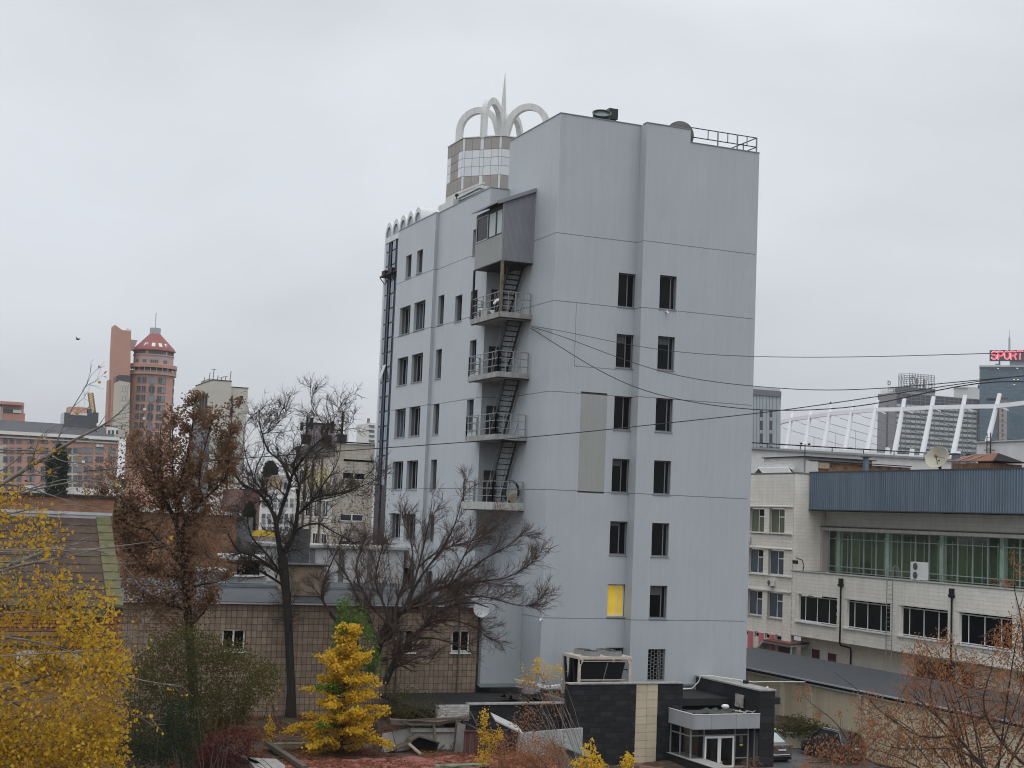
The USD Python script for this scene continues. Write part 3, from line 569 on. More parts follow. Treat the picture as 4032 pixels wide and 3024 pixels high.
# chiller on the annex roof
ch = thing('chiller', 'large rooftop cooling unit with four fan rings, cream frame and dark coil panels', 'cooling unit', (38.5, 76.7, 1.96))
CFR = mat('cream_frame', (0.48, 0.42, 0.36), 0.55, 0.12, 4, tint=((0.2, 0.12, 0.07), 5, .66))
x0, x1, y0, y1, zb, zt = 36.84, 40.22, 75.75, 77.95, 2.25, 4.28
part('top_deck', M().box(x0, x1, y0, y1, zt - .05, zt).box(x0, x1, y0 - .01, y0 + .03, zt - .16, zt - .052).box(x0 - .01, x0 + .03, y0 + .03, y1, zt - .16, zt - .053), CFR, ch)
for a, b in ((x0, y0), (x1 - .16, y0), (x0, y1 - .12), (x1 - .16, y1 - .12)): part('leg', M().box(a, a + .16, b + .035, b + .13, 1.96, zt - .055), CFR, ch)
for a, s in ((x0 + .16, 1), (x1 - .16, -1)): part('gusset', M().prism([(a, zt - .17), (a + s * .14, zt - .17), (a, zt - .5)], 'y', y0, y0 + .035), CFR, ch)
part('crossbar', M().box(x0 + .17, x1 - .17, y0 + .06, y0 + .12, zt - .30, zt - .24), CFR, ch)
part('bottom_rail', M().box(x0 + .2, x1 - .2, y0 + .3, y0 + .38, 2.9, 2.97), CFR, ch)
COIL = mat('black_coil', (0.003, 0.003, 0.0035), 0.7, 0.3, 20)
part('coil_panel', M().hexa([(x0 + .25, y0 + .55, 2.4), (x1 - .55, y0 + .55, 2.4), (x1 - .55, y0 + .65, 2.4), (x0 + .25, y0 + .65, 2.4), (x0 + .25, y0 + .15, zt - .34), (x1 - .35, y0 + .15, zt - .34), (x1 - .35, y0 + .25, zt - .34), (x0 + .25, y0 + .25, zt - .34)]), COIL, ch)
part('coil_panel', M().box(x0 + .3, x1 - .6, y1 - .5, y1 - .3, 2.3, zt - .1), COIL, ch)
part('panel_rib', M().bar((x0 + 1.72, y0 + .52, 2.45), (x0 + 1.88, y0 + .13, zt - .36), .05), FRAMEG, ch)
for k, yy in enumerate((y0 + .55, y0 + 1.65)):
    part('v_coil', M().bar((x0 + .12, yy - .45, zt - .2), (x0 + .12, yy - .05, 2.3), .07, .22).bar((x0 + .12, yy + .45, zt - .2), (x0 + .12, yy + .05, 2.3), .07, .22), COIL, ch)
part('control_box', M().box(x1 - .55, x1 - .25, y0 + .8, y0 + 1.2, 2.2, 3.6), CFR, ch)
part('pipe', M().tube([(x1 - .45, y0 + .3, 3.55), (x1 - .1, y0 + .3, 3.5)], .04).tube([(x0 + .1, y0 + .5, 2.5), (x0 + .4, y0 + .3, 2.55), (x0 + .6, y0 + .3, 2.5)], .06), STEELD, ch)
RING = mat('fan_ring', (0.20, 0.205, 0.20), 0.5, 0.15, 6)
for fx in (x0 + 1.02, x0 + 2.42):
    for fy in (y0 + .58, y0 + 1.62):
        r_ = part('fan_ring', M().lathe([(.55, 0), (.50, .27), (.46, .27), (.46, .05)], (fx, fy, zt), n=32), RING, ch, smooth=40)
        g = M().cyl((fx, fy, zt + .05), (fx, fy, zt + .2), .12, 10)
        for q in range(4): a = q * math.pi / 2 + .3; g.bar((fx, fy, zt + .12), (fx + .42 * math.cos(a), fy + .42 * math.sin(a), zt + .16), .16, .02)
        part('fan_blade', g, BLACKM, r_)
        part('fan_guard', M().lathe([(.45, .262), (.43, .268), (.43, .262)], (fx, fy, zt), n=24).bar((fx - .45, fy, zt + .265), (fx + .45, fy, zt + .265), .02).bar((fx, fy - .45, zt + .265), (fx, fy + .45, zt + .265), .02), BLACKM, r_)
# lower walls left of the annex
lw = thing('slate_wall', 'lower black slate wall with grey coping left of the annex, behind the orange shrubs', 'wall', (33, 76, -1.6))
part('wall_core', M().box(30.2, AX0 - .12, 75.55, 75.8, -1.8, 1.7), DARKCORE, lw)
pieces('slate_tile', tiles_front(30.2, AX0 - .12, -1.62, 1.70, 75.55, .72, .3, .01, .03), SLATE, lw)
part('wall_coping', M().box(30.15, AX0 + .3, 75.4, 75.95, 1.705, 1.78), CONC, lw)
part('doorway', M().box(35.6, 35.72, 75.45, 75.51, -1.55, .25), BLACKM, lw)
part('flat_roof', M().box(27.5, 36.3, 75.81, 82.8, 1.2, 1.45), ROOFD, lw)
bw = thing('white_brick_wall', 'stub of white brick wall at the left end of the slate wall', 'wall', (29, 75.6, .9))
WB = [mat('white_brick_%d' % i, c, 0.85, 0.15, 5, bump=.3) for i, c in enumerate([(.42, .41, .39), (.36, .355, .34), (.47, .46, .44)])]
out = []
for j in range(6):
    x = 28.3 + (.14 if j % 2 else 0); 
    while x < 30.05: out.append(M().box(x, min(x + .27, 30.12), 75.3, 75.42, .98 + j * .125, .98 + j * .125 + .105)); x += .285
pieces('brick', out, WB, bw)
part('mortar', M().box(28.25, 30.13, 75.32, 75.6, .9, 1.72), CONC, bw)

# ---------------------------------------------------------------- cars
PLATE = mat('number_plate', (0.75, 0.75, 0.73), 0.4)
REDL = mat('red_lamp_glass', (0.30, 0.012, 0.015), 0.2, 0.1)
CHROME = mat('chrome', (0.6, 0.6, 0.6), 0.18, 0.02, metal=1.0)
TINT = mat('tinted_car_glass', (0.012, 0.014, 0.015), 0.05)
def car(name, label, base, paint, prof, cabin, W, front=1, suv=False, plate='AA 5042 KI', zs=1.0, glassmat=None):
    """prof: (y, z) outline of the lower body top edge from rear to front; cabin: y stations (rear base, rear roof, front roof, windscreen base), roof height. Rear at y=0, front towards +y."""
    C = thing(name, label, 'car', base); bx, by, bz = base; L = prof[-1][0]
    ys = np.linspace(0, L, 34); zt_ = np.interp(ys, [p[0] for p in prof], [p[1] for p in prof]) * zs
    wy = W / 2 * (1 - .16 * np.clip(1 - ys / .5, 0, 1) ** 2 - .22 * np.clip(1 - (L - ys) / .7, 0, 1) ** 2)
    zb = .24 + .10 * np.clip(1 - ys / .4, 0, 1) + .05 * np.clip(1 - (L - ys) / .4, 0, 1)
    sec = [(-.90, 0.0), (-.985, .22), (-1.0, .5), (-.985, .78), (-.93, .95), (-.8, 1.0), (-.4, 1.01), (0, 1.015), (.4, 1.01), (.8, 1.0), (.93, .95), (.985, .78), (1.0, .5), (.985, .22), (.90, 0.0)]
    v = np.array([[[bx + s * w, by + y, bz + b + (z - b) * t] for s, t in sec] for y, w, z, b in zip(ys, wy, zt_, zb)]); k = len(sec)
    V = v.reshape(-1, 3); i, j = np.meshgrid(np.arange(len(ys) - 1), np.arange(k - 1), indexing='ij'); q = (i * k + j).ravel()
    F = np.concatenate([np.stack([q, q + 1, q + k + 1], 1), np.stack([q, q + k + 1, q + k], 1)]); m = M().add(V, F)
    for e, fl_ in ((0, False), (len(ys) - 1, True)):
        c = v[e].mean(0); n0 = m.n; vv = np.vstack([v[e], [c]]); idx = np.arange(k); ff = np.stack([np.full(k, k), (idx + 1) % k, idx], 1)
        m.add(vv, ff[:, ::-1] if fl_ else ff)
    body = part('body', m, paint, C, smooth=40)
    a, b, c, d, zr = cabin; zr *= zs
    st = np.array([a, a + (b - a) * .5, b, (b + c) / 2, c, c + (d - c) * .5, d]); zc = np.interp(st, [a, b, (b + c) / 2, c, d], [np.interp(a, [p[0] for p in prof], [p[1] for p in prof]) * zs - .02, zr - .03, zr, zr - .03, np.interp(d, [p[0] for p in prof], [p[1] for p in prof]) * zs - .02])
    zb2 = np.interp(st, [p[0] for p in prof], [p[1] for p in prof]) * zs - .03
    m = M(); k2 = 8
    def row(y, z, zb_):
        t = np.clip((z - zb_) / max(zr - zb_, .01), 0, 1); w0 = W / 2 * .93; w1 = w0 - .22 * t
        return [[bx - w0, by + y, bz + zb_], [bx - w1, by + y, bz + z - .04], [bx - w1 + .10, by + y, bz + z], [bx - .3, by + y, bz + z + .02], [bx + .3, by + y, bz + z + .02], [bx + w1 - .10, by + y, bz + z], [bx + w1, by + y, bz + z - .04], [bx + w0, by + y, bz + zb_]]
    v = np.array([row(y, max(z, zb_ + .01), zb_) for y, z, zb_ in zip(st, zc, zb2)]); i, j = np.meshgrid(np.arange(len(st) - 1), np.arange(k2 - 1), indexing='ij'); q = (i * k2 + j).ravel()
    F = np.concatenate([np.stack([q, q + 1, q + k2 + 1], 1), np.stack([q, q + k2 + 1, q + k2], 1)]); V = v.reshape(-1, 3)
    part('side_and_screen_glass', M().add(V, F), glassmat or TINT, C, smooth=30)
    s2 = slice(2, 5); vr = v[s2][:, 1:7] + [0, 0, .012]; k3 = 6; i, j = np.meshgrid(np.arange(2), np.arange(k3 - 1), indexing='ij'); q = (i * k3 + j).ravel()
    part('roof', M().add(vr.reshape(-1, 3), np.concatenate([np.stack([q, q + 1, q + k3 + 1], 1), np.stack([q, q + k3 + 1, q + k3], 1)])), paint, C, smooth=40)
    pil = M()
    for sgn in (0, 7):
        up = 1 if sgn == 0 else 6
        for e in ((0, 2), (6, 4)): pil.bar(v[e[0], sgn] + [0, 0, .02], v[e[1], up] + [0, 0, .03], .09, .06)
        mid = (v[3, sgn] + [0, 0, 0]); pil.bar(mid, v[3, up], .08, .05)
    part('pillars', pil, paint, C)
    for wyp in (.85, L - .92):
        for sx in (-1, 1):
            ww = part('wheel', M().lathe([(.16, .11), (.30, .11), (.335, .07), (.335, -.11), (.0, -.11)], (bx + sx * (W / 2 - .11), by + wyp, bz + .335), (sx, 0, 0), 24), RUBBER, C, smooth=35)
            g = M().lathe([(0, .105), (.2, .10), (.215, .115), (.2, .08)], (bx + sx * (W / 2 - .11), by + wyp, bz + .335), (sx, 0, 0), 20)
            for q_ in range(5): an_ = q_ * 1.2566; g.bar((bx + sx * (W / 2 - .0), by + wyp, bz + .335), (bx + sx * (W / 2 - .0), by + wyp + .19 * math.cos(an_), bz + .335 + .19 * math.sin(an_)), .035, .03)
            part('rim', g, CHROME, ww)
            part('wheel_arch', M().lathe([(.0, .115), (.40, .115), (.40, -.1)], (bx + sx * (W / 2 - .13), by + wyp, bz + .36), (sx, 0, 0), 24), RUBBER, C)
    zl = (.86 if not suv else 1.0) * zs
    for sx in (-1, 1):
        part('tail_light', M().hexa([(bx + sx * .5, by - .03, bz + zl - .08), (bx + sx * (W / 2 - .05), by + .12, bz + zl - .06), (bx + sx * (W / 2 - .03), by + .3, bz + zl - .04), (bx + sx * .5, by + .2, bz + zl - .08), (bx + sx * .5, by - .03, bz + zl + .06), (bx + sx * (W / 2 - .06), by + .10, bz + zl + .10), (bx + sx * (W / 2 - .04), by + .34, bz + zl + .10), (bx + sx * .5, by + .2, bz + zl + .06)]), REDL, C)
        part('headlight', M().box(bx + sx * (W / 2 - .5), bx + sx * (W / 2 - .18), by + L - .25, by + L - .02, bz + .62 * zs, bz + .75 * zs), CHROME, C)
        part('mirror', M().box(bx + sx * (W / 2 - .02), bx + sx * (W / 2 + .16), by + d - .25, by + d - .12, bz + .98 * zs, bz + 1.1 * zs), paint, C)
    pl = part('number_plate', M().box(bx - .27, bx + .27, by - .045, by - .03, bz + zl - .19, bz + zl - .075), PLATE, C)
    t = meshkit.text_mesh(plate, .075); vv = np.array(t.vertices); vv[:, 0] -= vv[:, 0].mean(); vv = np.stack([bx + vv[:, 0], by - .046 - vv[:, 2], bz + zl - .165 + vv[:, 1]], 1)
    part('plate_characters', M().add(vv, np.array(t.faces)), BLACKM, pl)
    part('emblem', M().lathe([(0, .02), (.06, .015), (.065, 0)], (bx, by - .03, bz + zl + .05), (0, -1, 0), 14), CHROME, C)
    part('bumper_trim', M().tube([(bx - W / 2 * .80, by + .05, bz + .52), (bx - W / 2 * .6, by - .035, bz + .47), (bx + W / 2 * .6, by - .035, bz + .47), (bx + W / 2 * .80, by + .05, bz + .52)], .022), CHROME, C)
    part('underside', M().box(bx - W / 2 * .85, bx + W / 2 * .85, by + .1, by + L - .15, bz + .16, bz + .3), RUBBER, C)
    if suv: part('roof_rail', M().tube([(bx - W / 2 + .25, by + b, bz + zr + .0), (bx - W / 2 + .27, by + b + .1, bz + zr + .07), (bx - W / 2 + .27, by + c - .2, bz + zr + .07), (bx - W / 2 + .25, by + c - .1, bz + zr)], .02), CHROME, C); part('belt_trim', M().bar((bx - W / 2 * .965, by + .6, bz + 1.06 * zs), (bx - W / 2 * .965, by + L - 1.5, bz + 1.04 * zs), .03, .04), CHROME, C)
    return C
car('parked_car', 'taupe grey sedan seen from behind, half hidden by the black porch wall', (51.62, 77.4, -2.28), mat('taupe_paint', (0.13, 0.115, 0.105), 0.3, 0.05, metal=.3),
    [(0, .98), (.25, 1.06), (.75, 1.06), (1.3, 1.02), (3.0, .98), (3.6, .92), (4.3, .78), (4.6, .55)], (.72, 1.55, 2.5, 3.35, 1.52), 1.78, zs=1.05, glassmat=BLIND)
car('parked_car', 'black estate-style SUV with roof rails parked by the planter behind orange leaves', (55.98, 76.0, -2.28), mat('black_paint', (0.012, 0.012, 0.014), 0.2, 0.05, spec=.6),
    [(0, 1.06), (.2, 1.1), (1.0, 1.08), (3.2, 1.03), (3.7, .98), (4.4, .86), (4.75, .6)], (.12, .75, 2.6, 3.55, 1.72), 1.9, suv=True, zs=1.08, plate='AA 3719 OB')

# ---------------------------------------------------------------- planter, garage
BEIGE = mat('beige_render', (0.56, 0.475, 0.335), 0.9, 0.08, 0.6, bump=.1, streak=.12)
BEIGE2 = mat('pale_beige_render', (0.60, 0.53, 0.40), 0.9, 0.08, 0.6, streak=.10)
pt = thing('planter', 'raised planting bed with cream retaining wall beside the parked cars', 'planter', (57, 84, -2.3))
part('retaining_wall', M().box(55.3, 58.0, 82.4, 82.6, -2.3, -1.36).box(55.3, 55.5, 82.6, 95, -2.3, -1.36), BEIGE2, pt)
part('coping', M().box(55.2, 58.0, 82.3, 82.7, -1.358, -1.26).box(55.2, 55.6, 82.7, 95, -1.357, -1.261), CONCL, pt)
v, f = crumple(55.5, 58.02, 82.6, 95, -1.4, .35, 16, 60, 21); v[:, 2] += (v[:, 0] - 55.5) * .14
part('soil', M().add(v, f), EARTH, pt)
ga = thing('garage_block', 'long low beige garage with dark sheet roof and white eave, right of the tower', 'garage', (61, 82, -2.3))
part('wall', M().box(58.06, 64.6, 60, 101, -2.3, 1.60), BEIGE, ga)
for y in (65.0, 71.2, 77.4, 83.6, 86.9, 92.5): part('pilaster', M().box(57.98, 58.06, y, y + .5, -2.3, 1.58), BEIGE2, ga)
part('eave_board', M().box(57.86, 58.06, 60, 101, 1.602, 1.67), CONCL, ga)
part('eave_gap', M().box(57.98, 58.3, 60, 101, 1.672, 1.86), BLACKM, ga)
GROOF = mat('dark_sheet_roof', (0.042, 0.048, 0.055), 0.5, 0.10, .8, stretch=(1, .25, 1), streak=.05)
ys = np.linspace(59.8, 101.2, 13)
for a, b in zip(ys, ys[1:]): part('roof_sheet', M().hexa([(57.82, a, 1.87), (64.65, a, 2.36), (64.65, b - .02, 2.36), (57.82, b - .02, 1.87), (57.82, a, 1.93), (64.65, a, 2.42), (64.65, b - .02, 2.42), (57.82, b - .02, 1.93)]), GROOF, ga)
part('gutter_edge', M().box(57.78, 57.84, 59.8, 101.2, 1.86, 1.955), mat('zinc_edge', (0.40, 0.42, 0.44), .4), ga)
part('downpipe', M().tube([(57.95, 78.2, 1.55), (57.93, 78.2, -1.5)], .06).box(57.85, 58.0, 78.1, 78.3, 1.4, 1.6), CONCL, ga)
top('stake', M().bar((55.75, 84.6, -1.35), (55.8, 84.65, .05), .07), mat('grey_wood', (.16, .145, .125), .9, .3, 6), 'thin wooden stake standing in the raised bed by the porch wall', 'stake')

# ---------------------------------------------------------------- cream tiled hall building
hb = thing('cream_hall', 'cream tiled institutional building with blue ribbed fascia and green-tinted window band', 'building', (72, 95, -2.3))
CT = [mat('hall_tile_%d' % i, c, 0.65, 0.07, 1.0, streak=.08) for i, c in enumerate([(0.80, 0.765, 0.685), (0.775, 0.74, 0.66), (0.82, 0.785, 0.705)])]
CTB = mat('hall_grout', (0.46, 0.44, 0.39), 0.9, 0.08, 1)
FASC = mat('blue_ribbed_fascia', (0.175, 0.23, 0.285), 0.45, 0.16, .6, stretch=(1, 1, .05), streak=.22)
HX = 70.0
lw4 = [(97.82, 4.47, 103.08, 6.5), (91.10, 4.47, 96.45, 6.5), (84.62, 4.47, 89.80, 6.5), (78.15, 4.47, 83.38, 6.5), (71.6, 4.47, 76.9, 6.5), (65.1, 4.47, 70.4, 6.5)]
lwh = [(a - .08, b - .12, c + .30, d + .12) for a, b, c, d in lw4]
tilelist = []
def tile_x(x, y0, y1, z0, z1, holes, w, h, sgn=-1, gap=.012, th=.025):
    nz = max(1, int(round((z1 - z0) / h))); h = (z1 - z0) / nz; hp_ = unary_union([sbox(*q) for q in holes]) if holes else None
    for j in range(nz):
        y = y0 - (w * .5 if j % 2 else 0)
        while y < y1 - .05:
            a, b = max(y, y0) + gap / 2, min(y + w, y1) - gap / 2
            if b - a > .04:
                p = sbox(a, z0 + j * h + gap / 2, b, z0 + (j + 1) * h - gap / 2)
                if hp_ is not None and p.intersects(hp_): p = p.difference(hp_)
                if not p.is_empty and p.area > .01:
                    if p.geom_type == 'Polygon' and len(p.exterior.coords) == 5: a_, c_, b_, d_ = p.bounds; tilelist.append(M().box(x - th, x, a_, b_, c_, d_))
                    else: tilelist.append(M().prism(p, 'x', x - th, x))
            y += w
def tile_y(y, x0, x1, z0, z1, w, h, gap=.012, th=.025):
    nz = max(1, int(round((z1 - z0) / h))); h = (z1 - z0) / nz
    for j in range(nz):
        x = x0 - (w * .5 if j % 2 else 0)
        while x < x1 - .05:
            a, b = max(x, x0) + gap / 2, min(x + w, x1) - gap / 2
            if b - a > .04: tilelist.append(M().box(a, b, y - th, y, z0 + j * h + gap / 2, z0 + (j + 1) * h - gap / 2))
            x += w
tile_x(HX, 62, 104.05, 3.2, 8.42, lwh, 1.05, .29)
wp = []                                                     # wing windows: y0,z0,y1,z1
for z0, z1 in ((11.5, 13.55), (8.0, 10.05), (4.4, 6.48), (-5, -4)):
    if z1 > 0: wp += [(108.55, z0, 110.75, z1), (105.42, z0, 107.65, z1)]
small = [(105.46, 2.6, 106.3, 2.95), (107.1, 2.6, 107.9, 2.95), (108.75, 2.6, 109.5, 2.95), (110.3, 2.6, 111.1, 2.95)]
tile_x(HX, 104.08, 112, 1.2, 16.5, [(a - .06, b - .05, c + .06, d + .06) for a, b, c, d in wp + small], 1.05, .29)
tile_y(104.07, HX + .01, 73.25, 8.5, 16.55, 1.05, .29)
tile_x(73.2, 60, 104.0, 12.3, 13.6, [], 1.05, .29)
pieces('facade_tile', tilelist, CT, hb)
def wallx(x, y0, y1, z0, z1, holes, th): return M().prism(holes_cut(sbox(y0, z0, y1, z1), holes), 'x', x, x + th)
part('outer_wall', wallx(HX + .002, 62, 104.0, 3.15, 8.45, lwh, .3), CTB, hb)
part('outer_wall', wallx(HX + .002, 104.072, 112, -2.3, 16.55, [(a - .06, b - .05, c + .06, d + .06) for a, b, c, d in wp + small], .3), CTB, hb)
part('outer_wall', M().box(HX + .31, 73.4, 104.072, 104.4, 8.4, 16.55), CTB, hb)
part('outer_wall', M().box(73.2, 73.5, 60, 104.06, 12.2, 13.62), CTB, hb)
part('ground_floor_wall', M().box(71.0, 71.3, 60, 104.06, -2.3, 3.2).box(71.3, 72, 104.07, 104.2, -2.3, 3), CT[1], hb)
part('terrace_floor', M().box(HX + .3, 73.3, 60, 104.06, 8.2, 8.42).box(HX + .3, 71.0, 60, 104.05, 3.16, 3.3), CTB, hb)
part('parapet_coping', M().box(HX - .08, HX + .4, 61.9, 104.2, 8.455, 8.52), FRAMEA, hb)
part('roof', M().box(HX + .05, 90, 104.1, 112, 16.4, 16.53).box(71.6, 95, 60, 104.05, 16.5, 16.6), ROOFD, hb)
part('roof_edge', M().box(HX - .06, HX + .3, 104.0, 112, 16.555, 16.63).box(HX + .3, 71.4, 103.98, 104.3, 16.556, 16.631), FRAMEG, hb)
# ribbed fascia: real ribs every 0.27 m
yy = np.arange(60.0, 103.95, .045); yy = np.append(yy, 103.95); ph = (yy / .27) % 1.0
prof = [(71.47 - (.10 if .25 < p < .75 else 0.0), y) for p, y in zip(ph, yy)]
part('ribbed_fascia', M().prism(Polygon(prof + [(71.6, 103.95), (71.6, 60.0)]), 'z', 13.62, 16.62), FASC, hb)
part('fascia_trim', M().box(71.38, 71.6, 60, 103.96, 16.622, 16.75).box(71.38, 71.62, 60, 103.96, 13.55, 13.618), mat('fascia_trim', (.05, .055, .06), .5), hb)
part('fascia_soffit', M().box(71.62, 73.2, 60, 104.0, 13.5, 13.56), BLACKM, hb)
part('fascia_end', M().box(71.47, 71.6, 103.96, 104.04, 13.62, 16.62), WHITEP, hb)
# cornice, window band
part('cornice', M().box(72.62, 73.6, 60, 104.03, 11.92, 12.16), mat('pale_pink_band', (.52, .48, .45), .8, .08, 1, streak=.15), hb)
part('cornice_top', M().box(72.66, 73.2, 60, 104.0, 12.162, 12.26), mat('mossy_ledge', (.10, .095, .085), .9, .4, 3), hb)
tr = M()
tile_pier = M().box(72.7, 73.28, 103.75, 104.05, 8.45, 11.9); part('pier', tile_pier, mat('pink_tile', (.50, .43, .42), .7, .06, 2), hb)
GFR = mat('band_frame', (.36, .41, .39), .5, .15)
bm = [103.72 - 1.62 * k for k in range(28)]
for hh in (8.52, 8.95, 11.22, 11.86): tr.box(73.27, 73.36, bm[-1], 103.72, hh, hh + .055)
part('band_frame', tr, GFR, hb)
for k, y in enumerate(bm): part('mullion', M().box(73.24, 73.38, y - .035, y + .035, 8.46, 11.915), GFR, hb)
GREENP = panes('green_pane', (0.91, 0.97, 0.93), .98)
for k, (a, b) in enumerate(zip(bm[1:], bm)):
    part('pane', M().box(73.31, 73.318, a + .04, b - .04, 8.58, 11.85), GREENP, hb)
    part('inner_mullion', M().box(73.45, 73.5, (a + b) / 2 - .03, (a + b) / 2 + .03, 8.5, 11.5), FRAMEA, hb)
for k in range(7): part('inner_column', M().box(73.42, 73.6, 102.1 - 6.5 * k, 102.75 - 6.5 * k, 8.4, 12.2), mat('inner_column_%d' % k, (.55, .62, .58), .7), hb)
part('inner_wall', M().box(73.62, 73.7, 58, 104, 8.4, 12.1), mat('olive_gym_wall', (.10, .125, .07), .8, .5, .35, stretch=(1, 1, .3)), hb)
part('inner_ceiling', M().box(73.5, 78, 58, 104, 12.16, 12.3), CONCL, hb)
# lower windows: white frames, dark glass, four lights of unequal width
for i, (a, b, c, d) in enumerate(lw4):
    w = part('window', M().prism(sbox(a, b, c, d).difference(unary_union([sbox(p + .04, b + .07, q_ - .04, d - .07) for p, q_ in zip([a, c - 4.06, c - 2.42, c - .78][::1], [c - 4.06, c - 2.42, c - .78, c])])), 'x', HX + .18, HX + .26), FRAMEW, hb)
    for p, q_ in zip([a, c - 4.06, c - 2.42, c - .78], [c - 4.06, c - 2.42, c - .78, c]):
        part('pane', M().box(HX + .21, HX + .218, p + .04, q_ - .04, b + .07, d - .07), GLASSD, w)
    part('sill', M().box(HX - .14, HX + .2, a - .1, c + .35, b - .15, b - .05), FRAMEW, w)
    part('reveal', M().box(HX + .01, HX + .3, c + .005, c + .3, b - .1, d + .1), CT[0], w)
    part('curtain', M().box(HX + .9, HX + .95, c - .75, c - .02, b, d), mat('maroon_curtain_%d' % i, (.07, .035, .03), .9, .3, 5), w)
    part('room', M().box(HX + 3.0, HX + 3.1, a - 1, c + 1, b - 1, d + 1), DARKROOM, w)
GLASSG = mat('greenish_curtained_glass', (.10, .115, .075), .12, .35, 1.5, stretch=(1, 3, .2))
# wing windows: white frame with an upright left light and a small top light
for i, (a, b, c, d) in enumerate(wp):
    ym = a + (c - a) * .44
    w = part('window', M().prism(sbox(a, b, c, d).difference(unary_union([sbox(a + .06, b + .06, ym - .04, d - .72), sbox(a + .06, d - .62, ym - .04, d - .06), sbox(ym + .04, b + .06, c - .06, d - .06)])), 'x', HX + .14, HX + .22), FRAMEW, hb)
    for p in ((a + .06, b + .06, ym - .04, d - .72), (a + .06, d - .62, ym - .04, d - .06), (ym + .04, b + .06, c - .06, d - .06)): part('pane', M().box(HX + .17, HX + .178, p[0], p[2], p[1], p[3]), (GLASSG if i < 2 else GLASSB) if p[3] - p[1] > .8 or i % 2 else GLASSD, w)
    part('sill', M().box(HX - .1, HX + .15, a - .06, c + .06, b - .1, b - .03), CONCL, w)
    part('curtain', M().box(HX + .32, HX + .35, a + .02, c - .02, b, d), mat('curtain_%d' % i, (.13, .15, .10) if i < 2 else (.025, .03, .035), .8, .5, 4, stretch=(5, 5, .3)), w)
for z in (10.25, 6.68): part('string_course', M().box(HX - .13, HX - .028, 104.1, 112, z - .08, z).box(HX - .13, HX - .028, 104.1, 112, z - 1.95 + 3.15, z - 1.9 + 3.2), CT[2], hb)
part('string_course', M().box(HX - .13, HX - .028, 104.1, 112, 13.72, 13.80), CT[2], hb)
PINK = mat('pink_paint', (.55, .16, .20), .7, .08)
for y in (106.55, 108.2, 109.9, 111.5): part('pink_pilaster', M().box(HX - .30, HX - .03, y - .12, y + .28, -1, 2.98), PINK, hb)
for i, (a, b, c, d) in enumerate(small):
    w = part('window', M().prism(sbox(a, b - .03, c, d).difference(sbox(a + .06, b + .03, c - .06, d - .06)), 'x', HX + .08, HX + .14), FRAMEW, hb); part('pane', M().box(HX + .11, HX + .115, a + .06, c - .06, b + .03, d - .06), GLASSD, w)
part('door_canopy', M().prism([(69.2, 2.28), (71.0, 2.28), (71.0, 2.5), (69.2, 2.5)], 'y', 102.9, 107.1).hexa([(69.2, 107.1, 2.28), (71, 107.1, 2.28), (71, 108.4, 1.2), (69.2, 108.4, 1.2), (69.2, 107.1, 2.5), (71, 107.1, 2.5), (71, 108.6, 1.25), (69.2, 108.6, 1.25)]), CONCL, hb)
part('canopy_roof_sheet', M().hexa([(69.1, 102.8, 2.505), (71, 102.8, 2.6), (71, 107, 2.6), (69.1, 107, 2.505), (69.1, 102.8, 2.54), (71, 102.8, 2.68), (71, 107, 2.68), (69.1, 107, 2.54)]), mat('red_brown_sheet', (.16, .05, .04), .6), hb)
part('canopy_post', M().box(69.3, 69.4, 102.95, 103.05, -2.3, 2.28), CONCL, hb)
MAROON = mat('maroon_door', (.075, .022, .03), .55, .15)
part('porch_wall', M().box(69.9, 70.0, 103.2, 108, -2.3, 2.28), CONCL, hb)
part('door', M().box(69.84, 69.9, 104.05, 105.65, -2.3, 2.1), MAROON, hb)
for a, b, z in ((101.4, 102.35, 2.2), (99.15, 100.15, 2.1), (84.95, 89.1, 2.75), (82.9, 83.9, 2.4)):
    d_ = part('door', M().box(70.93, 70.998, a, b, -2.3, z), MAROON, hb)
    part('door_panel', M().box(70.91, 70.929, a + .2, b - .2, .3, z - .4), mat('maroon_panel_%d' % int(a), (.11, .045, .05), .6), d_)
split_unit((70.2, 88.3, 8.53), 1.0, 'tall double-fan outdoor unit on the parapet before the green window band', (-1, 0, 0), fans=2, w=1.45, h=1.3, d=.45)
split_unit((HX - .35, 106.9, 7.0), .9, 'small white outdoor unit under the middle wing windows of the cream hall', (-1, 0, 0))
split_unit((HX - .35, 110.9, 10.6), .9, 'outdoor unit at the tower edge, under the top wing windows of the cream hall', (-1, 0, 0))
for i, y in enumerate((97.08, 84.0)):
    dp = thing('drainpipe', 'black drainpipe with square hopper on the cream hall, %s' % ('between the first two lower windows' if i == 0 else 'nearer, right of the wall ladder'), 'drainpipe', (69.85, y, 2))
    part('hopper', M().hexa([(69.72, y - .16, 7.55), (69.96, y - .16, 7.55), (69.96, y + .16, 7.55), (69.72, y + .16, 7.55), (69.66, y - .24, 7.75), (69.97, y - .24, 7.75), (69.97, y + .24, 7.75), (69.66, y + .24, 7.75)]).box(69.7, 69.97, y - .15, y + .15, 7.76, 8.2), BLACKM, dp)
    part('pipe', M().tube([(69.85, y, 7.6), (69.85, y, 3.25), (69.9, y, 3.0), (70.8, y - .05, 2.8), (70.88, y - .05, 2.5), (70.88, y - .05, -2)], .07, 8), BLACKM, dp)
la = thing('wall_ladder', 'grey steel ladder with hooped top on the cream hall facade', 'ladder', (69.7, 90.6, 2.5))
for y in (90.30, 90.98): part('rail', M().tube([(69.6, y, 2.4), (69.6, y, 8.9), (69.62, y, 9.3), (69.8, y, 9.5), (70.05, y, 9.45), (70.15, y, 9.2), (70.15, y, 8.55)], .035), RAILG, la)
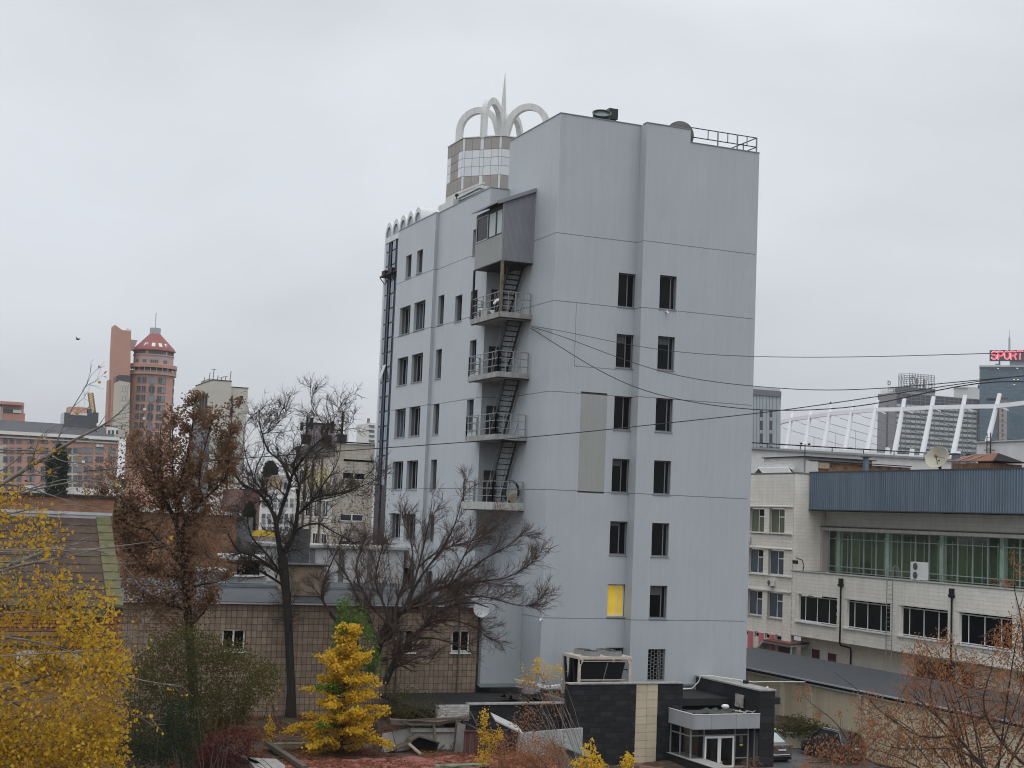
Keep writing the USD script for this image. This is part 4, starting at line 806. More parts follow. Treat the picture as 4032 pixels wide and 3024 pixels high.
for k in range(18): part('rung', M().bar((69.6, 90.30, 2.6 + k * .34), (69.6, 90.98, 2.6 + k * .34), .03), RAILG, la)
lb = thing('wall_lamp', 'floodlight on a bent bracket at the corner of the cream hall parapet', 'lamp', (70.0, 103.5, 8.5))
part('bracket', M().tube([(70.05, 102.6, 8.52), (70.05, 102.5, 9.0), (70.0, 102.7, 9.4), (69.95, 103.2, 9.5), (69.9, 103.4, 9.55)], .04), STEELD, lb)
part('lamp_head', M().prism(sbox(103.2, 9.05, 103.8, 9.35).difference(sbox(103.26, 9.1, 103.74, 9.3)), 'x', 69.8, 69.95).box(69.85, 69.9, 103.26, 103.74, 9.1, 9.3), STEELD, lb)

# on the hall roofs
pe = thing('roof_penthouse', 'white tiled stair head on the roof of the cream hall wing', 'stair head', (74, 107, 16.6))
part('wall', M().box(71.0, 78, 104.3, 110.3, 16.6, 17.98), mat('white_wash_tile', (.62, .60, .58), .8, .08, 1, tint=((.42, .37, .32), 1.5, .62)), pe)
for k in range(5): part('tile_course', M().box(70.985, 71.0, 104.3, 110.3, 16.72 + k * .25, 16.955 + k * .25), mat('white_course_%d' % k, (.64, .625, .61), .8, .07, 2, tint=((.40, .36, .32), 3, .62)), pe)
part('flat_roof', M().box(70.85, 78.2, 103.9, 110.5, 17.985, 18.06), STEELD, pe)
pe2 = thing('roof_brick_parapet', 'weathered orange brick parapet on the hall roof behind the ribbed fascia', 'parapet', (76, 104, 16.6))
BRK = mat('weathered_brick', (.22, .12, .065), .9, .35, 2.5, bump=.3, tint=((.07, .055, .05), 2, .5))
part('brickwork', M().box(72.6, 82, 104.2, 104.25, 16.6, 17.62).box(73.4, 79.5, 104.1, 104.19, 16.6, 17.15), BRK, pe2)
part('end_pier', M().box(71.1, 72.3, 104.05, 104.19, 16.6, 17.72), mat('whitewashed_pier', (.55, .54, .52), .8, .1, 2), pe2)
part('tile_patch', M().box(72.3, 73.5, 104.1, 104.2, 17.1, 17.6), mat('tan_tile', (.40, .31, .21), .8, .12, 3), pe2)
part('cap', M().box(71.4, 82, 104.0, 104.4, 17.70, 17.76), STEELD, pe2)
gs = thing('gable_vent', 'little white gable-roofed vent on the wing roof beside the tower', 'roof vent', (71, 108, 16.6))
part('roof_sheet', M().hexa([(70.2, 104.9, 16.63), (70.25, 105.6, 17.1), (70.25, 110.1, 17.1), (70.2, 109.3, 16.63), (70.25, 104.9, 16.67), (70.3, 105.6, 17.14), (70.3, 110.1, 17.14), (70.25, 109.3, 16.67)]).hexa([(70.3, 105.6, 17.1), (71.6, 106, 16.63), (71.6, 110.9, 16.63), (70.3, 110.1, 17.1), (70.3, 105.6, 17.13), (71.6, 106, 16.66), (71.6, 110.9, 16.66), (70.3, 110.1, 17.13)]), WHITEP, gs)
part('gable_end', M().add([(70.3, 109.3, 16.63), (70.35, 110.1, 17.09), (70.4, 110.9, 16.63)], [[0, 1, 2], [0, 2, 1]]), STEELR, gs)
vp = thing('roof_vent_pipe', 'square blue-grey flue with flat cap rising behind the ribbed fascia', 'flue', (76.4, 103, 16.6))
ZN = mat('zinc_blue', (.15, .19, .23), .5, .12)
part('shaft', M().box(76.2, 76.54, 102.8, 103.15, 16.6, 18.18), ZN, vp); part('cap', M().box(76.05, 76.7, 102.65, 103.3, 18.2, 18.25), STEELD, vp)
sdish = thing('satellite_dish', 'big cream satellite dish with feed arm above the ribbed fascia', 'satellite dish', (74.5, 91.5, 16.6))
CRD = mat('cream_dish', (.46, .44, .36), .6, .12, 2, tint=((.33, .30, .24), 2, .6))
c0 = np.array([75.2, 92.1, 17.70])
prof = [(r, .42 * r * r) for r in np.linspace(0, 1.28, 9)] + [(1.30, .70), (1.28, .74)]
part('reflector', M().lathe([(0, -.03)] + [(r, .58 * r * r - .03) for r in np.linspace(.1, .93, 8)] + [(.95, .49), (.93, .51)] + [(r, .58 * r * r) for r in np.linspace(.92, 0, 8)], c0, (-.83, -.38, .42), 40), CRD, sdish, smooth=40)
ax = np.array([-.83, -.38, .42]); ax /= np.linalg.norm(ax)
part('feed_arm', M().bar(c0 + ax * .1 + [0, 0, -.7], c0 + ax * .62, .05).bar(c0 + ax * .3 + [.2, -.6, 0], c0 + ax * .62, .04), STEELR, sdish)
part('feed_horn', M().cyl(c0 + ax * .55, c0 + ax * .78, .11, 12), mat('rust_brown', (.20, .10, .04), .7), sdish)
part('mast', M().bar(c0, c0 + [.3, .1, -1.3], .15), STEELD, sdish)
rs = thing('rusty_roof_hood', 'rust-red gabled metal hood on a low brick curb behind the fascia', 'roof hood', (75, 87, 16.6))
RUST = mat('rust_red_sheet', (.17, .065, .04), .7, .3, 2, tint=((.30, .19, .11), 3, .62))
part('curb', M().box(74.0, 77, 85.05, 89.1, 16.6, 17.3), BRK, rs)
part('roof_sheet', M().hexa([(73.9, 84.6, 17.40), (75.4, 85.75, 18.08), (75.4, 88.6, 18.02), (73.9, 89.5, 17.44), (73.9, 84.6, 17.45), (75.4, 85.75, 18.12), (75.4, 88.6, 18.06), (73.9, 89.5, 17.49)]), RUST, rs)
part('roof_sheet', M().hexa([(75.4, 85.75, 18.08), (76.9, 84.6, 17.4), (76.9, 89.5, 17.4), (75.4, 88.6, 18.02), (75.4, 85.75, 18.12), (76.9, 84.6, 17.45), (76.9, 89.5, 17.45), (75.4, 88.6, 18.06)]), RUST, rs)
part('hip_sheet', M().add([(73.9, 84.6, 17.46), (75.4, 85.73, 18.1), (76.9, 84.6, 17.46)], [[0, 1, 2], [0, 2, 1]]), STEELD, rs)
for y in (87.0, 88.2): part('seam_strip', M().bar((73.85, y + .25, 17.50), (75.4, y - .15, 18.10), .12, .03), mat('tan_strip_%d' % int(y * 10), (.40, .31, .22), .7, .2, 3), rs)
for i, (x, y) in enumerate(((76.0, 91.2), (76.6, 90.2))): top('flue_box', M().box(x, x + .5, y, y + .45, 16.6, 18.2).box(x - .08, x + .58, y - .08, y + .53, 18.21, 18.27), ZN, 'grey-blue square flue between the cream dish and the rusty hood, %s' % ('left one' if i == 0 else 'right one'), 'flue')
aw = M().bar((71.2, 104.4, 16.6), (71.2, 104.4, 19.1), .06).bar((70.7, 104.4, 18.95), (71.7, 104.4, 18.95), .06)
for x in (70.8, 71.6): aw.lathe([(0, 0), (.12, .05), (.12, .15), (0, .2)], (x, 104.4, 19.0), n=10)
top('wire_mast', aw, STEELD, 'thin mast with two insulators on the corner of the wing roof', 'mast')
wb = thing('white_roof_wall', 'long low white brick block with steel rail, behind the hall roofs', 'building', (105, 135, 0))
WW = mat('white_brickwork', (.62, .61, .60), .85, .08, 1.5, bump=.2, tint=((.45, .40, .38), 1.2, .63))
part('wall', M().hexa([(70, 130, 0), (135, 130, 0), (135, 138, 0), (70, 138, 0), (70, 130, 19.85), (135, 130, 20.15), (135, 138, 20.15), (70, 138, 19.85)]), WW, wb)
part('coping', M().bar((70, 130, 19.98), (135, 130, 20.28), .5, .22), mat('grey_coping', (.25, .27, .28), .6), wb)
rlp = M().bar((70, 129.9, 20.50), (135, 129.9, 20.92), .10, .12)
for k in range(16): x = 72 + k * 4; rlp.bar((x, 129.9, 20.0), (x, 129.9, 20.5 + .42 * (x - 70) / 65), .07)
part('handrail', rlp, STEELD, wb)
rb_ = thing('white_roof_block', 'white brick roof block with iron ladder at the right edge of the view', 'roof block', (98, 108, 16))
part('wall', M().box(95, 104, 96, 111.0, 14, 20.72), WW, rb_)
part('coping', M().box(94.85, 104, 95.9, 111.1, 20.725, 20.85), FRAMEA, rb_)
part('hatch', M().box(96, 97.5, 106.5, 108, 20.855, 21.0), STEELD, rb_)
for y in (109.25, 108.75): part('ladder_rail', M().bar((94.7, y, 18.2), (94.7, y, 21.6), .07), STEELD, rb_)
for k in range(9): part('ladder_rung', M().bar((94.7, 108.75, 18.3 + k * .36), (94.7, 109.25, 18.3 + k * .36), .04), STEELD, rb_)
part('bracket', M().bar((94.7, 108.2, 19.95), (94.7, 109.6, 20.0), .08), STEELD, rb_)
# ---------------------------------------------------------------- crowned tower and glazed bays behind the wing
TANP = [mat('tan_crown_panel_%d' % i, c, .5, .06, 1.5) for i, c in enumerate([(.30, .28, .255), (.27, .25, .225)])]
GLZP = [mat('pale_crown_panel_%d' % i, c, .25, .04, .8, spec=.6) for i, c in enumerate([(.54, .57, .575), (.58, .60, .60)])]
CROWNW = mat('crown_white', (.58, .58, .56), .55, .06, 2, streak=.15)
OA, OX, OY, OZ0, OZ1 = 3.51, 46.32, 113.755, 38.67, 43.05
ct = thing('crowned_tower', 'white octagonal roof tower with tan panels, topped by a crown of arches and spire', 'tower', (OX, OY, 33))
ap = OA / 2 * (1 + math.sqrt(2))
def octf(k, u, n, z):                                      # face k, u along the face, n outwards
    a = math.pi + k * math.pi / 4; nx, ny = math.cos(a), math.sin(a); tx, ty = -ny, nx
    return (OX + nx * (ap + n) + tx * u, OY + ny * (ap + n) + ty * u, z)
core = M(); oc = [octf(k, OA / 2, -.06, 0)[:2] for k in range(8)]
core.prism(oc, 'z', 32.9, OZ1 - .05); part('frame_core', core, mat('crown_joint', (.42, .43, .42), .6), ct)
part('roof_edge', M().prism(Polygon([octf(k, OA / 2, .05, 0)[:2] for k in range(8)]).difference(Polygon([octf(k, OA / 2, -.2, 0)[:2] for k in range(8)])), 'z', OZ1 - .045, OZ1 + .03), CROWNW, ct)
zr = [OZ0, 39.78, 40.56, 41.28, 41.96, OZ1 - .06]
for k in range(8):
    us = [-1.755, -1.52, -.85, -.17, .17, .85, 1.52, 1.755] if k % 2 else [-1.755, -.88, 0, .88, 1.755]
    for j in range(5):
        for i in range(len(us) - 1):
            narrow = k % 2 and i in (0, 3, 6)
            tan = (j in (0, 4) and not narrow) or (k % 2 == 0 and j in (1, 2, 3) and i in (1, 2))
            g = .035
            a, b = us[i] + g / 2, us[i + 1] - g / 2
            p = [octf(k, a, 0, zr[j] + g / 2), octf(k, b, 0, zr[j] + g / 2), octf(k, b, -.05, zr[j] + g / 2), octf(k, a, -.05, zr[j] + g / 2), octf(k, a, 0, zr[j + 1] - g / 2), octf(k, b, 0, zr[j + 1] - g / 2), octf(k, b, -.05, zr[j + 1] - g / 2), octf(k, a, -.05, zr[j + 1] - g / 2)]
            if k in (0, 1, 2, 7): part('panel', M().hexa(p), (TANP[1] if k == 0 else TANP[0]) if tan else GLZP[(i + j) % 2], ct)
    part('base_panel', M().hexa([octf(k, u, n, z) for z in (32.9, OZ0 - .03) for u, n in ((-1.74, .02), (1.74, .02), (1.74, -.05), (-1.74, -.05))]), CROWNW, ct)
top_z = float(ony(1480 + 1132 / 2.2114, 250 + 78 / 2.2114, OY)[2])
sp = ct
part('spire', M().tube([(OX, OY, OZ1), (OX, OY, OZ1 + .9), (OX, OY, 45.6), (OX, OY, 47.5), (OX, OY, top_z)], [.46, .30, .34, .20, .012], 4), CROWNW, sp)
for k in range(4):
    a = math.pi * 1.25 + k * math.pi / 2; d = np.array([math.cos(a), math.sin(a), 0]); s = np.array([-d[1], d[0], 0])
    path = [(4.02, OZ1 - .1), (4.02, 44.0)] + [(2.27 + 1.75 * math.cos(t), 44.75 + 1.80 * math.sin(t)) for t in np.linspace(0, math.pi * .93, 22)] + [(.30, 44.2)]
    v, f = [], []
    for i, (r, z) in enumerate(path):
        i0, i1 = max(0, i - 1), min(len(path) - 1, i + 1); tr_, tz = path[i1][0] - path[i0][0], path[i1][1] - path[i0][1]; L = math.hypot(tr_, tz); nr, nz = -tz / L, tr_ / L
        h, w = .27, .22
        for e, q in ((-1, -1), (1, -1), (1, 1), (-1, 1)): v.append(np.array([OX, OY, 0]) + d * (r + nr * h * e) + s * w * q + [0, 0, z + nz * h * e])
    for i in range(len(path) - 1):
        for q in range(4): b = i * 4; f += [[b + q, b + (q + 1) % 4, b + 4 + (q + 1) % 4], [b + q, b + 4 + (q + 1) % 4, b + 4 + q]]
    v = np.array(v); f = np.array(f); part('arch', M().add(v, f[:, ::-1]), CROWNW, sp)
# roofscape between wing and tower
rp = thing('roof_skylight', 'sloping glazed roof canopy with white rim at the foot of the octagonal tower', 'skylight', (40, 100, 33))
A = ony(1640 + 500 / 3.024, 700 + 240 / 3.024, 104.0); B = ony(1640 + 765 / 3.024, 700 + 105 / 3.024, 96.0); Cc = ony(1640 + 860 / 3.024, 700 + 122 / 3.024, 93.0)
dn = np.array([0, 0, -.9])
part('rim', M().bar(A, B, .25, .16).bar(B, Cc, .25, .16).bar(A + [0, 0, .35], B + [.2, 0, .3], .2, .14), CROWNW, rp)
part('glazing', M().hexa([A + [0, 0, -.25], B + [0, 0, -.25], B + [1.2, 0, -.3], A + [1.2, 0, -.3], A + [0, 0, -.1], B + [0, 0, -.1], B + [1.2, 0, -.1], A + [1.2, 0, -.1]]), mat('skylight_glass', (.30, .35, .38), .15, .1, 3), rp)
P1 = ony(1640 + 258 / 3.024, 700 + 340 / 3.024, 107.5); P2 = ony(1640 + 438 / 3.024, 700 + 250 / 3.024, 103.5)
part('parapet_wall', M().hexa([P1 + [0, 0, -1.6], P2 + [0, 0, -1.6], P2 + [2, 0, -1.6], P1 + [2, 0, -1.6], P1, P2, P2 + [2, 0, 0], P1 + [2, 0, 0]]), CROWNW, rp)
Q1 = ony(1640 + 70 / 3.024, 700 + 420 / 3.024, 109); Q2 = ony(1640 + 255 / 3.024, 700 + 355 / 3.024, 107.6)
part('parapet_wall', M().hexa([Q1 + [0, 0, -1.6], Q2 + [0, 0, -1.6], Q2 + [2, 0, -1.6], Q1 + [2, 0, -1.6], Q1 + [0, 0, -.1], Q2 + [0, 0, -.1], Q2 + [2, 0, 0], Q1 + [2, 0, 0]]), mat('grey_parapet', (.30, .31, .31), .7, .1), rp)
part('roof_sheet', M().hexa([Q1 + [-.2, -.3, -.45], Q2 + [-.9, -.6, -.75], Q2 + [0, 0, -.5], Q1 + [.8, 0, -.2], Q1 + [-.2, -.3, -.40], Q2 + [-.9, -.6, -.7], Q2 + [0, 0, -.45], Q1 + [.8, 0, -.15]]), WHITEP, rp)
for i, (x, y, Y_) in enumerate(((480, 210, 104), (108, 380, 108.4))):
    p = ony(1640 + x / 3.024, 700 + y / 3.024, Y_)
    top('roof_lamp', M().bar(p + [0, 0, -1.4], p, .07).tm(trimesh.creation.icosphere(2, .15).apply_translation(p)), STEELD, 'small dark lamp on a stem above the wing roof, %s' % ('beside the skylight rim' if i == 0 else 'further left beside the arched bays'), 'lamp')
by = thing('glazed_bays', 'row of round-arched dark glass bays on the far end of the office block', 'glazed facade', (36.2, 111, 10))
GLM = mat('bay_frame', (.016, .021, .034), .4, .15)
GLV = [mat('sky_glass_%d' % i, c, .06, .12, .3, spec=.8) for i, c in enumerate([(.085, .11, .145), (.13, .16, .20), (.05, .068, .095)])]
ARCW = mat('arch_white', (.60, .61, .61), .6, .06)
XB = 36.0
part('back_wall', M().box(XB + .36, 48, 105.5, 113.2, 2, 33.7), GLM, by)
part('end_pilaster', M().box(XB + .1, XB + .6, 112.42, 113.0, 2, 34.5), ARCW, by)
for i in range(5):
    y1 = 112.36 - 1.74 * i; y0 = y1 - 1.36; yc, r_ = (y0 + y1) / 2, (y1 - y0) / 2
    th = np.linspace(0, math.pi, 17)
    hood = Polygon([(yc + (r_ + .17) * math.cos(t), 34.0 + (r_ + .25) * 1.25 * math.sin(t)) for t in th] + [(yc - r_ - .17, 33.5), (yc + r_ + .17, 33.5)])
    lite = Polygon([(yc + r_ * math.cos(t), 33.95 + r_ * 1.2 * math.sin(t)) for t in th])
    part('arch_hood', M().prism(hood.difference(lite.buffer(.01)), 'x', XB - .05, XB + 1.5), ARCW, by)
    part('arch_pane', M().prism(lite, 'x', XB + .05, XB + .08), mat('arch_glass_%d' % i, (.22, .25, .275), .15, .1), by)
    if i < 3:
        zs_ = np.linspace(14, 33.9, 18)
        part('bay_side', M().box(XB + .02, XB + .36, y0, y0 + .05, 2, 33.9), GLM, by)
        b_ = part('bay_frame', M().box(XB + .06, XB + .36, y0 + .05, y1, 2, 33.9), GLM, by)
        for j in range(17):
            for k in range(2):
                a = y0 + .60 + k * .385
                if i < 2: part('bay_pane', M().box(XB, XB + .05, a, a + .345, zs_[j] + .06, zs_[j + 1] - .06), GLV[(j * 3 + k + i) % 3 if (j * 7 + i) % 5 == 0 else (0 if j % 2 else 1)], b_)
        lz = 30.7
        part('bay_ledge', M().box(XB - .45, XB + .05, y0 + .2, y1 - .1, lz, lz + .1).bar((XB - .45, y0 + .25, lz), (XB - .02, y0 + .25, lz - .5), .06).bar((XB - .45, y1 - .15, lz), (XB - .02, y1 - .15, lz - .5), .06).box(XB - .35, XB - .02, y0 + .3, y1 - .3, lz + .1, lz + .5), STEELD, b_)
part('open_vent_pane', M().hexa([(XB - .4, 110.9, 22.4), (XB - .4, 111.6, 22.4), (XB - .36, 111.6, 22.4), (XB - .36, 110.9, 22.4), (XB, 110.9, 23.6), (XB, 111.6, 23.6), (XB + .04, 111.6, 23.6), (XB + .04, 110.9, 23.6)]), ARCW, by)

# ---------------------------------------------------------------- middle distance, left
def far_window(parent, ax, c, u0, u1, z0, z1, frame, pane, fw=.07, out=.03, poly=None):
    """Window on a wall facing -y (ax y, plane c) or -x (ax x): frame standing proud, pane behind it."""
    full = poly if poly is not None else sbox(u0, z0, u1, z1)
    w = part('window', M().prism(full.difference(full.buffer(-fw)).union(sbox((u0 + u1) / 2 - fw * .35, z0 + fw, (u0 + u1) / 2 + fw * .35, z1 - fw)), ax, c - out, c + .001), frame, parent)
    part('pane', M().prism(full.buffer(-fw * .9), ax, c - out * .4, c - out * .2), pane, w)
    return w
WTILE = usdkit.material(stage, '/World/Looks/pale_tile_wall', {
    'g': ('geometry', {}), 's': ('separate_xyz', {}), 'a': ('math', {'math_type': 'add'}), 'c': ('combine_xyz', {}), 'b': ('brick_texture', {'scale': 1.0, 'brick_width': .62, 'row_height': .30, 'mortar_size': .02, 'color1': (.56, .53, .47), 'color2': (.50, .47, .41), 'mortar': (.42, .38, .33), 'offset': .0}),
    'n': ('noise_texture', {'scale': .5, 'detail': 6.0}), 'r': ('rgb_ramp', {'ramp': [(.35, (.82, .78, .72)), (.6, (1.05, 1.05, 1.05))]}), 'm': ('mix', {'mix_type': 'multiply', 'fac': 1.0}), 'p': ('principled_bsdf', {'roughness': .75})},
    [('g.position', 's.vector'), ('s.x', 'a.value1'), ('s.y', 'a.value2'), ('a.value', 'c.x'), ('s.z', 'c.y'), ('c.vector', 'b.vector'), ('g.position', 'n.vector'), ('n.fac', 'r.fac'), ('b.color', 'm.color1'), ('r.color', 'm.color2'), ('m.color', 'p.base_color')], surface='p.BSDF')
tb = thing('tiled_office', 'cream tiled block with dark top fascia and strip windows, behind the bare tree', 'building', (46, 136, -3))
TX, TY = 37.73, 130.0
part('wall', M().box(TX, 60, TY, 143.4, -3, 18.05), WTILE, tb)
part('fascia', M().box(TX - .12, TX - .002, TY - .1, 143.4, 16.85, 18.1), mat('brown_fascia', (.10, .085, .08), .6, .15), tb)
part('roof_edge', M().box(TX - .14, 60, TY - .14, TY + .3, 18.105, 18.2), STEELD, tb)
part('slot_window', M().box(38.6, 42.6, TY - .03, TY + .01, 16.45, 16.62).box(42.8, 48, TY - .03, TY + .01, 16.43, 16.6), GLASSD, tb)
for z in (14.8, 11.0, 8.6, 5.6): 
    for a in (38.55, 43.0):
        w = part('window', M().prism(sbox(a, z - .05, a + 2.15, z + .62).difference(unary_union([sbox(a + .05, z + .05, a + 1.0, z + .56), sbox(a + 1.14, z + .05, a + 2.1, z + .56)])), 'y', TY - .04, TY + .001), FRAMEW, tb)
        part('pane', M().box(a + .05, a + 2.1, TY - .02, TY - .01, z + .04, z + .58), GLASSB if z < 12 else GLASSD, w)
for k in range(4):
    for z in (14.2, 11.2, 8.2, 5.2, 2.2): far_window(tb, 'x', TX, 131.2 + 3.0 * k, 133.0 + 3.0 * k, z, z + 1.6, FRAMEW, GLASSD, fw=.12)
for y in (133.7, 136.8, 139.6): part('downpipe', M().bar((TX - .12, y, -3), (TX - .12, y, 16.8), .16), STEELR, tb)
part('yellow_panel', M().box(TX - .05, TX - .001, 131.3, 139, 14.0, 15.8).box(TX - .05, TX - .001, 131.3, 139, 6.8, 7.9), mat('faded_yellow', (.42, .37, .20), .8, .2), tb)
for i, (x, y0_, y1_) in enumerate(((1143, 250, 490), (1018, 320, 480), (850, 290, 520))):
    p = at(800 + x / 2.074, 1500 + y0_ / 2.074, 138 + i * 2); q = at(800 + x / 2.074, 1500 + y1_ / 2.074, 138 + i * 2); q[0] = p[0]; q[1] = p[1]; q[2] = 18.1
    a_ = thing('antenna_mast', ['rooftop cell antenna with pale panels on the tiled office, right-hand mast', 'thin dark cell mast on the tiled office roof, middle one', 'cell antenna mast with crossbars on the tiled office roof, leftmost'][i], 'antenna', q)
    part('pole', M().bar(q, p, .14), STEELD, a_)
    part('panel_antenna', M().bar(p + [.45, 0, -.1], p + [.45, 0, -2.9 if i == 0 else -1.2], .28), GLZP[0] if i == 0 else STEELD, a_)
    part('panel_antenna', M().bar(p + [-.45, .2, -.6], p + [-.45, .2, -2.2 if i == 0 else -1.4], .24), GLZP[1] if i == 0 else STEELD, a_)
    part('bracket', M().bar(p + [-.5, 0, -.9], p + [.5, 0, -.9], .1).bar(p + [-.5, 0, -1.8], p + [.5, 0, -1.8], .1).box(q[0] - .4, q[0] + .4, q[1] - .3, q[1] + .3, 18.1, 19.0), STEELD, a_)
rb2 = thing('roof_hut', 'mauve-grey roof hut on the tiled office behind the bare twigs', 'roof hut', (40, 142, 18))
part('wall', M().box(38.5, 41.2, 141.5, 143.3, 18.0, 20.3), mat('mauve_grey', (.20, .18, .20), .8, .15), rb2); part('roof', M().box(38.3, 41.4, 141.3, 143.4, 20.31, 20.45), STEELD, rb2)

# brown tiled single-storey building
BT = [mat('brown_tile_%d' % i, c, .75, .14, 2.5, bump=.15, streak=.15) for i, c in enumerate([(.30, .225, .165), (.27, .205, .15), (.325, .25, .185), (.25, .19, .14)])]
bt = thing('brown_tiled_house', 'long single-storey building faced with square brown tiles, behind the bare tree', 'building', (22, 86, 0))
YB, BX0, BX1, BZ0, BZ1 = 83.2, 3.0, 33.72, -1.8, 6.45
wins = [(18.15, 3.85, 19.45, 5.05), (31.95, 3.8, 33.1, 5.1), (28.4, 3.8, 29.6, 5.1), (8.2, 3.85, 9.5, 5.05)]
tl = []
nzt = 22; hz = (BZ1 - BZ0) / nzt; wz = .30
vis = []
for j in range(nzt):
    for i in range(int((BX1 - BX0) / wz)):
        a, b, c, d = BX0 + i * wz + .012, BX0 + (i + 1) * wz - .012, BZ0 + j * hz + .014, BZ0 + (j + 1) * hz - .014
        p = sbox(a, c, b, d)
        if any(w_[0] - .05 < b and a < w_[2] + .05 and w_[1] - .05 < d and c < w_[3] + .05 for w_ in wins):
            for w_ in wins: p = p.difference(sbox(w_[0] - .02, w_[1] - .02, w_[2] + .02, w_[3] + .02))
        if p.is_empty or p.area < .004: continue
        pb = p.bounds; m_ = M().box(pb[0], pb[2], YB - .03 - rr.random() * .008, YB + .01, pb[1], pb[3])
        key = abs((a - 23) / 6) + abs((c - 2.5) / 3) 
        tl.append((key, m_))
tl.sort(key=lambda t: t[0]); pieces('tile', [t[1] for t in tl[:300]], BT, bt)
for q_ in range(4):
    r = M()
    for t in tl[300 + q_::4]: r.add(*t[1].arr())
    part('tile_field', r, BT[q_], bt, kind='stuff')
part('wall', M().prism(holes_cut(sbox(BX0, BZ0, BX1, BZ1), wins), 'y', YB + .012, YB + .35), mat('dark_joint', (.055, .043, .035), .9), bt)
for i, (a, b, c, d) in enumerate(wins):
    w = part('window', M().prism(sbox(a, b, c, d).difference(unary_union([sbox(a + .09, b + .09, (a + c) / 2 - .05, d - .09), sbox((a + c) / 2 + .05, b + .09, c - .09, d - .09)])), 'y', YB + .06, YB + .14), FRAMEW, bt)
    part('pane', M().box(a + .05, c - .05, YB + .1, YB + .11, b + .05, d - .05), GLASSD, w); part('sill', M().box(a - .1, c + .1, YB - .12, YB + .1, b - .12, b - .02), FRAMEW, w)
part('eave_edge', M().box(BX0 - .2, BX1 - .1, YB - .3, YB - .22, 6.47, 6.56), mat('zinc_eave', (.42, .43, .45), .4, .1), bt)
part('eave_soffit', M().box(BX0 - .2, BX1 - .1, YB - .22, YB + .3, 6.46, 6.5), STEELD, bt)
RSL = mat('dark_slate_roof', (.06, .065, .07), .55, .2, 1)
part('roof', M().hexa([(BX0 - .2, YB - .3, 6.57), (BX1 - .1, YB - .3, 6.57), (BX1 - .1, 87, 7.1), (BX0 - .2, 87, 7.1), (BX0 - .2, YB - .3, 6.6), (BX1 - .1, YB - .3, 6.6), (BX1 - .1, 87, 7.2), (BX0 - .2, 87, 7.2)]), RSL, bt)
part('roof', M().box(BX0 - .2, BX1 - .1, 87.0, 95, 6.4, 7.19), RSL, bt)
part('roof_edge', M().box(BX0, 31, 86.9, 87.0, 7.205, 7.35), mat('bluegrey_edge', (.20, .24, .27), .5), bt)
part('stair_head', M().box(22.1, 24.3, 84.6, 87, 6.9, 8.6), mat('tan_tile_box', (.30, .235, .165), .8, .12, 3), bt)
part('stair_head_cap', M().box(22.0, 24.6, 84.5, 87.1, 8.61, 8.7), STEELD, bt)
for x in (28.0, 28.55, 32.4): part('wall_pipe', M().bar((x, YB - .12, 1.3), (x, YB - .12, 6.4), .09), STEELR, bt)
part('wall_box', M().box(27.6, 27.85, YB - .25, YB - .05, 3.3, 3.5), BLACKM, bt)
dsh = thing('satellite_dish', 'round white mesh dish on the corner of the brown tiled building, low beside the tower', 'satellite dish', (33.6, 82.8, 6.2))
part('reflector', M().lathe([(0, 0), (.2, .02), (.36, .07), (.47, .13), (.48, .15), (.36, .09), (.2, .04), (0, .02)], (33.5, 82.55, 6.35), (-.2, -.95, .25), 36), mat('white_dish', (.50, .51, .52), .5, .05), dsh, smooth=40)
ax = np.array([-.2, -.95, .25]); ax /= np.linalg.norm(ax)
part('rib', M().bar(np.array([33.5, 82.5, 6.35]) + ax * .16 + [-.45, .1, 0], np.array([33.5, 82.5, 6.35]) + ax * .16 + [.45, -.1, 0], .02).bar((33.47, 82.4, 5.9), (33.47, 82.4, 6.8), .02), FRAMEA, dsh)
part('mount', M().bar((33.5, 82.6, 6.35), (33.5, 83.0, 6.2), .09).bar((33.5, 83.0, 5.9), (33.5, 83.0, 6.6), .07), STEELD, dsh)
top('white_flue', M().cyl((34.0, 85.2, 6.5), (34.0, 85.2, 8.2), .16, 12).cyl((34.0, 85.2, 8.2), (34.0, 85.2, 8.4), .22, 12), WHITEP, 'short white flue pipe on the brown building roof by the tower notch', 'flue')

# pale sheds and brick house behind it
BLUEP = mat('pale_blue_sheet', (.30, .40, .46), .6, .1)
sh = thing('pale_blue_shed', 'pale blue and white sheds behind the brown building roof', 'shed', (19, 93, 3))
_a = ony(735, 2248, 91.0); _b = ony(903, 2322, 91.0); _c = ony(1047, 2322, 91.5); zt_ = float(_a[2])
part('wall', M().box(_a[0], _b[0], 91, 94, 5, zt_), BLUEP, sh); part('panel_edge', M().box(_a[0] + 1.2, _a[0] + 1.27, 90.95, 91, 5, zt_).box(_a[0] + 2.3, _a[0] + 2.37, 90.95, 91, 5, zt_), WHITEP, sh); part('roof', M().box(_a[0] - .2, _b[0] + .1, 90.7, 94.2, zt_ + .01, zt_ + .12), CONCL, sh)
part('wall', M().box(_b[0] + .1, _c[0], 91.5, 95, 5, zt_ - .3), WHITEP, sh); part('roof', M().box(_b[0], _c[0] + .2, 91.2, 95.2, zt_ + .75, zt_ + 1.0).box(_b[0] + .1, _c[0], 91.2, 95.2, zt_ - .29, zt_ - .2), WHITEP, sh); part('window_strip', M().box(_b[0] + .5, _c[0] - .5, 91.45, 91.5, zt_ - .15, zt_ + .7), GLASSD, sh)
sh2 = thing('white_shed', 'long low white building seen through the twigs, left of the tower foot', 'shed', (30, 104, 2))
part('wall', M().box(24.4, 34.5, 100, 104, 2, 9.3), mat('white_render', (.58, .575, .57), .8, .06, .6), sh2); part('roof', M().box(24.2, 34.7, 99.7, 104.2, 9.31, 9.5), CONCL, sh2)
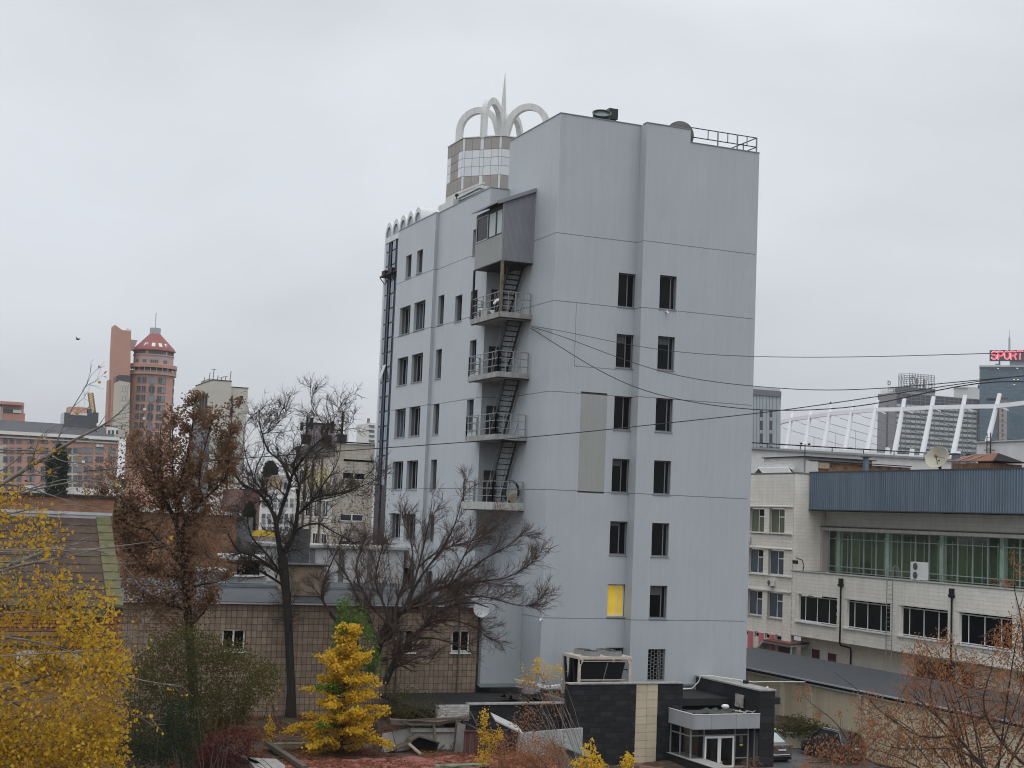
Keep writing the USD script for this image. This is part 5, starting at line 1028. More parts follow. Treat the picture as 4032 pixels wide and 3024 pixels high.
for x in (25.5, 27.6, 29.7, 31.8): part('post', M().box(x, x + .35, 99.9, 99.999, 6.3, 9.2), FRAMEG, sh2)
part('grey_screen', M().box(25.4, 26.9, 97.6, 97.75, 6.8, 10.6), mat('dark_mesh', (.08, .08, .085), .8, .2, 9), sh2)
BRICK = usdkit.material(stage, '/World/Looks/orange_brick', {
    'g': ('geometry', {}), 's': ('separate_xyz', {}), 'a': ('math', {'math_type': 'add'}), 'c': ('combine_xyz', {}), 'b': ('brick_texture', {'scale': 1.0, 'brick_width': .26, 'row_height': .085, 'mortar_size': .012, 'color1': (.30, .135, .07), 'color2': (.22, .095, .05), 'mortar': (.22, .17, .13)}),
    'n': ('noise_texture', {'scale': .8, 'detail': 6.0}), 'r': ('rgb_ramp', {'ramp': [(.35, (.70, .66, .62)), (.65, (1.15, 1.12, 1.1))]}), 'm': ('mix', {'mix_type': 'multiply', 'fac': 1.0}), 'p': ('principled_bsdf', {'roughness': .85})},
    [('g.position', 's.vector'), ('s.x', 'a.value1'), ('s.y', 'a.value2'), ('a.value', 'c.x'), ('s.z', 'c.y'), ('c.vector', 'b.vector'), ('g.position', 'n.vector'), ('n.fac', 'r.fac'), ('b.color', 'm.color1'), ('r.color', 'm.color2'), ('m.color', 'p.base_color')], surface='p.BSDF')
bh = thing('brick_house', 'orange brick building with flat grey roof edge behind the brown-leaved tree', 'building', (12, 100, 3))
part('wall', M().box(6.5, 22.4, 100, 110, 0, 11.3), BRICK, bh); part('roof_edge', M().box(-6, 22.6, 99.7, 110.2, 11.31, 11.5), CONCL, bh); part('pier', M().box(22.41, 23.6, 100.5, 110, 0, 11.2), mat('grey_pier', (.15, .155, .16), .7), bh)

# near brick house, left edge: mossy roof, brick eave, ochre wall
MOSS = mat('moss_roof', (.066, .043, .033), .9, .25, 2.0, bump=.4, bscale=12, tint=((.085, .085, .035), .9, .54))
MOSSV = mat('moss_verge', (.105, .10, .05), .9, .25, 3.0, bump=.3, tint=((.16, .12, .06), 2.0, .56))
nh = thing('old_brick_house', 'old house at the left edge: mossy tin roof, ochre wall, stepped brick eave', 'house', (2, 50, 0))
D0 = 48.0
def nb(x, y): return at(x / 1.476, 1900 + y / 1.476, D0)
eR, eL = nb(715, 725), nb(-500, 760)                       # eave line right end and far left
ex = eR[0]; ey = eR[1]; ez = eR[2]
g = ony(670 / 1.476, 1900 + 215 / 1.476, ey + 4.2); rz = g[2]; ry_ = ey + 4.2; rxe = ex + .15
xl = -14.0
nst = 11
for k in range(nst):                                        # tin sheets in overlapping courses up the slope
    for i in range(13):
        a = ex - .5 - i * 1.55 - (.4 if k % 2 and i else 0); b = ex - .5 - (i + 1) * 1.55 - (.4 if k % 2 else 0) + .012
        s0, s1 = k / nst, (k + 1) / nst
        P = lambda x, s, dz: (x, ey + 4.2 * s, ez + (rz - ez) * s + dz)
        part('roof_sheet', M().hexa([P(b, s0 - .01, .02), P(min(a, ex - .5), s0 - .01, .02), P(min(a, ex - .5), s1, -.01), P(b, s1, -.01), P(b, s0 - .01, .05), P(min(a, ex - .5), s0 - .01, .05), P(min(a, ex - .5), s1, .02), P(b, s1, .02)]), MOSS, nh)
    part('verge_sheet', M().hexa([P(ex - .50, s0 - .012, .03), P(ex, s0 - .012, .03), P(ex, s1, 0), P(ex - .50, s1, 0), P(ex - .50, s0 - .012, .11), P(ex, s0 - .012, .11), P(ex, s1, .07), P(ex - .50, s1, .07)]), MOSSV, nh)
part('roof_underside', M().hexa([(xl, ey - .05, ez - .12), (ex - .02, ey - .05, ez - .12), (ex - .02, ry_, rz - .12), (xl, ry_, rz - .12), (xl, ey - .05, ez - .02), (ex - .02, ey - .05, ez - .02), (ex - .02, ry_, rz - .02), (xl, ry_, rz - .02)]), STEELD, nh)
part('ridge_flashing', M().box(xl, ex + .05, ry_ - .05, ry_ + .1, rz + .12, rz + .22).box(xl, ex + .0, ry_ - .02, ry_ + .1, rz - .25, rz + .115), mat('zinc_flashing', (.42, .43, .44), .45, .15, 2), nh)
part('parapet_wall', M().box(xl, ex + .1, ry_ + .11, ry_ + .4, rz - 2, rz + .72), BRICK, nh)
part('parapet_cap', M().box(xl, ex + .15, ry_ + .05, ry_ + .45, rz + .725, rz + .80), STEELD, nh)
part('chimney', M().box(1.2, 1.65, ry_ + .5, ry_ + 1.0, rz - 1, rz + 1.35).box(1.75, 2.1, ry_ + .5, ry_ + .9, rz - 1, rz + 1.25), mat('grey_chimney', (.19, .215, .235), .6, .12), nh)
part('gutter_board', M().box(ex - 1.6, ex - .55, ey - .28, ey - .08, ez - .32, ez - .05), MOSSV, nh)
OBR = [mat('ochre_brick_%d' % i, c, .85, .2, 4, bump=.3) for i, c in enumerate([(.31, .145, .045), (.26, .115, .04), (.36, .18, .06)])]
out = []
for j in range(5):
    x = ex - .02 - (.13 if j % 2 else 0); d = .10 * j
    while x > ex - 4.2:
        out.append(M().box(x - .24, x - .01, ey - .02 + .02 * j, ey + .25, ez - .20 - .115 * j, ez - .10 - .115 * j)); x -= .25
pieces('eave_brick', out, OBR, nh)
part('eave_brickwork', M().box(xl, ex - .03, ey + .10, ey + 4, ez - .8, ez - .13), BRICK, nh)
OCH = mat('ochre_render', (.24, .14, .065), .9, .15, 1.2, bump=.15, streak=.1, tint=((.40, .32, .24), 1.3, .64))
part('cornice', M().box(xl, ex + .04, ey - .02, ey + 4, ez - .95, ez - .82).box(xl, ex + .01, ey + .03, ey + 4, ez - 1.25, ez - .955), OCH, nh)
part('wall', M().box(xl, ex - .06, ey + .12, ey + 4.0, -2.5, ez - 1.26), OCH, nh)
part('wall_patch', M().box(ex - 3.2, ex - 1.2, ey + .085, ey + .119, ez - 1.9, ez - 1.4), CONCL, nh)

# ---------------------------------------------------------------- far left: red block, round tower, pale tower
REDR = mat('terracotta_render', (.46, .265, .205), .85, .08, .05, streak=.0)
REDR2 = mat('pale_pink_render', (.42, .31, .29), .85, .06, .05)
CREAMR = mat('far_cream_render', (.50, .47, .40), .85, .06, .05)
WHITER = mat('far_white_trim', (.66, .65, .63), .7, .05, .05)
GREYR = mat('far_dark_roof', (.09, .092, .10), .7, .12, .1)
FPANE = [mat('far_pane_%d' % i, c, .1, .2, .2, spec=.6) for i, c in enumerate([(.05, .055, .065), (.10, .115, .13), (.20, .23, .25)])]
FFR = mat('far_window_frame', (.20, .19, .19), .6)
rk = thing('terracotta_block', 'long terracotta apartment block with white eaves and dark roof, far left', 'building', (30, 466, -4))
RY = 461.0
part('wall', M().box(-20, 65.4, RY, 480, -6, 30.2), REDR, rk)
part('eave', M().box(-20, 66, RY - 1.2, RY + 1, 30.21, 31.2), WHITER, rk); part('cornice', M().box(-20, 65.8, RY - .5, RY - .01, 29.2, 29.6), WHITER, rk)
part('mansard_roof', M().hexa([(-20, RY - .5, 31.21), (64, RY - .5, 31.21), (64, 478, 31.21), (-20, 478, 31.21), (-20, RY + 3, 35.0), (61, RY + 3, 34.4), (61, 476, 34.4), (-20, 476, 35.0)]), GREYR, rk)
for x0_, x1_ in ((49.5, 53.8), (28, 33), (14, 18)): part('cream_strip', M().box(x0_, x1_, RY - .06, RY - .001, 13, 27.0), CREAMR, rk)
def rx_(px): return float(ony(px / 2.765, 1550 + 640 / 2.765, RY)[0])
rw = random.Random(3)
for r_i, (py, hh) in enumerate(((510, 1.7), (620, 1.9), (715, 1.9), (825, 1.9), (920, 1.9), (1015, 1.9))):
    for px_i in (60, 130, 210, 320, 350, 465, 505, 600, 640, 735, 820, 870, 935, 985, 1085, 1220):
        p = ony(px_i / 2.765, 1550 + py / 2.765, RY); z = p[2]
        if r_i == 0 and px_i in (735, 1085, 1220, 340):
            th = np.linspace(0, 2 * math.pi, 9)[:-1] + math.pi / 8; far_window(rk, 'y', RY, p[0] - 1, p[0] + 1, z - 1.0, z + 1.0, FFR, FPANE[0], fw=.18, out=.1, poly=Polygon([(p[0] + 1.15 * math.cos(t), z + 1.15 * math.sin(t)) for t in th]))
        else:
            wd = 1.35 if px_i not in (735, 1085, 1220) else 2.4
            far_window(rk, 'y', RY - .06, p[0] - wd / 2, p[0] + wd / 2, z - hh / 2, z + hh / 2, FFR, FPANE[rw.choice([0, 0, 1, 2])], fw=.16, out=.1)
for px_i, py in ((905, 740), (1065, 565), (1105, 565), (805, 755)): p = ony(px_i / 2.765, 1550 + py / 2.765, RY); part('wall_cooler', M().box(p[0] - .45, p[0] + .45, RY - .6, RY - .1, p[2] - .4, p[2] + .3), WHITER, rk)
p = ony(835 / 2.765, 1550 + 497 / 2.765, RY); part('lit_lamp', M().box(p[0] - .35, p[0] + .35, RY - .3, RY - .1, p[2] - .2, p[2] + .2), mat('orange_lamp', (.7, .25, .05), .5, emit=((1, .35, .08), 1.2)), rk, label='small orange light under the eaves')
def boxpx(name, parent, x0p, y0p, x1p, y1p, Y_, depth, m, crop=(0, 1550, 2.765)):
    a = ony(crop[0] + x0p / crop[2], crop[1] + y1p / crop[2], Y_); b = ony(crop[0] + x1p / crop[2], crop[1] + y0p / crop[2], Y_)
    return part(name, M().box(a[0], b[0], Y_, Y_ + depth, a[2], b[2]), m, parent)
boxpx('glass_attic', rk, 690, 225, 1060, 380, RY + 2.0, 10, FPANE[0]); boxpx('red_attic', rk, 750, 152, 950, 218, RY + 4, 8, REDR); boxpx('dark_attic', rk, 955, 165, 1000, 222, RY + 4, 8, GREYR)
boxpx('attic_sill', rk, 750, 214, 950, 226, RY + 1.9, 8, WHITER)
for k in range(7): boxpx('attic_mullion', rk, 712 + k * 52, 228, 717 + k * 52, 300, RY + 1.92, .07, GREYR)
boxpx('white_dormer', rk, 1160, 370, 1290, 440, RY + .5, 6, WHITER)
for q_ in (1175, 1215, 1262): boxpx('dormer_pane', rk, q_, 398, q_ + 28, 440, RY + .4, .08, FPANE[0])
rk2 = thing('red_attic_house', 'red-roofed attic block rising above the terracotta roofs at the far left edge', 'building', (14, 490, 20))
boxpx('wall', rk2, 20, 100, 265, 330, 488, 12, REDR2); boxpx('red_wall', rk2, 30, 215, 275, 320, 487.5, .4, REDR); boxpx('window_band', rk2, 30, 172, 215, 205, 487.3, .5, FPANE[0]); boxpx('white_sill', rk2, 140, 178, 235, 206, 487.2, .08, WHITER); boxpx('roof', rk2, 5, 95, 250, 112, 486, 14, REDR)
cr = thing('construction_crane', 'yellow lattice crane mast standing behind the terracotta block', 'crane', (48, 500, 30))
YEL = mat('crane_yellow', (.45, .30, .05), .6, .15)
c_b = ony(1015 / 2.765, 1550 + 215 / 2.765, 495); c_t = ony(985 / 2.765, 1550 - 5 / 2.765, 495); w_ = .8
lat = M()
for sx, sy in ((-1, -1), (1, -1), (1, 1), (-1, 1)): lat.bar(c_b + np.array([sx, sy, 0]) * w_ * .9, c_t + np.array([sx, sy, 0]) * w_ * .9, .28)
part('mast', lat, YEL, cr)
for k in range(10):
    a = c_b + (c_t - c_b) * k / 10; b = c_b + (c_t - c_b) * (k + 1) / 10
    part('lattice', M().bar(a + [-w_, -w_, 0], b + [w_, -w_, 0], .22).bar(a + [-w_, w_, 0], b + [-w_, -w_, 0], .22).bar(b + [-w_, -w_, 0], b + [w_, -w_, 0], .22), YEL, cr)
part('base_frame', M().box(c_b[0] - 1.6, c_b[0] + 1.6, 494, 497, c_b[2] - 3, c_b[2] + .3), GREYR, cr)

rt = thing('round_tower', 'terracotta round apartment tower with red conical roof and tall side slab', 'tower', (78.2, 485, -5))
TCX, TCY = 78.3, 486.0
def tz(y): return float(ony(400 + 380 / 1.904, 1220 + y / 1.904, TCY - 6)[2])      # from the enlarged view of the tower
def tx(x, y=600, yy=TCY): return float(ony(400 + x / 1.904, 1220 + y / 1.904, yy)[0])
R1 = 7.0
part('shaft', M().lathe([(R1, -6), (R1, tz(470)), (0, tz(470))], (TCX, TCY, 0), n=48), REDR, rt, smooth=30)
part('gallery_core', M().lathe([(6.3, tz(480)), (6.3, tz(425))], (TCX, TCY, 0), n=48), FPANE[0], rt, smooth=30)
part('gallery_floor', M().lathe([(7.05, tz(486)), (7.6, tz(484)), (7.6, tz(470)), (6.2, tz(470))], (TCX, TCY, 0), n=48), REDR, rt, smooth=30)
part('gallery_ring', M().lathe([(6.0, tz(428)), (7.7, tz(432)), (7.7, tz(405)), (7.4, tz(402)), (6.0, tz(402))], (TCX, TCY, 0), n=48), REDR, rt, smooth=30)
for k in range(24): a = k * math.pi / 12; part('gallery_post', M().bar((TCX + 7.4 * math.cos(a), TCY + 7.4 * math.sin(a), tz(482)), (TCX + 7.4 * math.cos(a), TCY + 7.4 * math.sin(a), tz(430)), .22), REDR, rt)
part('gallery_rail', M().lathe([(7.5, tz(470)), (7.5, tz(455)), (7.42, tz(455)), (7.42, tz(470))], (TCX, TCY, 0), n=48), FFR, rt)
part('upper_drum', M().lathe([(6.35, tz(404)), (6.35, tz(340)), (6.55, tz(338)), (6.55, tz(330))], (TCX, TCY, 0), n=48), REDR2, rt, smooth=30)
part('window_ring', M().lathe([(6.2, tz(340)), (6.2, tz(300))], (TCX, TCY, 0), n=48), FPANE[0], rt, smooth=30)
for k in range(60):
    a = k * math.pi / 30; wd = .8 if k % 10 == 0 else .14
    part('ring_mullion', M().bar((TCX + 6.28 * math.cos(a), TCY + 6.28 * math.sin(a), tz(340)), (TCX + 6.28 * math.cos(a), TCY + 6.28 * math.sin(a), tz(302)), wd, .14, up=(math.cos(a), math.sin(a), 0)), REDR2 if wd > .5 else FFR, rt)
part('conical_roof', M().lathe([(6.6, tz(305)), (7.0, tz(300)), (7.0, tz(294)), (6.4, tz(275)), (1.75, tz(165))], (TCX, TCY, 0), n=10), mat('brick_red_roof', (.25, .085, .08), .7, .08, .2), rt)
part('roof_drum', M().lathe([(1.75, tz(168)), (1.75, tz(120)), (0, tz(120))], (TCX, TCY, 0), n=24), mat('pale_grey_drum', (.36, .38, .39), .6), rt, smooth=30)
part('antenna', M().bar((TCX - .1, TCY, tz(122)), (TCX - .1, TCY, tz(2)), .16), FFR, rt)
def tower_win(ang, z0, z1, w, pane, octo=False, R_=None):
    R_ = R_ or R1; c = np.array([TCX, TCY]) + R_ * np.array([math.cos(ang), math.sin(ang)]); t = np.array([-math.sin(ang), math.cos(ang)]); n = np.array([math.cos(ang), math.sin(ang)])
    shp = sbox(-w / 2, z0, w / 2, z1) if not octo else Polygon([(-w / 2, z0 + .7), (-w / 4, z0), (w / 4, z0), (w / 2, z0 + .7), (w / 2, z1 - .7), (w / 4, z1), (-w / 4, z1), (-w / 2, z1 - .7)])
    fr_ = shp.difference(shp.buffer(-.16)).union(sbox(-.07, z0, .07, z1).intersection(shp)); m1, m2 = M().prism(fr_, 'y', -.14, .2), M().prism(shp.buffer(-.12), 'y', -.05, .2)
    for m_ in (m1, m2): m_.v = [np.stack([c[0] + v[:, 0] * t[0] - v[:, 1] * n[0], c[1] + v[:, 0] * t[1] - v[:, 1] * n[1], v[:, 2]], 1) for v in m_.v]
    w_ = part('window', m1, FFR, rt); part('pane', m2, pane, w_)
    return c, n
view = math.atan2(-TCY, -TCX)
for r_i, y in enumerate((525, 595, 662, 732, 800, 868, 935, 1003, 1070)):
    zc = tz(y); z0, z1 = zc - 1.15, zc + .95
    for off in (-.62, -.36, .36, .55): tower_win(view - off * -1 if False else view + off, z0, z1, 1.55, FPANE[(r_i * 3 + int(off * 10)) % 3])
    c, n = tower_win(view - .0, zc - 1.5, zc + 1.3, 2.1, FPANE[2 if r_i in (0, 2, 5) else 0], octo=True)
    if r_i in (2, 3, 4): part('wall_cooler', M().box(c[0] + (1.6 if r_i == 2 else -2.3), c[0] + (2.4 if r_i == 2 else -1.5), c[1] - .7, c[1] + .3, zc - 1.2, zc - .4), WHITER if r_i > 2 else GREYR, rt)
    tower_win(view + 1.32, z0, z1, 1.3, FPANE[0])
for off in (-.9, -.45, -.06, .14, .62): tower_win(view + off, tz(400), tz(372), 1.35, FPANE[1], R_=6.36)
for off in (-.5, -.05, .35, .75):
    a = view + off; rr1, zz1 = 5.0, tz(262); c = np.array([TCX + rr1 * math.cos(a), TCY + rr1 * math.sin(a), zz1]); n = np.array([math.cos(a), math.sin(a), 0]); t = np.array([-n[1], n[0], 0]); sl = np.array([-n[0] * .64, -n[1] * .64, .77])
    part('roof_light', M().hexa([c - t * .55 - sl * .8 + n * .35, c + t * .55 - sl * .8 + n * .35, c + t * .55 + sl * .8 + n * .35, c - t * .55 + sl * .8 + n * .35, c - t * .55 - sl * .8 + n * .55 + [0, 0, .2], c + t * .55 - sl * .8 + n * .55 + [0, 0, .2], c + t * .55 + sl * .8 + n * .55 + [0, 0, .2], c - t * .55 + sl * .8 + n * .55 + [0, 0, .2]]), WHITER, rt)
sy_ = TCY - 3.0
def P2(x, y, yy=sy_): return ony(400 + x / 1.904, 1220 + y / 1.904, yy)
def slab(name, pts, y0, y1, m): return part(name, M().prism([(float(P2(x, y, y0)[0]), float(P2(x, y, y0)[2])) for x, y in pts], 'y', y0, y1), m, rt)
slab('side_slab', [(100, 112), (155, 152), (222, 158), (215, 480), (205, 500), (190, 960), (75, 960), (88, 320)], sy_ - 2, sy_ + 6, REDR)
slab('slab_link', [(218, 222), (270, 228), (240, 300), (212, 300)], sy_ + 1, sy_ + 4, REDR2)
slab('rear_slab', [(58, 522), (84, 522), (72, 960), (38, 960)], sy_ + 2, sy_ + 8, REDR)
slab('white_bay', [(105, 545), (135, 530), (215, 545), (205, 960), (88, 960)], sy_ - 6, sy_ - 2.01, CREAMR)
slab('bay_balcony', [(110, 500), (130, 488), (215, 492), (214, 545), (135, 528), (108, 545)], sy_ - 5.8, sy_ - 2.01, FPANE[0])
slab('slab_vent', [(180, 152), (198, 130), (205, 150), (222, 142), (222, 160)], sy_ - 1, sy_ + 1, WHITER)
for r_i, y in enumerate((585, 655, 725, 795, 862, 930)):
    for x in (158, 180): a = P2(x - 8, y + 22, sy_ - 6); b = P2(x + 8, y - 22, sy_ - 6); far_window(rt, 'y', sy_ - 6, a[0], b[0], a[2], b[2], WHITER, FPANE[0], fw=.12, out=.15)

pw = thing('pale_tower', 'pale brick high-rise slab with dark glazed side and roof aerials, left of the bare tree', 'tower', (62, 305, -5))
PBR = mat('pale_brick', (.50, .475, .415), .85, .10, .25, stretch=(.3, .3, 2.5), detail=8)
part('main_slab', M().box(60.5, 64.25, 299.4, 318, -6, 37.25), PBR, pw); part('rear_slab', M().box(64.26, 68, 300.5, 317, -6, 36.15), PBR, pw)
part('side_wall', M().box(59.7, 60.49, 299.4, 318, -6, 28.5), mat('blue_grey_cladding', (.12, .145, .17), .5, .15, .3), pw)
part('side_band', M().box(59.68, 60.49, 299.4, 318, 34.6, 36.6), PBR, pw); part('corner_pier', M().box(59.69, 60.49, 299.39, 300.2, 28.51, 34.59), PBR, pw)
part('loggia_back', M().box(60.35, 60.49, 300.21, 318, 28.51, 34.59), GLASSD, pw)
for y in (302.8, 305.6, 308.4, 311.2): part('loggia_fin', M().box(59.75, 60.34, y, y + 1.1, 29.6, 34.55), PBR if y > 311 else GREYR, pw)
part('stair_window', M().box(66.4, 67.0, 300.4, 300.5, 33.7, 34.5), STEELD, pw)
for k in range(9): part('balcony', M().box(64.3, 64.9, 299.6, 300.49, 31.5 - k * 2.9, 32.7 - k * 2.9), BLUEP, pw); part('balcony_opening', M().box(64.3, 64.9, 300.4, 300.499, 32.75 - k * 2.9, 34.2 - k * 2.9), GLASSD, pw)
part('coping', M().box(60.4, 64.3, 299.3, 318, 37.255, 37.4).box(64.3, 68.1, 300.4, 317, 36.155, 36.3), STEELD, pw)
part('penthouse', M().box(61.2, 63.5, 308, 316, 37.41, 38.2), CONCL, pw)
for i, (x, y, h) in enumerate(((60.9, 306, 1.9), (61.3, 304, 2.6), (62.0, 303, 1.2), (63.2, 301, 1.0), (64.0, 300, 2.0), (62.6, 302, .8), (60.6, 310, 1.2))):
    m_ = M().bar((x, y, 37.3), (x + .15, y, 37.4 + h), .12)
    if i % 2: m_.bar((x - .5, y, 37.2 + h), (x + .6, y, 37.3 + h), .08)
    part('aerial', m_, STEELD, pw)
# small pieces between
sm = thing('distant_white_block', 'little white block of flats on the skyline just left of the glass bays', 'building', (120, 500, 0))
def bpx(n, p, x0p, y0p, x1p, y1p, Y_, dp, m): return boxpx(n, p, x0p, y0p, x1p, y1p, Y_, dp, m, (800, 1500, 2.074))
bpx('wall', sm, 1342, 345, 1412, 900, 420, 14, WHITER)
for k in range(5): bpx('window_row', sm, 1352, 362 + 40 * k, 1400, 380 + 40 * k, 419.9, .1, FPANE[1])
bpx('chimney', sm, 1353, 305, 1363, 346, 424, 2, FFR)
mg = thing('white_gridded_block', 'white office block with rows of square windows seen through the bare tree', 'building', (40, 200, 0))
bpx('wall', mg, 465, 900, 760, 1250, 210, 14, WHITER)
for r_i, y in enumerate((960, 1000, 1085, 1130, 1190)):
    for k in range(6): bpx('window', mg, 480 + k * 46, y, 510 + k * 46, y + (28 if r_i < 2 else 36), 209.9, .1, FPANE[1 + (k + r_i) % 2])
bpx('roof_box', mg, 540, 890, 700, 915, 211, 10, CONCL)
mg2 = thing('peach_house', 'peach-walled house peeking between the bare tree limbs', 'house', (42, 260, 0))
bpx('wall', mg2, 590, 790, 665, 900, 260, 10, mat('peach_render', (.46, .33, .22), .85)); bpx('grey_wing', mg2, 655, 770, 720, 900, 258, 10, CONCL); bpx('window', mg2, 662, 830, 690, 880, 257.9, .1, FPANE[0])
mg3 = thing('dim_brick_annex', 'dull red-brown block between the pale tower and the white office block', 'building', (33, 190, 0))
bpx('wall', mg3, 300, 890, 470, 1300, 190, 12, mat('dull_brick', (.17, .10, .085), .9)); bpx('dark_gable', mg3, 290, 1080, 390, 1300, 186, 3, GREYR); bpx('awning', mg3, 390, 1225, 600, 1265, 170, 2, mat('yellow_awning', (.5, .36, .03), .7))
bpx('window', mg3, 340, 880, 380, 910, 189.9, .1, FPANE[0])
mg4 = thing('white_low_house', 'low white and yellowish building along the foot of the terracotta block', 'building', (40, 300, 0))
boxpx('wall', mg4, 350, 1060, 1330, 1230, 250, 8, mat('yellow_white_render', (.50, .46, .35), .85, .1, .3)); boxpx('roof', mg4, 340, 1040, 1340, 1075, 249, 12, WHITER)
for k in range(9): boxpx('window', mg4, 400 + 90 * k, 1165, 440 + 90 * k, 1205, 249.8, .15, FPANE[0])

# ---------------------------------------------------------------- far right: stadium, hotel, tower with sign
class Frame:
    """A vertical plane "depth" metres out along the ray at (px, py), its outward-away normal at compass angle az; boxes are laid on it."""
    def __init__(s, px, py, depth, az, crop):
        s.p = at(crop[0] + px / crop[2], crop[1] + py / crop[2], depth); a = math.radians(az); s.n = np.array([math.sin(a), math.cos(a), 0]); s.t = np.array([math.cos(a), -math.sin(a), 0]); s.c = crop
    def uv(s, x, y, off=0):
        d = ray(s.c[0] + x / s.c[2], s.c[1] + y / s.c[2]); k = ((s.p + s.n * off - CAM) @ s.n) / (d @ s.n); q = CAM + d * k
        return float((q - s.p) @ s.t), float(q[2])
    def pt(s, u, z, off): return np.array([*(s.p + s.t * u + s.n * off)[:2], z])
    def box(s, name, parent, x0, y0, x1, y1, off, dp, m):
        u0, z0 = s.uv(x0, y1, off); u1, z1 = s.uv(x1, y0, off); u0, u1 = sorted((u0, u1))
        return part(name, M().hexa([s.pt(u0, z0, off), s.pt(u1, z0, off), s.pt(u1, z0, off + dp), s.pt(u0, z0, off + dp), s.pt(u0, z1, off), s.pt(u1, z1, off), s.pt(u1, z1, off + dp), s.pt(u0, z1, off + dp)]), m, parent)
GT = thing('grey_tiled_slab', 'grey panelled high-rise with two dark window strips at the tower edge', 'tower', (170, 260, 0))
def cpx(name, parent, x0p, y0p, x1p, y1p, Y_, dp, m, crop=(2930, 1500, 3.881)): return boxpx(name, parent, x0p, y0p, x1p, y1p, Y_, dp, m, crop)
GPAN = mat('grey_facade_panel', (.33, .37, .39), .45, .06, .2)
cpx('backing', GT, -260, 172, 566, 1500, 240.4, 16, mat('grey_joint', (.22, .25, .27), .7))
ysr = [172] + [205 + 81 * k for k in range(11)]
xsr = [-260, -180, -100, -20, 60, 140, 190, 240, 284, 337, 388, 430, 497, 560]
for a, b in zip(ysr, ysr[1:]):
    for c, d in zip(xsr, xsr[1:]):
        if (c in (240, 388)) and a > 400: continue
        cpx('facade_panel', GT, c + 2, a + 2, d - 2, b - 2, 240.2, .18, GPAN)
for c, d in ((242, 283), (390, 429)):
    for k in range(4):
        y = 415 + 195 * k; cpx('window_strip', GT, c, y, d, y + 140, 240.25, .1, GLASSB); cpx('spandrel', GT, c, y + 142, d, y + 192, 240.22, .1, mat('tan_spandrel_%d_%d' % (c, k), (.36, .34, .31), .7))
cpx('roof_screen', GT, 175, 120, 548, 160, 243, 8, mat('pale_green_screen', (.42, .46, .46), .6)); cpx('roof_edge', GT, -260, 158, 570, 176, 240, 1, FRAMEG)
SW = mat('stadium_white', (.70, .71, .72), .4, .03, .05)
sd_ = thing('stadium', 'white stadium ring beam carried on slanting tapered columns with tie cables', 'stadium', (330, 520, -5))
tops = [(300, 690), (430, 640), (573, 615), (727, 585), (897, 565), (1085, 540), (1292, 527), (1517, 512), (1760, 503), (2025, 490)]
bots = [(262, 890), (385, 890), (528, 890), (672, 900), (838, 910), (1008, 925), (1213, 960), (1430, 952), (1665, 965), (1895, 1000)]
deps = [690, 640, 596, 556, 520, 486, 455, 428, 404, 383]
ringp = []
for i, ((xt, yt), (xb, yb), d) in enumerate(zip(tops, bots, deps)):
    T = onz(2900 + xt / 1.954, 1300 + yt / 1.954, 53.0); d = (T - CAM) @ cF; Bt = at(2900 + xb / 1.954, 1300 + yb / 1.954, d - 6)
    foot = T + (Bt - T) * ((T[2] + 6) / (T[2] - Bt[2])); k_ = d / 400
    part('column', M().tube([foot, Bt, T], [1.25, .84, .60], 10), SW, sd_, smooth=40)
    ringp.append(T + (Bt - T) * .19)
ringp.append(onz(2900 + 2330 / 1.954, 1300 + 548 / 1.954, ringp[-1][2])); ringp = np.array(ringp)
for a, b in zip(ringp, ringp[1:]):
    part('ring_beam', M().bar(a, b, .9, 1.25), SW, sd_)
tr_ = (np.roll(ringp, -1, 0) - ringp)[:-1]
for i in range(len(ringp) - 1):
    a, b = ringp[i], ringp[i + 1]; inn = np.array([1.0, .5, 0]); inn /= np.linalg.norm(inn); along = (b - a) / np.linalg.norm(b - a)
    nrm = np.array([along[1], -along[0], 0]); nrm = -nrm if nrm[0] < 0 else nrm
    hook = a + nrm * 3.2 + along * 1.2 + [0, 0, -1.3]
    part('bracket', M().hexa([a + [0, 0, -.2], a + along * .5 + [0, 0, -.2], hook + [0, 0, .1], hook + [0, 0, .2], a + [0, 0, .4], a + along * .5 + [0, 0, .4], hook + [0, 0, .4], hook + [0, 0, .5]]), SW, sd_)
    cb = M()
    for q_ in range(1):
        end = hook + nrm * 42 + along * 26 + [0, 0, -13]; cb.bar(hook, end, .17)
        for f_ in (.25, .5, .75): m_ = hook + (end - hook) * f_; cb.bar(m_, m_ + [0, 0, -20], .09)
    part('tie_cable', cb, FRAMEG, sd_)
lowring = M()
for i in range(4):
    p_ = at(2900 + (1165 + 190 * i - (3 * i * i)) / 1.954, 1300 + (905 + 10 * i) / 1.954, 396 - 8 * i); q_ = p_ + np.array([-1.2, -.4, -7])
    part('short_strut', M().tube([q_, p_], [.75, .6], 8), SW, sd_, smooth=40)
wl = [at(2900 + x / 1.954, 1300 + y / 1.954, d) for x, y, d in ((120, 905, 478), (700, 912, 440), (1200, 950, 400), (1900, 985, 360), (2300, 995, 345))]
for a, b in zip(wl, wl[1:]): part('lower_ring', M().hexa([a + [0, 0, -24], b + [0, 0, -24], b + [3, 6, -24], a + [3, 6, -24], a, b, b + [3, 6, 0], a + [3, 6, 0]]), SW, sd_)
ht = thing('grey_hotel', 'grey slab hotel with striped glazed front behind the stadium columns', 'tower', (560, 820, -5))
def hp(x, y, Y_): return ony(3400 + x / 4.022, 1450 + y / 4.022, Y_)
c0 = hp(520, 380, 760.0); HX0, HY0, HZ1 = float(c0[0]), 760.0, float(c0[2])
xr_ = float(hp(2085, 540, HY0)[0]); yl = HY0
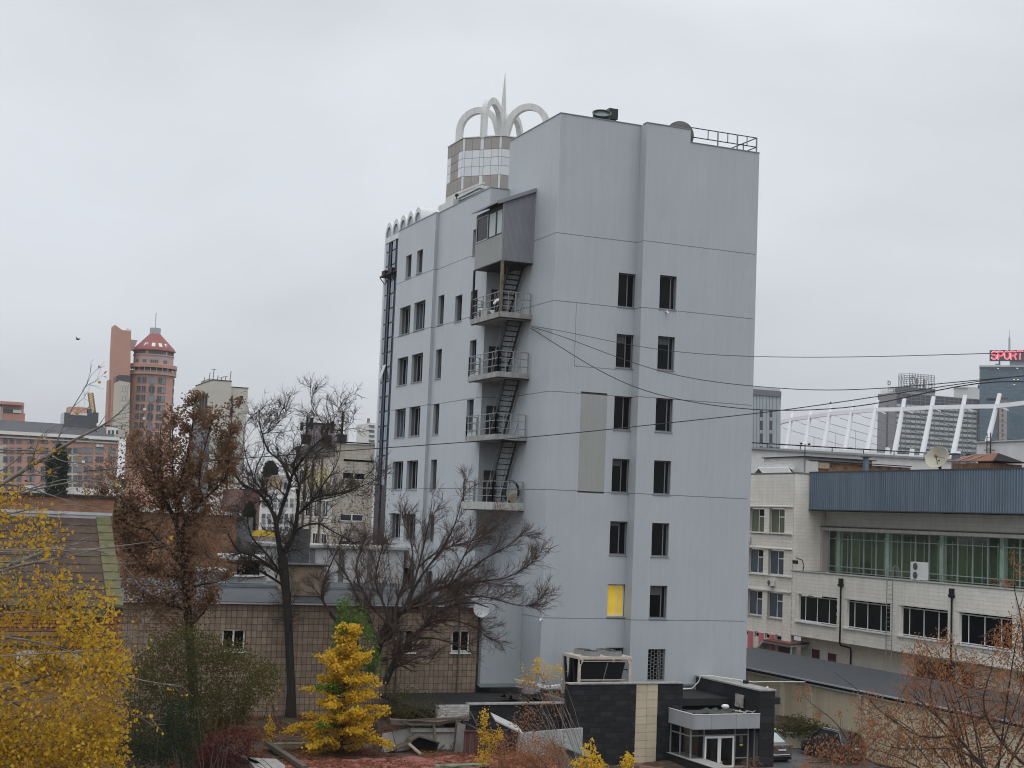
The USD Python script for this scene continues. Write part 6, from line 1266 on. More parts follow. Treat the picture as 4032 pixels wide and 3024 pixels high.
ss = min(np.arange(1, 90, .25), key=lambda s: abs(((np.array([HX0, HY0 + s, HZ1]) - CAM) @ cR / ((np.array([HX0, HY0 + s, HZ1]) - CAM) @ cF) * FPX + PW / 2) - (3400 + 228 / 4.022)))
HGREY = mat('hotel_side', (.21, .20, .21), .8, .06, .02); HDARK = mat('hotel_dark_band', (.055, .062, .075), .4, .1, .1)
part('side_wall', M().box(HX0, xr_, HY0 + .3, HY0 + ss, -10, HZ1), HGREY, ht)
part('stair_strip', M().box(HX0 - .2, HX0, HY0 + ss * .42, HY0 + ss * .50, -10, HZ1 - 8), HDARK, ht)
part('front_wall', M().box(HX0, xr_, HY0, HY0 + .29, -10, HZ1), HDARK, ht)
fl_h = abs(float(hp(700, 780, HY0)[2]) - float(hp(700, 700, HY0)[2])); ncol = 21; cw = (xr_ - HX0) / ncol
HSP = [mat('hotel_spandrel_%d' % i, c, .5, .05, .1) for i, c in enumerate([(.38, .43, .43), (.44, .45, .42), (.33, .38, .39)])]
sps = []
for j in range(17):
    z = HZ1 - 7.2 - j * fl_h
    for i in range(ncol):
        if i in (17, 18) and j > 1: continue
        sps.append(M().box(HX0 + i * cw + .1, HX0 + (i + 1) * cw - .1, HY0 - .12, HY0, z - fl_h * .55, z))
pieces('spandrel', sps, HSP, ht)
part('lift_shaft', M().box(HX0 + 17 * cw, HX0 + 19 * cw, HY0 - .16, HY0 - .13, -10, HZ1 - 8), mat('hotel_shaft', (.115, .125, .135), .6), ht)
for i in range(ncol + 1): part('mullion', M().box(HX0 + i * cw - .14, HX0 + i * cw + .14, HY0 - .45, HY0 - .17, -10, HZ1 - .2), mat('hotel_mullion', (.20, .20, .20), .6) if i == 0 else stage.GetPrimAtPath('/World/Looks/hotel_mullion').GetPath(), ht)
for k in range(3): part('top_band', M().box(HX0, xr_, HY0 - .22, HY0 - .171, HZ1 - .2 - 1.9 * k - .35, HZ1 - .2 - 1.9 * k), HGREY, ht)
def hbx(n, p, x0p, y0p, x1p, y1p, Y_, dp, m): return boxpx(n, p, x0p, y0p, x1p, y1p, Y_, dp, m, (3400, 1450, 4.022))
hbx('roof_house', ht, 700, 345, 1135, 430, HY0 + 8, 18, mat('hotel_roof_house', (.46, .46, .44), .8, .1, .2, streak=.2)); hbx('roof_house_cap', ht, 690, 332, 1140, 347, HY0 + 7, 20, GREYR)
sgf = thing('sign_scaffold', 'lattice frame of a round-lettered rooftop sign on the grey hotel', 'sign frame', (580, 770, 90))
lt = M(); A0 = hp(725, 335, HY0 + 9); A1 = hp(1120, 335, HY0 + 9); zt2 = float(hp(900, 95, HY0 + 9)[2]); zb2 = float(A0[2])
for k in range(10): x = A0[0] + (A1[0] - A0[0]) * k / 9; lt.bar((x, HY0 + 9, zb2), (x, HY0 + 9, zt2), .22).bar((x, HY0 + 20, zb2), (x, HY0 + 20, zt2), .22)
for k in range(9): z = zb2 + (zt2 - zb2) * k / 8; lt.bar((A0[0], HY0 + 9, z), (A1[0], HY0 + 9, z), .2).bar((A0[0], HY0 + 20, z), (A1[0], HY0 + 20, z), .2).bar((A0[0], HY0 + 9, z), (A0[0], HY0 + 20, z + .6), .18)
for k in range(8): x0_ = A0[0] + (A1[0] - A0[0]) * k / 8; lt.bar((x0_, HY0 + 9, zb2), (x0_ + (A1[0] - A0[0]) / 8, HY0 + 9, zt2), .16).bar((x0_ + (A1[0] - A0[0]) / 8, HY0 + 20, zb2 + 3), (x0_, HY0 + 20, zt2 - 1), .16)
part('lattice', lt, GREYR, sgf)
th = np.linspace(.6, 2 * math.pi - .6, 20); cc_ = hp(775, 205, HY0 + 8.5)
part('ring_letter', M().tube(np.stack([cc_[0] + 2.3 * np.cos(th), 0 * th + HY0 + 8.4, cc_[2] + 2.9 * np.sin(th)], 1), .45, 6), HGREY, sgf)
part('bar_letter', M().bar((cc_[0] + 3.4, HY0 + 8.4, cc_[2] - 4), (cc_[0] + 3.4, HY0 + 8.4, cc_[2] + 2), .9), HGREY, sgf); part('bar_letter', M().bar((cc_[0] + 9.5, HY0 + 8.4, cc_[2] - 5), (cc_[0] + 9.5, HY0 + 8.4, cc_[2] + 2), .8), HGREY, sgf)
sgd = thing('roof_letter_sign', 'small white rooftop sign with a round letter D on the hotel end', 'sign', (540, 790, 85))
pD = hp(375, 260, HY0 + 15); t = meshkit.text_mesh('D', 2.6, .3, bold=True); vv = np.array(t.vertices)
part('letter', M().add(np.stack([pD[0] + vv[:, 0], HY0 + 15 - vv[:, 2], pD[2] + vv[:, 1]], 1), np.array(t.faces)), mat('brown_letter', (.16, .07, .06), .6), sgd)
fm = M()
for k in range(9): a = hp(265 + 29 * k, 385, HY0 + 16); b = hp(275 + 27 * k, 310, HY0 + 16); fm.bar(a, b, .2)
for y in (385, 350, 320): fm.bar(hp(262, y, HY0 + 16), hp(505, y - 6, HY0 + 16), .3)
fm.bar(hp(400, 320, HY0 + 16), hp(395, 265, HY0 + 16), .25).bar(hp(425, 320, HY0 + 16), hp(430, 230, HY0 + 16), .25)
part('frame', fm, WHITER, sgd)
part('board', M().hexa([hp(300, 375, HY0 + 15.5), hp(470, 368, HY0 + 15.5), hp(470, 368, HY0 + 15.9), hp(300, 375, HY0 + 15.9), hp(300, 340, HY0 + 15.5), hp(470, 333, HY0 + 15.5), hp(470, 333, HY0 + 15.9), hp(300, 340, HY0 + 15.9)]), WHITER, sgd)
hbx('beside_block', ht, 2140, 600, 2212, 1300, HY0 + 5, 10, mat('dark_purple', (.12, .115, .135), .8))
hw = thing('white_slab', 'plain pale slab on the skyline between the hotel and the blue glass tower', 'building', (640, 880, 0))
FH = Frame(1600, 400, 1150, 38, (3400, 1450, 4.022)); FH.box('wall', hw, 1440, 300, 1900, 700, 0, 20, mat('far_pale_wall', (.50, .50, .49), .85, .04, .05)); FH.box('parapet', hw, 1436, 288, 1660, 302, -1, 21, WHITER)
hb2 = thing('tan_slab', 'tan slab with one column of small windows beside the blue glass tower', 'tower', (700, 830, 0))
SC = (3700, 1340, 3.771); F1_ = Frame(940, 1200, 880, 42, SC); F2_ = Frame(900, 600, 950, 46, SC)
def spx(n, p, x0p, y0p, x1p, y1p, off, dp, m): return (F1_ if p == hb2 else F2_).box(n, p, x0p, y0p, x1p, y1p, off, dp, m)
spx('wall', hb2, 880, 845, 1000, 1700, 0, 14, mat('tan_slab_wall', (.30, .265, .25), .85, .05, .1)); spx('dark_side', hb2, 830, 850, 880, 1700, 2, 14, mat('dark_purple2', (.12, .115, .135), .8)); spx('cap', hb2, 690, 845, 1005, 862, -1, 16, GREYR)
for k in range(9): spx('window', hb2, 922, 1020 + 74 * k, 945, 1062 + 74 * k, -.2, .1, FPANE[0])
gtw = thing('blue_glass_tower', 'blue glass office tower at the right edge, carrying the red lettered roof sign', 'tower', (760, 900, -5))
BG = [mat('blue_curtain_glass_%d' % i, c, .12, .06, .05, spec=.6) for i, c in enumerate([(.060, .105, .140), (.085, .135, .170), (.050, .092, .125)])]
GY = 0.0
spx('core', gtw, 590, 395, 2000, 2000, GY + 1, 28, BG[2]); spx('roof_rim', gtw, 585, 368, 2000, 398, GY - .5, 30, GPAN)
rng2 = random.Random(9)
for k in range(20):
    y = 402 + 54 * k
    spx('floor_band', gtw, 590, y, 2000, y + 26, GY + .6, .35, BG[0]); x = 590
    while x < 1300:
        w_ = rng2.choice([40, 60, 90]); spx('glass_panel', gtw, x + 1, y + 28, min(x + w_ - 1, 1300), y + 52, GY + .7, .28, BG[rng2.choice([0, 1, 1, 2])]); x += w_
for (x, y) in ((1090, 575), (1150, 578), (1095, 650), (855, 412), (1140, 410)): spx('lit_window', gtw, x, y, x + 26, y + 8, GY + .5, .08, mat('lit_office_%d_%d' % (x, y), (.6, .5, .35), .6, emit=((1, .75, .45) if y > 500 else (1, 1, 1), .9)))
spx('corner_box', gtw, 565, 655, 590, 710, GY + 2, 10, BG[2])
sg = thing('red_roof_sign', 'red neon roof sign on the blue glass tower reading SPORT', 'sign', (760, 850, 110))
spx('sign_board', sg, 740, 140, 1700, 305, GY + 3.0, 2, mat('dark_sign_board', (.06, .062, .07), .6)); spx('support', sg, 1040, 306, 1400, 368, GY + 4, 6, mat('grey_support', (.20, .21, .22), .6)); spx('support', sg, 875, 306, 900, 366, GY + 3.5, .6, GREYR); spx('support', sg, 820, 348, 900, 362, GY + 3.4, .6, GREYR)
ua, za = F2_.uv(762, 276, 2.9); ub, zb_ = F2_.uv(762, 165, 2.9); ue, _ = F2_.uv(1240, 276, 2.9)
NEON = mat('red_neon', (.6, .05, .09), .5, .02, emit=((1.0, .085, .14), .75)); NEONW = mat('neon_rim', (.8, .5, .55), .5, .02, emit=((1.0, .62, .68), .95))
hgt = zb_ - za; x_ = ua; step = (ue - ua) / 5.0
for ch_ in 'SPORT':
    for nm, bold, dy, mm, sc in (('letter_rim', True, 0.0, NEONW, 1.08), ('letter', False, -.12, NEON, 1.0)):
        t = meshkit.text_mesh(ch_, hgt * sc, .1, bold=True); vv = np.array(t.vertices); cx_ = (vv[:, 0].min() + vv[:, 0].max()) / 2; wdt = vv[:, 0].max() - vv[:, 0].min()
        kx = step * (.98 if nm == 'letter_rim' else .86) / wdt
        uu = x_ + step / 2 + (vv[:, 0] - cx_) * kx; oo = 2.9 + dy - vv[:, 2]
        part(nm, M().add(np.stack([F2_.p[0] + F2_.t[0] * uu + F2_.n[0] * oo, F2_.p[1] + F2_.t[1] * uu + F2_.n[1] * oo, za - hgt * (sc - 1) / 2 + vv[:, 1]], 1), np.array(t.faces)), mm, sg)
    x_ += step
u_, z_ = F2_.uv(1035, 140, 6); mp = F2_.pt(u_, z_, 6); u_, z_ = F2_.uv(1035, -40, 6); mt = F2_.pt(u_, z_, 6)
mast = M()
for sx in (-.7, .7): mast.bar(mp + [sx, 0, -2], mt + [sx * .6, 0, 0], .3)
for k in range(9): f0, f1 = k / 9, (k + 1) / 9; mast.bar(mp + (mt - mp) * f0 + [-.6, 0, 0], mp + (mt - mp) * f1 + [.6, 0, 0], .22).bar(mp + (mt - mp) * f1 + [-.6, 0, 0], mp + (mt - mp) * f1 + [.6, 0, 0], .22)
mast.bar(mt, mt + [0, 0, 5], .2)
top('lattice_mast', mast, mat('pale_mast', (.30, .30, .31), .6), 'thin lattice mast above the red lettered sign', 'mast')
# ---------------------------------------------------------------- vegetation
def leafmat(name, ramp, rough=.65, trans=.35):
    """Leaves: every leaf its own tone, light shining through in part."""
    n = len(ramp); rp = [(i / max(1, n - 1), c) for i, c in enumerate(ramp)]
    return usdkit.material(stage, '/World/Looks/' + name, {
        'g': ('geometry', {}), 'r': ('rgb_ramp', {'ramp': rp}), 'd': ('principled_bsdf', {'roughness': rough, 'specular_ior_level': .25}), 't': ('translucent_bsdf', {}), 'm': ('mix_closure', {'fac': trans})},
        [('g.random_per_island', 'r.fac'), ('r.color', 'd.base_color'), ('r.color', 't.color'), ('d.BSDF', 'm.closure1'), ('t.BSDF', 'm.closure2')], surface='m.closure')
BARKD = mat('dark_bark', (.028, .024, .021), .95, .35, 6, bump=.6, bscale=30, stretch=(1, 1, .3))
BARKB = mat('brown_bark', (.055, .042, .034), .95, .35, 6, bump=.5, bscale=30)
BARKR = mat('reddish_twig', (.085, .058, .048), .9, .3, 6)
BARKW = mat('pale_bark', (.19, .17, .15), .85, .35, 5, tint=((.06, .05, .045), 9, .60))
L_BROWN = leafmat('brown_leaves', [(.17, .095, .052), (.27, .155, .088), (.37, .22, .13), (.46, .29, .18)])
L_YEL = leafmat('yellow_leaves', [(.48, .29, .022), (.62, .40, .03), (.74, .51, .045), (.56, .36, .028), (.24, .17, .03), (.66, .42, .03)])
L_GINK = leafmat('golden_leaves', [(.62, .40, .03), (.76, .53, .045), (.84, .62, .07), (.68, .46, .035)], trans=.4)
L_GREEN = leafmat('fresh_green_leaves', [(.085, .16, .02), (.12, .21, .03), (.16, .25, .045)], trans=.4)
L_OLIVE = leafmat('olive_leaves', [(.07, .065, .014), (.14, .12, .025), (.23, .185, .04), (.28, .22, .05), (.08, .09, .02)])
L_DGREEN = leafmat('dark_green_leaves', [(.016, .028, .010), (.028, .045, .014), (.05, .065, .02)])
L_ORANGE = leafmat('orange_leaves', [(.28, .12, .05), (.40, .19, .08), (.50, .26, .12), (.34, .165, .08)])
L_RUSTY = leafmat('rusty_twig_leaves', [(.14, .075, .045), (.19, .10, .06), (.11, .06, .04)])
L_RED = leafmat('red_vine_leaves', [(.10, .018, .014), (.15, .03, .02), (.075, .03, .022), (.19, .06, .03)])
L_LITTER = leafmat('leaf_litter', [(.20, .075, .035), (.12, .045, .03), (.24, .115, .05), (.09, .045, .03), (.30, .18, .06)])

def leaf_mesh(P, size, rng, hang=0.0, aspect=.62, jit=.35):
    """Folded leaves at points P, random headings; hang > 0 lets them droop."""
    P = np.asarray(P, float); n = len(P); s = size * (1 + jit * (rng.random(n) * 2 - 1))
    a = rng.normal(size=(n, 3)); a[:, 2] = a[:, 2] * (1 - .5 * hang) - hang * 1.2; a /= np.linalg.norm(a, axis=1, keepdims=True)
    b = np.cross(a, rng.normal(size=(n, 3))); b /= np.linalg.norm(b, axis=1, keepdims=True) + 1e-9; c = np.cross(a, b)
    w = s * aspect * .5
    v = np.stack([P, P + a * (s * .5)[:, None] + b * w[:, None] + c * (w * .35)[:, None], P + a * s[:, None], P + a * (s * .5)[:, None] - b * w[:, None] + c * (w * .35)[:, None]], 1)
    k = np.arange(n)[:, None] * 4
    return v.reshape(-1, 3), np.concatenate([k + [0, 1, 2], k + [0, 2, 3]], 1).reshape(-1, 3)
def sample(poly, t):
    t = np.clip(t, 0, 1) * (len(poly) - 1); i = min(int(t), len(poly) - 2); f = t - i
    return poly[i] * (1 - f) + poly[i + 1] * f, poly[i + 1] - poly[i]
def shoot(p, d, L, rng, n=5, wob=.18, up=.0):
    pts = [np.array(p, float)]; d = d / np.linalg.norm(d); st = L / (n - 1)
    for _ in range(n - 1):
        d = d + rng.normal(size=3) * wob + np.array([0, 0, up]); d /= np.linalg.norm(d); pts.append(pts[-1] + d * st)
    return np.array(pts)
def spawn(par, rng, per_m, L, ang, up, wob=.2, t0=.15, ratio=.55, n=4, rmin=.006, taper=.5, bias=None):
    """Side shoots along every parent (points, r0, r1)."""
    out = []
    for pts, ra, rb in par:
        ln = np.linalg.norm(np.diff(pts, axis=0), axis=1).sum(); k = rng.poisson(per_m * ln)
        for _ in range(k):
            t = t0 + (1 - t0) * rng.random(); p, tg = sample(pts, t); tg = tg / (np.linalg.norm(tg) + 1e-9)
            q = np.cross(tg, rng.normal(size=3)); q /= np.linalg.norm(q) + 1e-9; a = ang * (.7 + .6 * rng.random())
            d = tg * math.cos(a) + q * math.sin(a) + np.array([0, 0, up]); 
            if bias is not None: d = d + bias
            r = max((ra + (rb - ra) * t) * ratio, rmin); ll = L * (.55 + .9 * rng.random()) * (1 - taper * t)
            out.append((shoot(p, d, ll, rng, n, wob, up * .25), r, max(r * .35, rmin * .6)))
    return out
def add_tubes(m, lst, n=3):
    """All tubes with the same number of points at once."""
    by_len = {}
    for q in lst: by_len.setdefault(len(q[0]), []).append(q)
    for k, qs in by_len.items():
        P = np.array([q[0] for q in qs]); N = len(qs); r = np.array([np.linspace(q[1], q[2], k) for q in qs])
        t = np.gradient(P, axis=1); t /= np.linalg.norm(t, axis=2, keepdims=True) + 1e-12
        a = np.cross(t, np.array([.31, .17, .93])); a /= np.linalg.norm(a, axis=2, keepdims=True) + 1e-12; b = np.cross(t, a); th = np.arange(n) / n * 2 * math.pi
        v = P[:, :, None] + r[:, :, None, None] * (a[:, :, None] * np.cos(th)[:, None] + b[:, :, None] * np.sin(th)[:, None])
        i = np.arange(k - 1)[:, None] * n; j = np.arange(n)[None]; j2 = (j + 1) % n
        f = np.concatenate([np.stack([i + j, i + n + j2, i + j2], -1).reshape(-1, 3), np.stack([i + j, i + n + j, i + n + j2], -1).reshape(-1, 3)])
        m.add(v.reshape(-1, 3), (f[None] + (np.arange(N) * k * n)[:, None, None]).reshape(-1, 3))
def trace(coords, crop, depth, rng, spread=.35, d0=None):
    """Limb through photo points, drifting nearer or farther along its length so that the crown has depth."""
    k = len(coords); L = np.linalg.norm(np.diff(np.array(coords, float), axis=0), axis=1); s = np.concatenate([[0], np.cumsum(L)]) / crop[2] * depth / FPX
    sl = spread * (rng.random() * 2 - 1); off = sl * s + .05 * s * rng.normal(size=k) * .3
    base = depth if d0 is None else d0
    pts = np.array([at(crop[0] + x / crop[2], crop[1] + y / crop[2], base + o) for (x, y), o in zip(coords, off)])
    if k > 2:                                               # smooth the polyline
        t = np.linspace(0, 1, k); tt = np.linspace(0, 1, 2 * k - 1)
        from scipy.interpolate import CubicSpline
        pts = CubicSpline(t, pts, axis=0)(tt)
    return pts
B5C, B7C, B4C, B3C, B2C, C7C, DC = (800, 1500, 2.074), (1300, 1800, 1.8433), (0, 1900, 1.476), (0, 1200, 1.843), (2900, 2600, 1.954), (2900, 1900, 1.954), (0, 0, .5486)

def in_poly_points(poly, n, d, dr, rng, crop):
    """Points spread through the air in front of the camera, within a crown's outline and +-dr metres in depth."""
    pg = Polygon(poly); x0_, y0_, x1_, y1_ = pg.bounds; from shapely import contains_xy
    out = []; 
    while len(out) < n:
        xy = np.stack([rng.uniform(x0_, x1_, n), rng.uniform(y0_, y1_, n)], 1); ok = contains_xy(pg, xy[:, 0], xy[:, 1]); out += list(xy[ok])
    return np.array([at(crop[0] + x / crop[2], crop[1] + y / crop[2], d + dr * rng.normal() * .5) for x, y in out[:n]])
# --- big bare tree
rng = np.random.default_rng(11)
d1 = 83.0
bt1 = thing('bare_tree', 'tall bare tree with dark forked trunk standing before the brown tiled wall', 'tree', (22.3, 81.5, 0))
def T1(c, ra, rb, sp=.35): return (trace(c, B5C, d1, rng, sp), ra * .85, rb * .85)
trunk = np.array([at(628 / .5486, 1556 / .5486, d1), at(629 / .5486, 1490 / .5486, d1), at(625 / .5486, 1400 / .5486, d1), at(620 / .5486, 1300 / .5486, d1), at(800 + 660 / 2.074, 1500 + 1560 / 2.074, d1), at(800 + 645 / 2.074, 1500 + 1440 / 2.074, d1)])
part('trunk', M().tube(trunk, [.36, .25, .235, .23, .27, .29], 12), BARKD, bt1, smooth=True)
limbs = [T1([(640, 1450), (620, 1330), (600, 1200), (590, 1150)], .20, .15, .1), T1([(650, 1450), (690, 1350), (745, 1230), (765, 1100), (775, 1000), (765, 880)], .20, .08, .2),
    T1([(592, 1155), (545, 1030), (480, 940), (410, 890), (340, 860), (290, 810), (245, 690), (180, 570), (120, 480)], .13, .03), T1([(600, 1160), (650, 1020), (690, 900), (712, 810)], .13, .10, .15),
    T1([(712, 815), (660, 700), (605, 630), (530, 570), (480, 430), (455, 300), (480, 190)], .09, .02), T1([(712, 815), (745, 735), (800, 650), (880, 560), (950, 490), (1000, 420), (960, 320), (900, 230), (880, 120)], .09, .015),
    T1([(765, 1095), (850, 1010), (945, 945), (1080, 925), (1200, 890), (1340, 840), (1470, 770)], .10, .02), T1([(800, 1060), (900, 985), (1050, 950), (1200, 900), (1320, 800), (1400, 700)], .06, .015),
    T1([(745, 1240), (820, 1185), (930, 1165), (1010, 1200), (1100, 1250), (1220, 1320), (1330, 1420)], .08, .02), T1([(640, 1560), (520, 1500), (400, 1420), (290, 1390), (215, 1270), (150, 1130), (165, 1010)], .12, .025),
    T1([(640, 1600), (540, 1440), (450, 1340), (385, 1250), (360, 1120), (330, 960)], .09, .02), T1([(545, 1035), (528, 930), (430, 830), (440, 690), (500, 560), (470, 440), (520, 330)], .07, .015),
    T1([(640, 1660), (480, 1560), (330, 1500), (180, 1480), (40, 1440)], .09, .02), T1([(775, 1000), (770, 800), (740, 700), (800, 520), (860, 380), (850, 260)], .07, .015), T1([(880, 560), (960, 560), (1060, 470), (1130, 420), (1230, 330)], .05, .012), T1([(945, 940), (990, 830), (1080, 700), (1120, 560), (1120, 480)], .05, .012),
    T1([(410, 890), (400, 760), (350, 620), (330, 480), (345, 330)], .05, .012), T1([(290, 810), (200, 720), (120, 640), (60, 560)], .05, .012), T1([(480, 430), (560, 400), (620, 330), (690, 290)], .04, .012), T1([(1000, 420), (1060, 330), (1110, 230), (1130, 170)], .04, .012)]
for q in limbs: part('branch', M().tube(q[0], np.linspace(q[1], q[2], len(q[0])), 7, cap=False), BARKD, bt1, smooth=True)
g1 = spawn(limbs[2:], rng, 3.2, 1.55, .85, .18, t0=.06, ratio=.5, n=5, rmin=.018) + spawn([(trunk[2:], .05, .05)] + limbs[:2], rng, 5.0, .9, 1.1, .1, t0=.05, ratio=.3, n=5, rmin=.012)
g2 = spawn(g1, rng, 4.6, 1.0, .8, .10, t0=.05, ratio=.6, n=4, rmin=.0115)
g3 = spawn(g2, rng, 8.5, .55, .75, .10, t0=.05, ratio=.7, n=3, rmin=.0085)
m = M(); add_tubes(m, g1, 4); add_tubes(m, g2); add_tubes(m, g3); part('twigs', m, BARKB, bt1, kind='stuff')

# --- bare many-stemmed tree on the right of it
rng = np.random.default_rng(12); d2 = 82.6
bt2 = thing('bare_tree', 'many-stemmed bare tree with fine reddish twigs fanning out before the grey tower', 'tree', (29, 79, 0))
def T2(c, ra, rb, sp=.25): return (trace(c, B7C, d2, rng, sp), ra, rb)
stems = [T2([(400, 1640), (470, 1480), (560, 1350), (680, 1230), (780, 1130), (950, 1060), (1150, 1090)], .20, .03), T2([(300, 1560), (370, 1350), (430, 1220), (520, 1120), (640, 1060), (780, 1040)], .19, .05), T2([(250, 1500), (200, 1370), (120, 1260), (40, 1180), (0, 1120)], .20, .10),
    T2([(470, 1180), (500, 1010), (560, 860), (600, 700), (560, 540), (520, 420)], .09, .015), T2([(520, 1120), (590, 970), (640, 800), (690, 600), (720, 450), (740, 320)], .09, .015), T2([(560, 1080), (640, 900), (740, 760), (840, 620), (910, 470), (950, 330), (985, 220)], .09, .012),
    T2([(560, 1110), (700, 980), (860, 930), (1000, 830), (1120, 740), (1260, 660), (1400, 560)], .10, .012), T2([(600, 1090), (760, 1030), (900, 960), (1080, 900), (1260, 880), (1420, 800), (1510, 730)], .09, .012), T2([(700, 1060), (900, 1040), (1100, 1010), (1300, 1060), (1440, 1080), (1530, 1020)], .07, .012),
    T2([(860, 930), (930, 800), (1010, 640), (1080, 520), (1180, 430)], .06, .012), T2([(640, 800), (760, 700), (900, 640), (1060, 600), (1180, 520), (1290, 470)], .06, .012), T2([(430, 1220), (380, 1050), (330, 900), (360, 720), (400, 560)], .08, .014), T2([(370, 1350), (260, 1150), (180, 980), (120, 860), (40, 760)], .09, .014),
    T2([(430, 1220), (300, 1080), (200, 900), (200, 740), (260, 560)], .07, .014), T2([(690, 1230), (820, 1180), (960, 1200), (1080, 1260), (1180, 1330)], .06, .012), T2([(560, 1350), (700, 1310), (850, 1340), (980, 1400), (1100, 1430)], .06, .012), T2([(360, 1470), (520, 1470), (640, 1500), (760, 1480)], .05, .012), T2([(0, 1120), (-60, 1000), (-30, 860), (40, 700), (90, 560)], .08, .014)]
for q in stems: part('branch' if q[1] < .15 else 'trunk', M().tube(q[0], np.linspace(q[1], q[2], len(q[0])), 7, cap=False), BARKD if q[1] > .15 else BARKB, bt2, smooth=True)
fan = cR * .25
g1 = spawn(stems[3:] + stems[:2], rng, 3.8, 1.8, .5, .16, t0=.10, ratio=.5, n=5, rmin=.017, bias=fan)
g2 = spawn(g1, rng, 5.2, 1.0, .5, .08, t0=.08, ratio=.6, n=4, rmin=.0105)
g3 = spawn(g2, rng, 8.0, .55, .55, .06, t0=.08, ratio=.7, n=3, rmin=.0082)
m = M(); add_tubes(m, g1, 4); add_tubes(m, g2); add_tubes(m, g3); part('twigs', m, BARKR, bt2, kind='stuff')

# --- brown-leaved tree
rng = np.random.default_rng(13); d3 = 74.0
bl = thing('brown_tree', 'tree full of dry brown leaves between the old brick house and the bare tree', 'tree', (15, 72, -1))
def T3(c, ra, rb, sp=.3, crop=B4C): return (trace(c, crop, d3, rng, sp), ra, rb)
st = [T3([(1130, 1300), (1110, 1000), (1095, 800), (1075, 560), (1045, 330)], .26, .17, .05), T3([(1045, 330), (1000, 180), (950, 60), (930, -120), (935, -330)], .13, .02), T3([(1050, 340), (1090, 200), (1180, 100), (1290, 0), (1330, -180)], .11, .02),
    T3([(1060, 480), (960, 370), (860, 270), (760, 130), (680, 20)], .10, .015), T3([(1030, 280), (1040, 60), (1090, -150), (1120, -340), (1128, -460)], .11, .012), T3([(1000, 180), (880, 40), (790, -120), (760, -260)], .09, .014), T3([(1075, 560), (970, 540), (860, 500), (770, 420), (720, 330)], .08, .014),
    T3([(1085, 640), (1180, 590), (1260, 580), (1330, 500)], .07, .014), T3([(1090, 760), (1020, 720), (900, 690), (760, 640)], .07, .014), T3([(1100, 840), (1180, 760), (1240, 660)], .06, .014), T3([(1180, 100), (1160, -60), (1200, -240), (1230, -380)], .06, .012), T3([(1290, 0), (1310, -120), (1340, -300), (1350, -480)], .05, .01), T3([(950, 60), (880, -100), (870, -280)], .06, .012), T3([(860, 270), (740, 240), (640, 160), (600, 60)], .05, .012), T3([(960, 370), (830, 380), (700, 300)], .05, .012), T3([(1060, 160), (1010, 0), (1000, -220), (1010, -400)], .06, .012)]
for q in st: part('trunk' if q[1] > .2 else 'branch', M().tube(q[0], np.linspace(q[1], q[2], len(q[0])), 7, cap=False), BARKD, bl, smooth=True)
g1 = spawn(st[1:] + [(st[0][0][4:], .1, .1)], rng, 4.6, 1.1, .8, .2, t0=.1, ratio=.5, n=5, rmin=.012); g2 = spawn(g1, rng, 4.2, .55, .75, .12, t0=.1, ratio=.6, n=4, rmin=.009)
m = M(); add_tubes(m, g1, 4); add_tubes(m, g2); part('twigs', m, BARKB, bl, kind='stuff')
P = np.concatenate([np.concatenate([q[0][1:] + rng.normal(size=(len(q[0]) - 1, 3)) * .09 for _ in range(6)]) for q in g2] + [np.concatenate([q[0][2:] + rng.normal(size=(len(q[0]) - 2, 3)) * .12 for _ in range(3)]) for q in g1])
PF = in_poly_points([(170, 1120), (185, 1040), (230, 990), (280, 950), (300, 925), (350, 920), (395, 960), (440, 980), (480, 1010), (505, 1060), (490, 1150), (470, 1220), (480, 1280), (430, 1330), (380, 1385), (330, 1375), (275, 1330), (260, 1230)], 2100, d3, 2.6, rng, DC)
PF = PF[meshkit.fbm(PF * 1.3, 3, 17) < .56]; P = np.concatenate([P] + [c + rng.normal(size=(9, 3)) * .3 for c in PF])
part('foliage', M().add(*leaf_mesh(P, .125, rng, hang=.5, aspect=.75)), L_BROWN, bl)

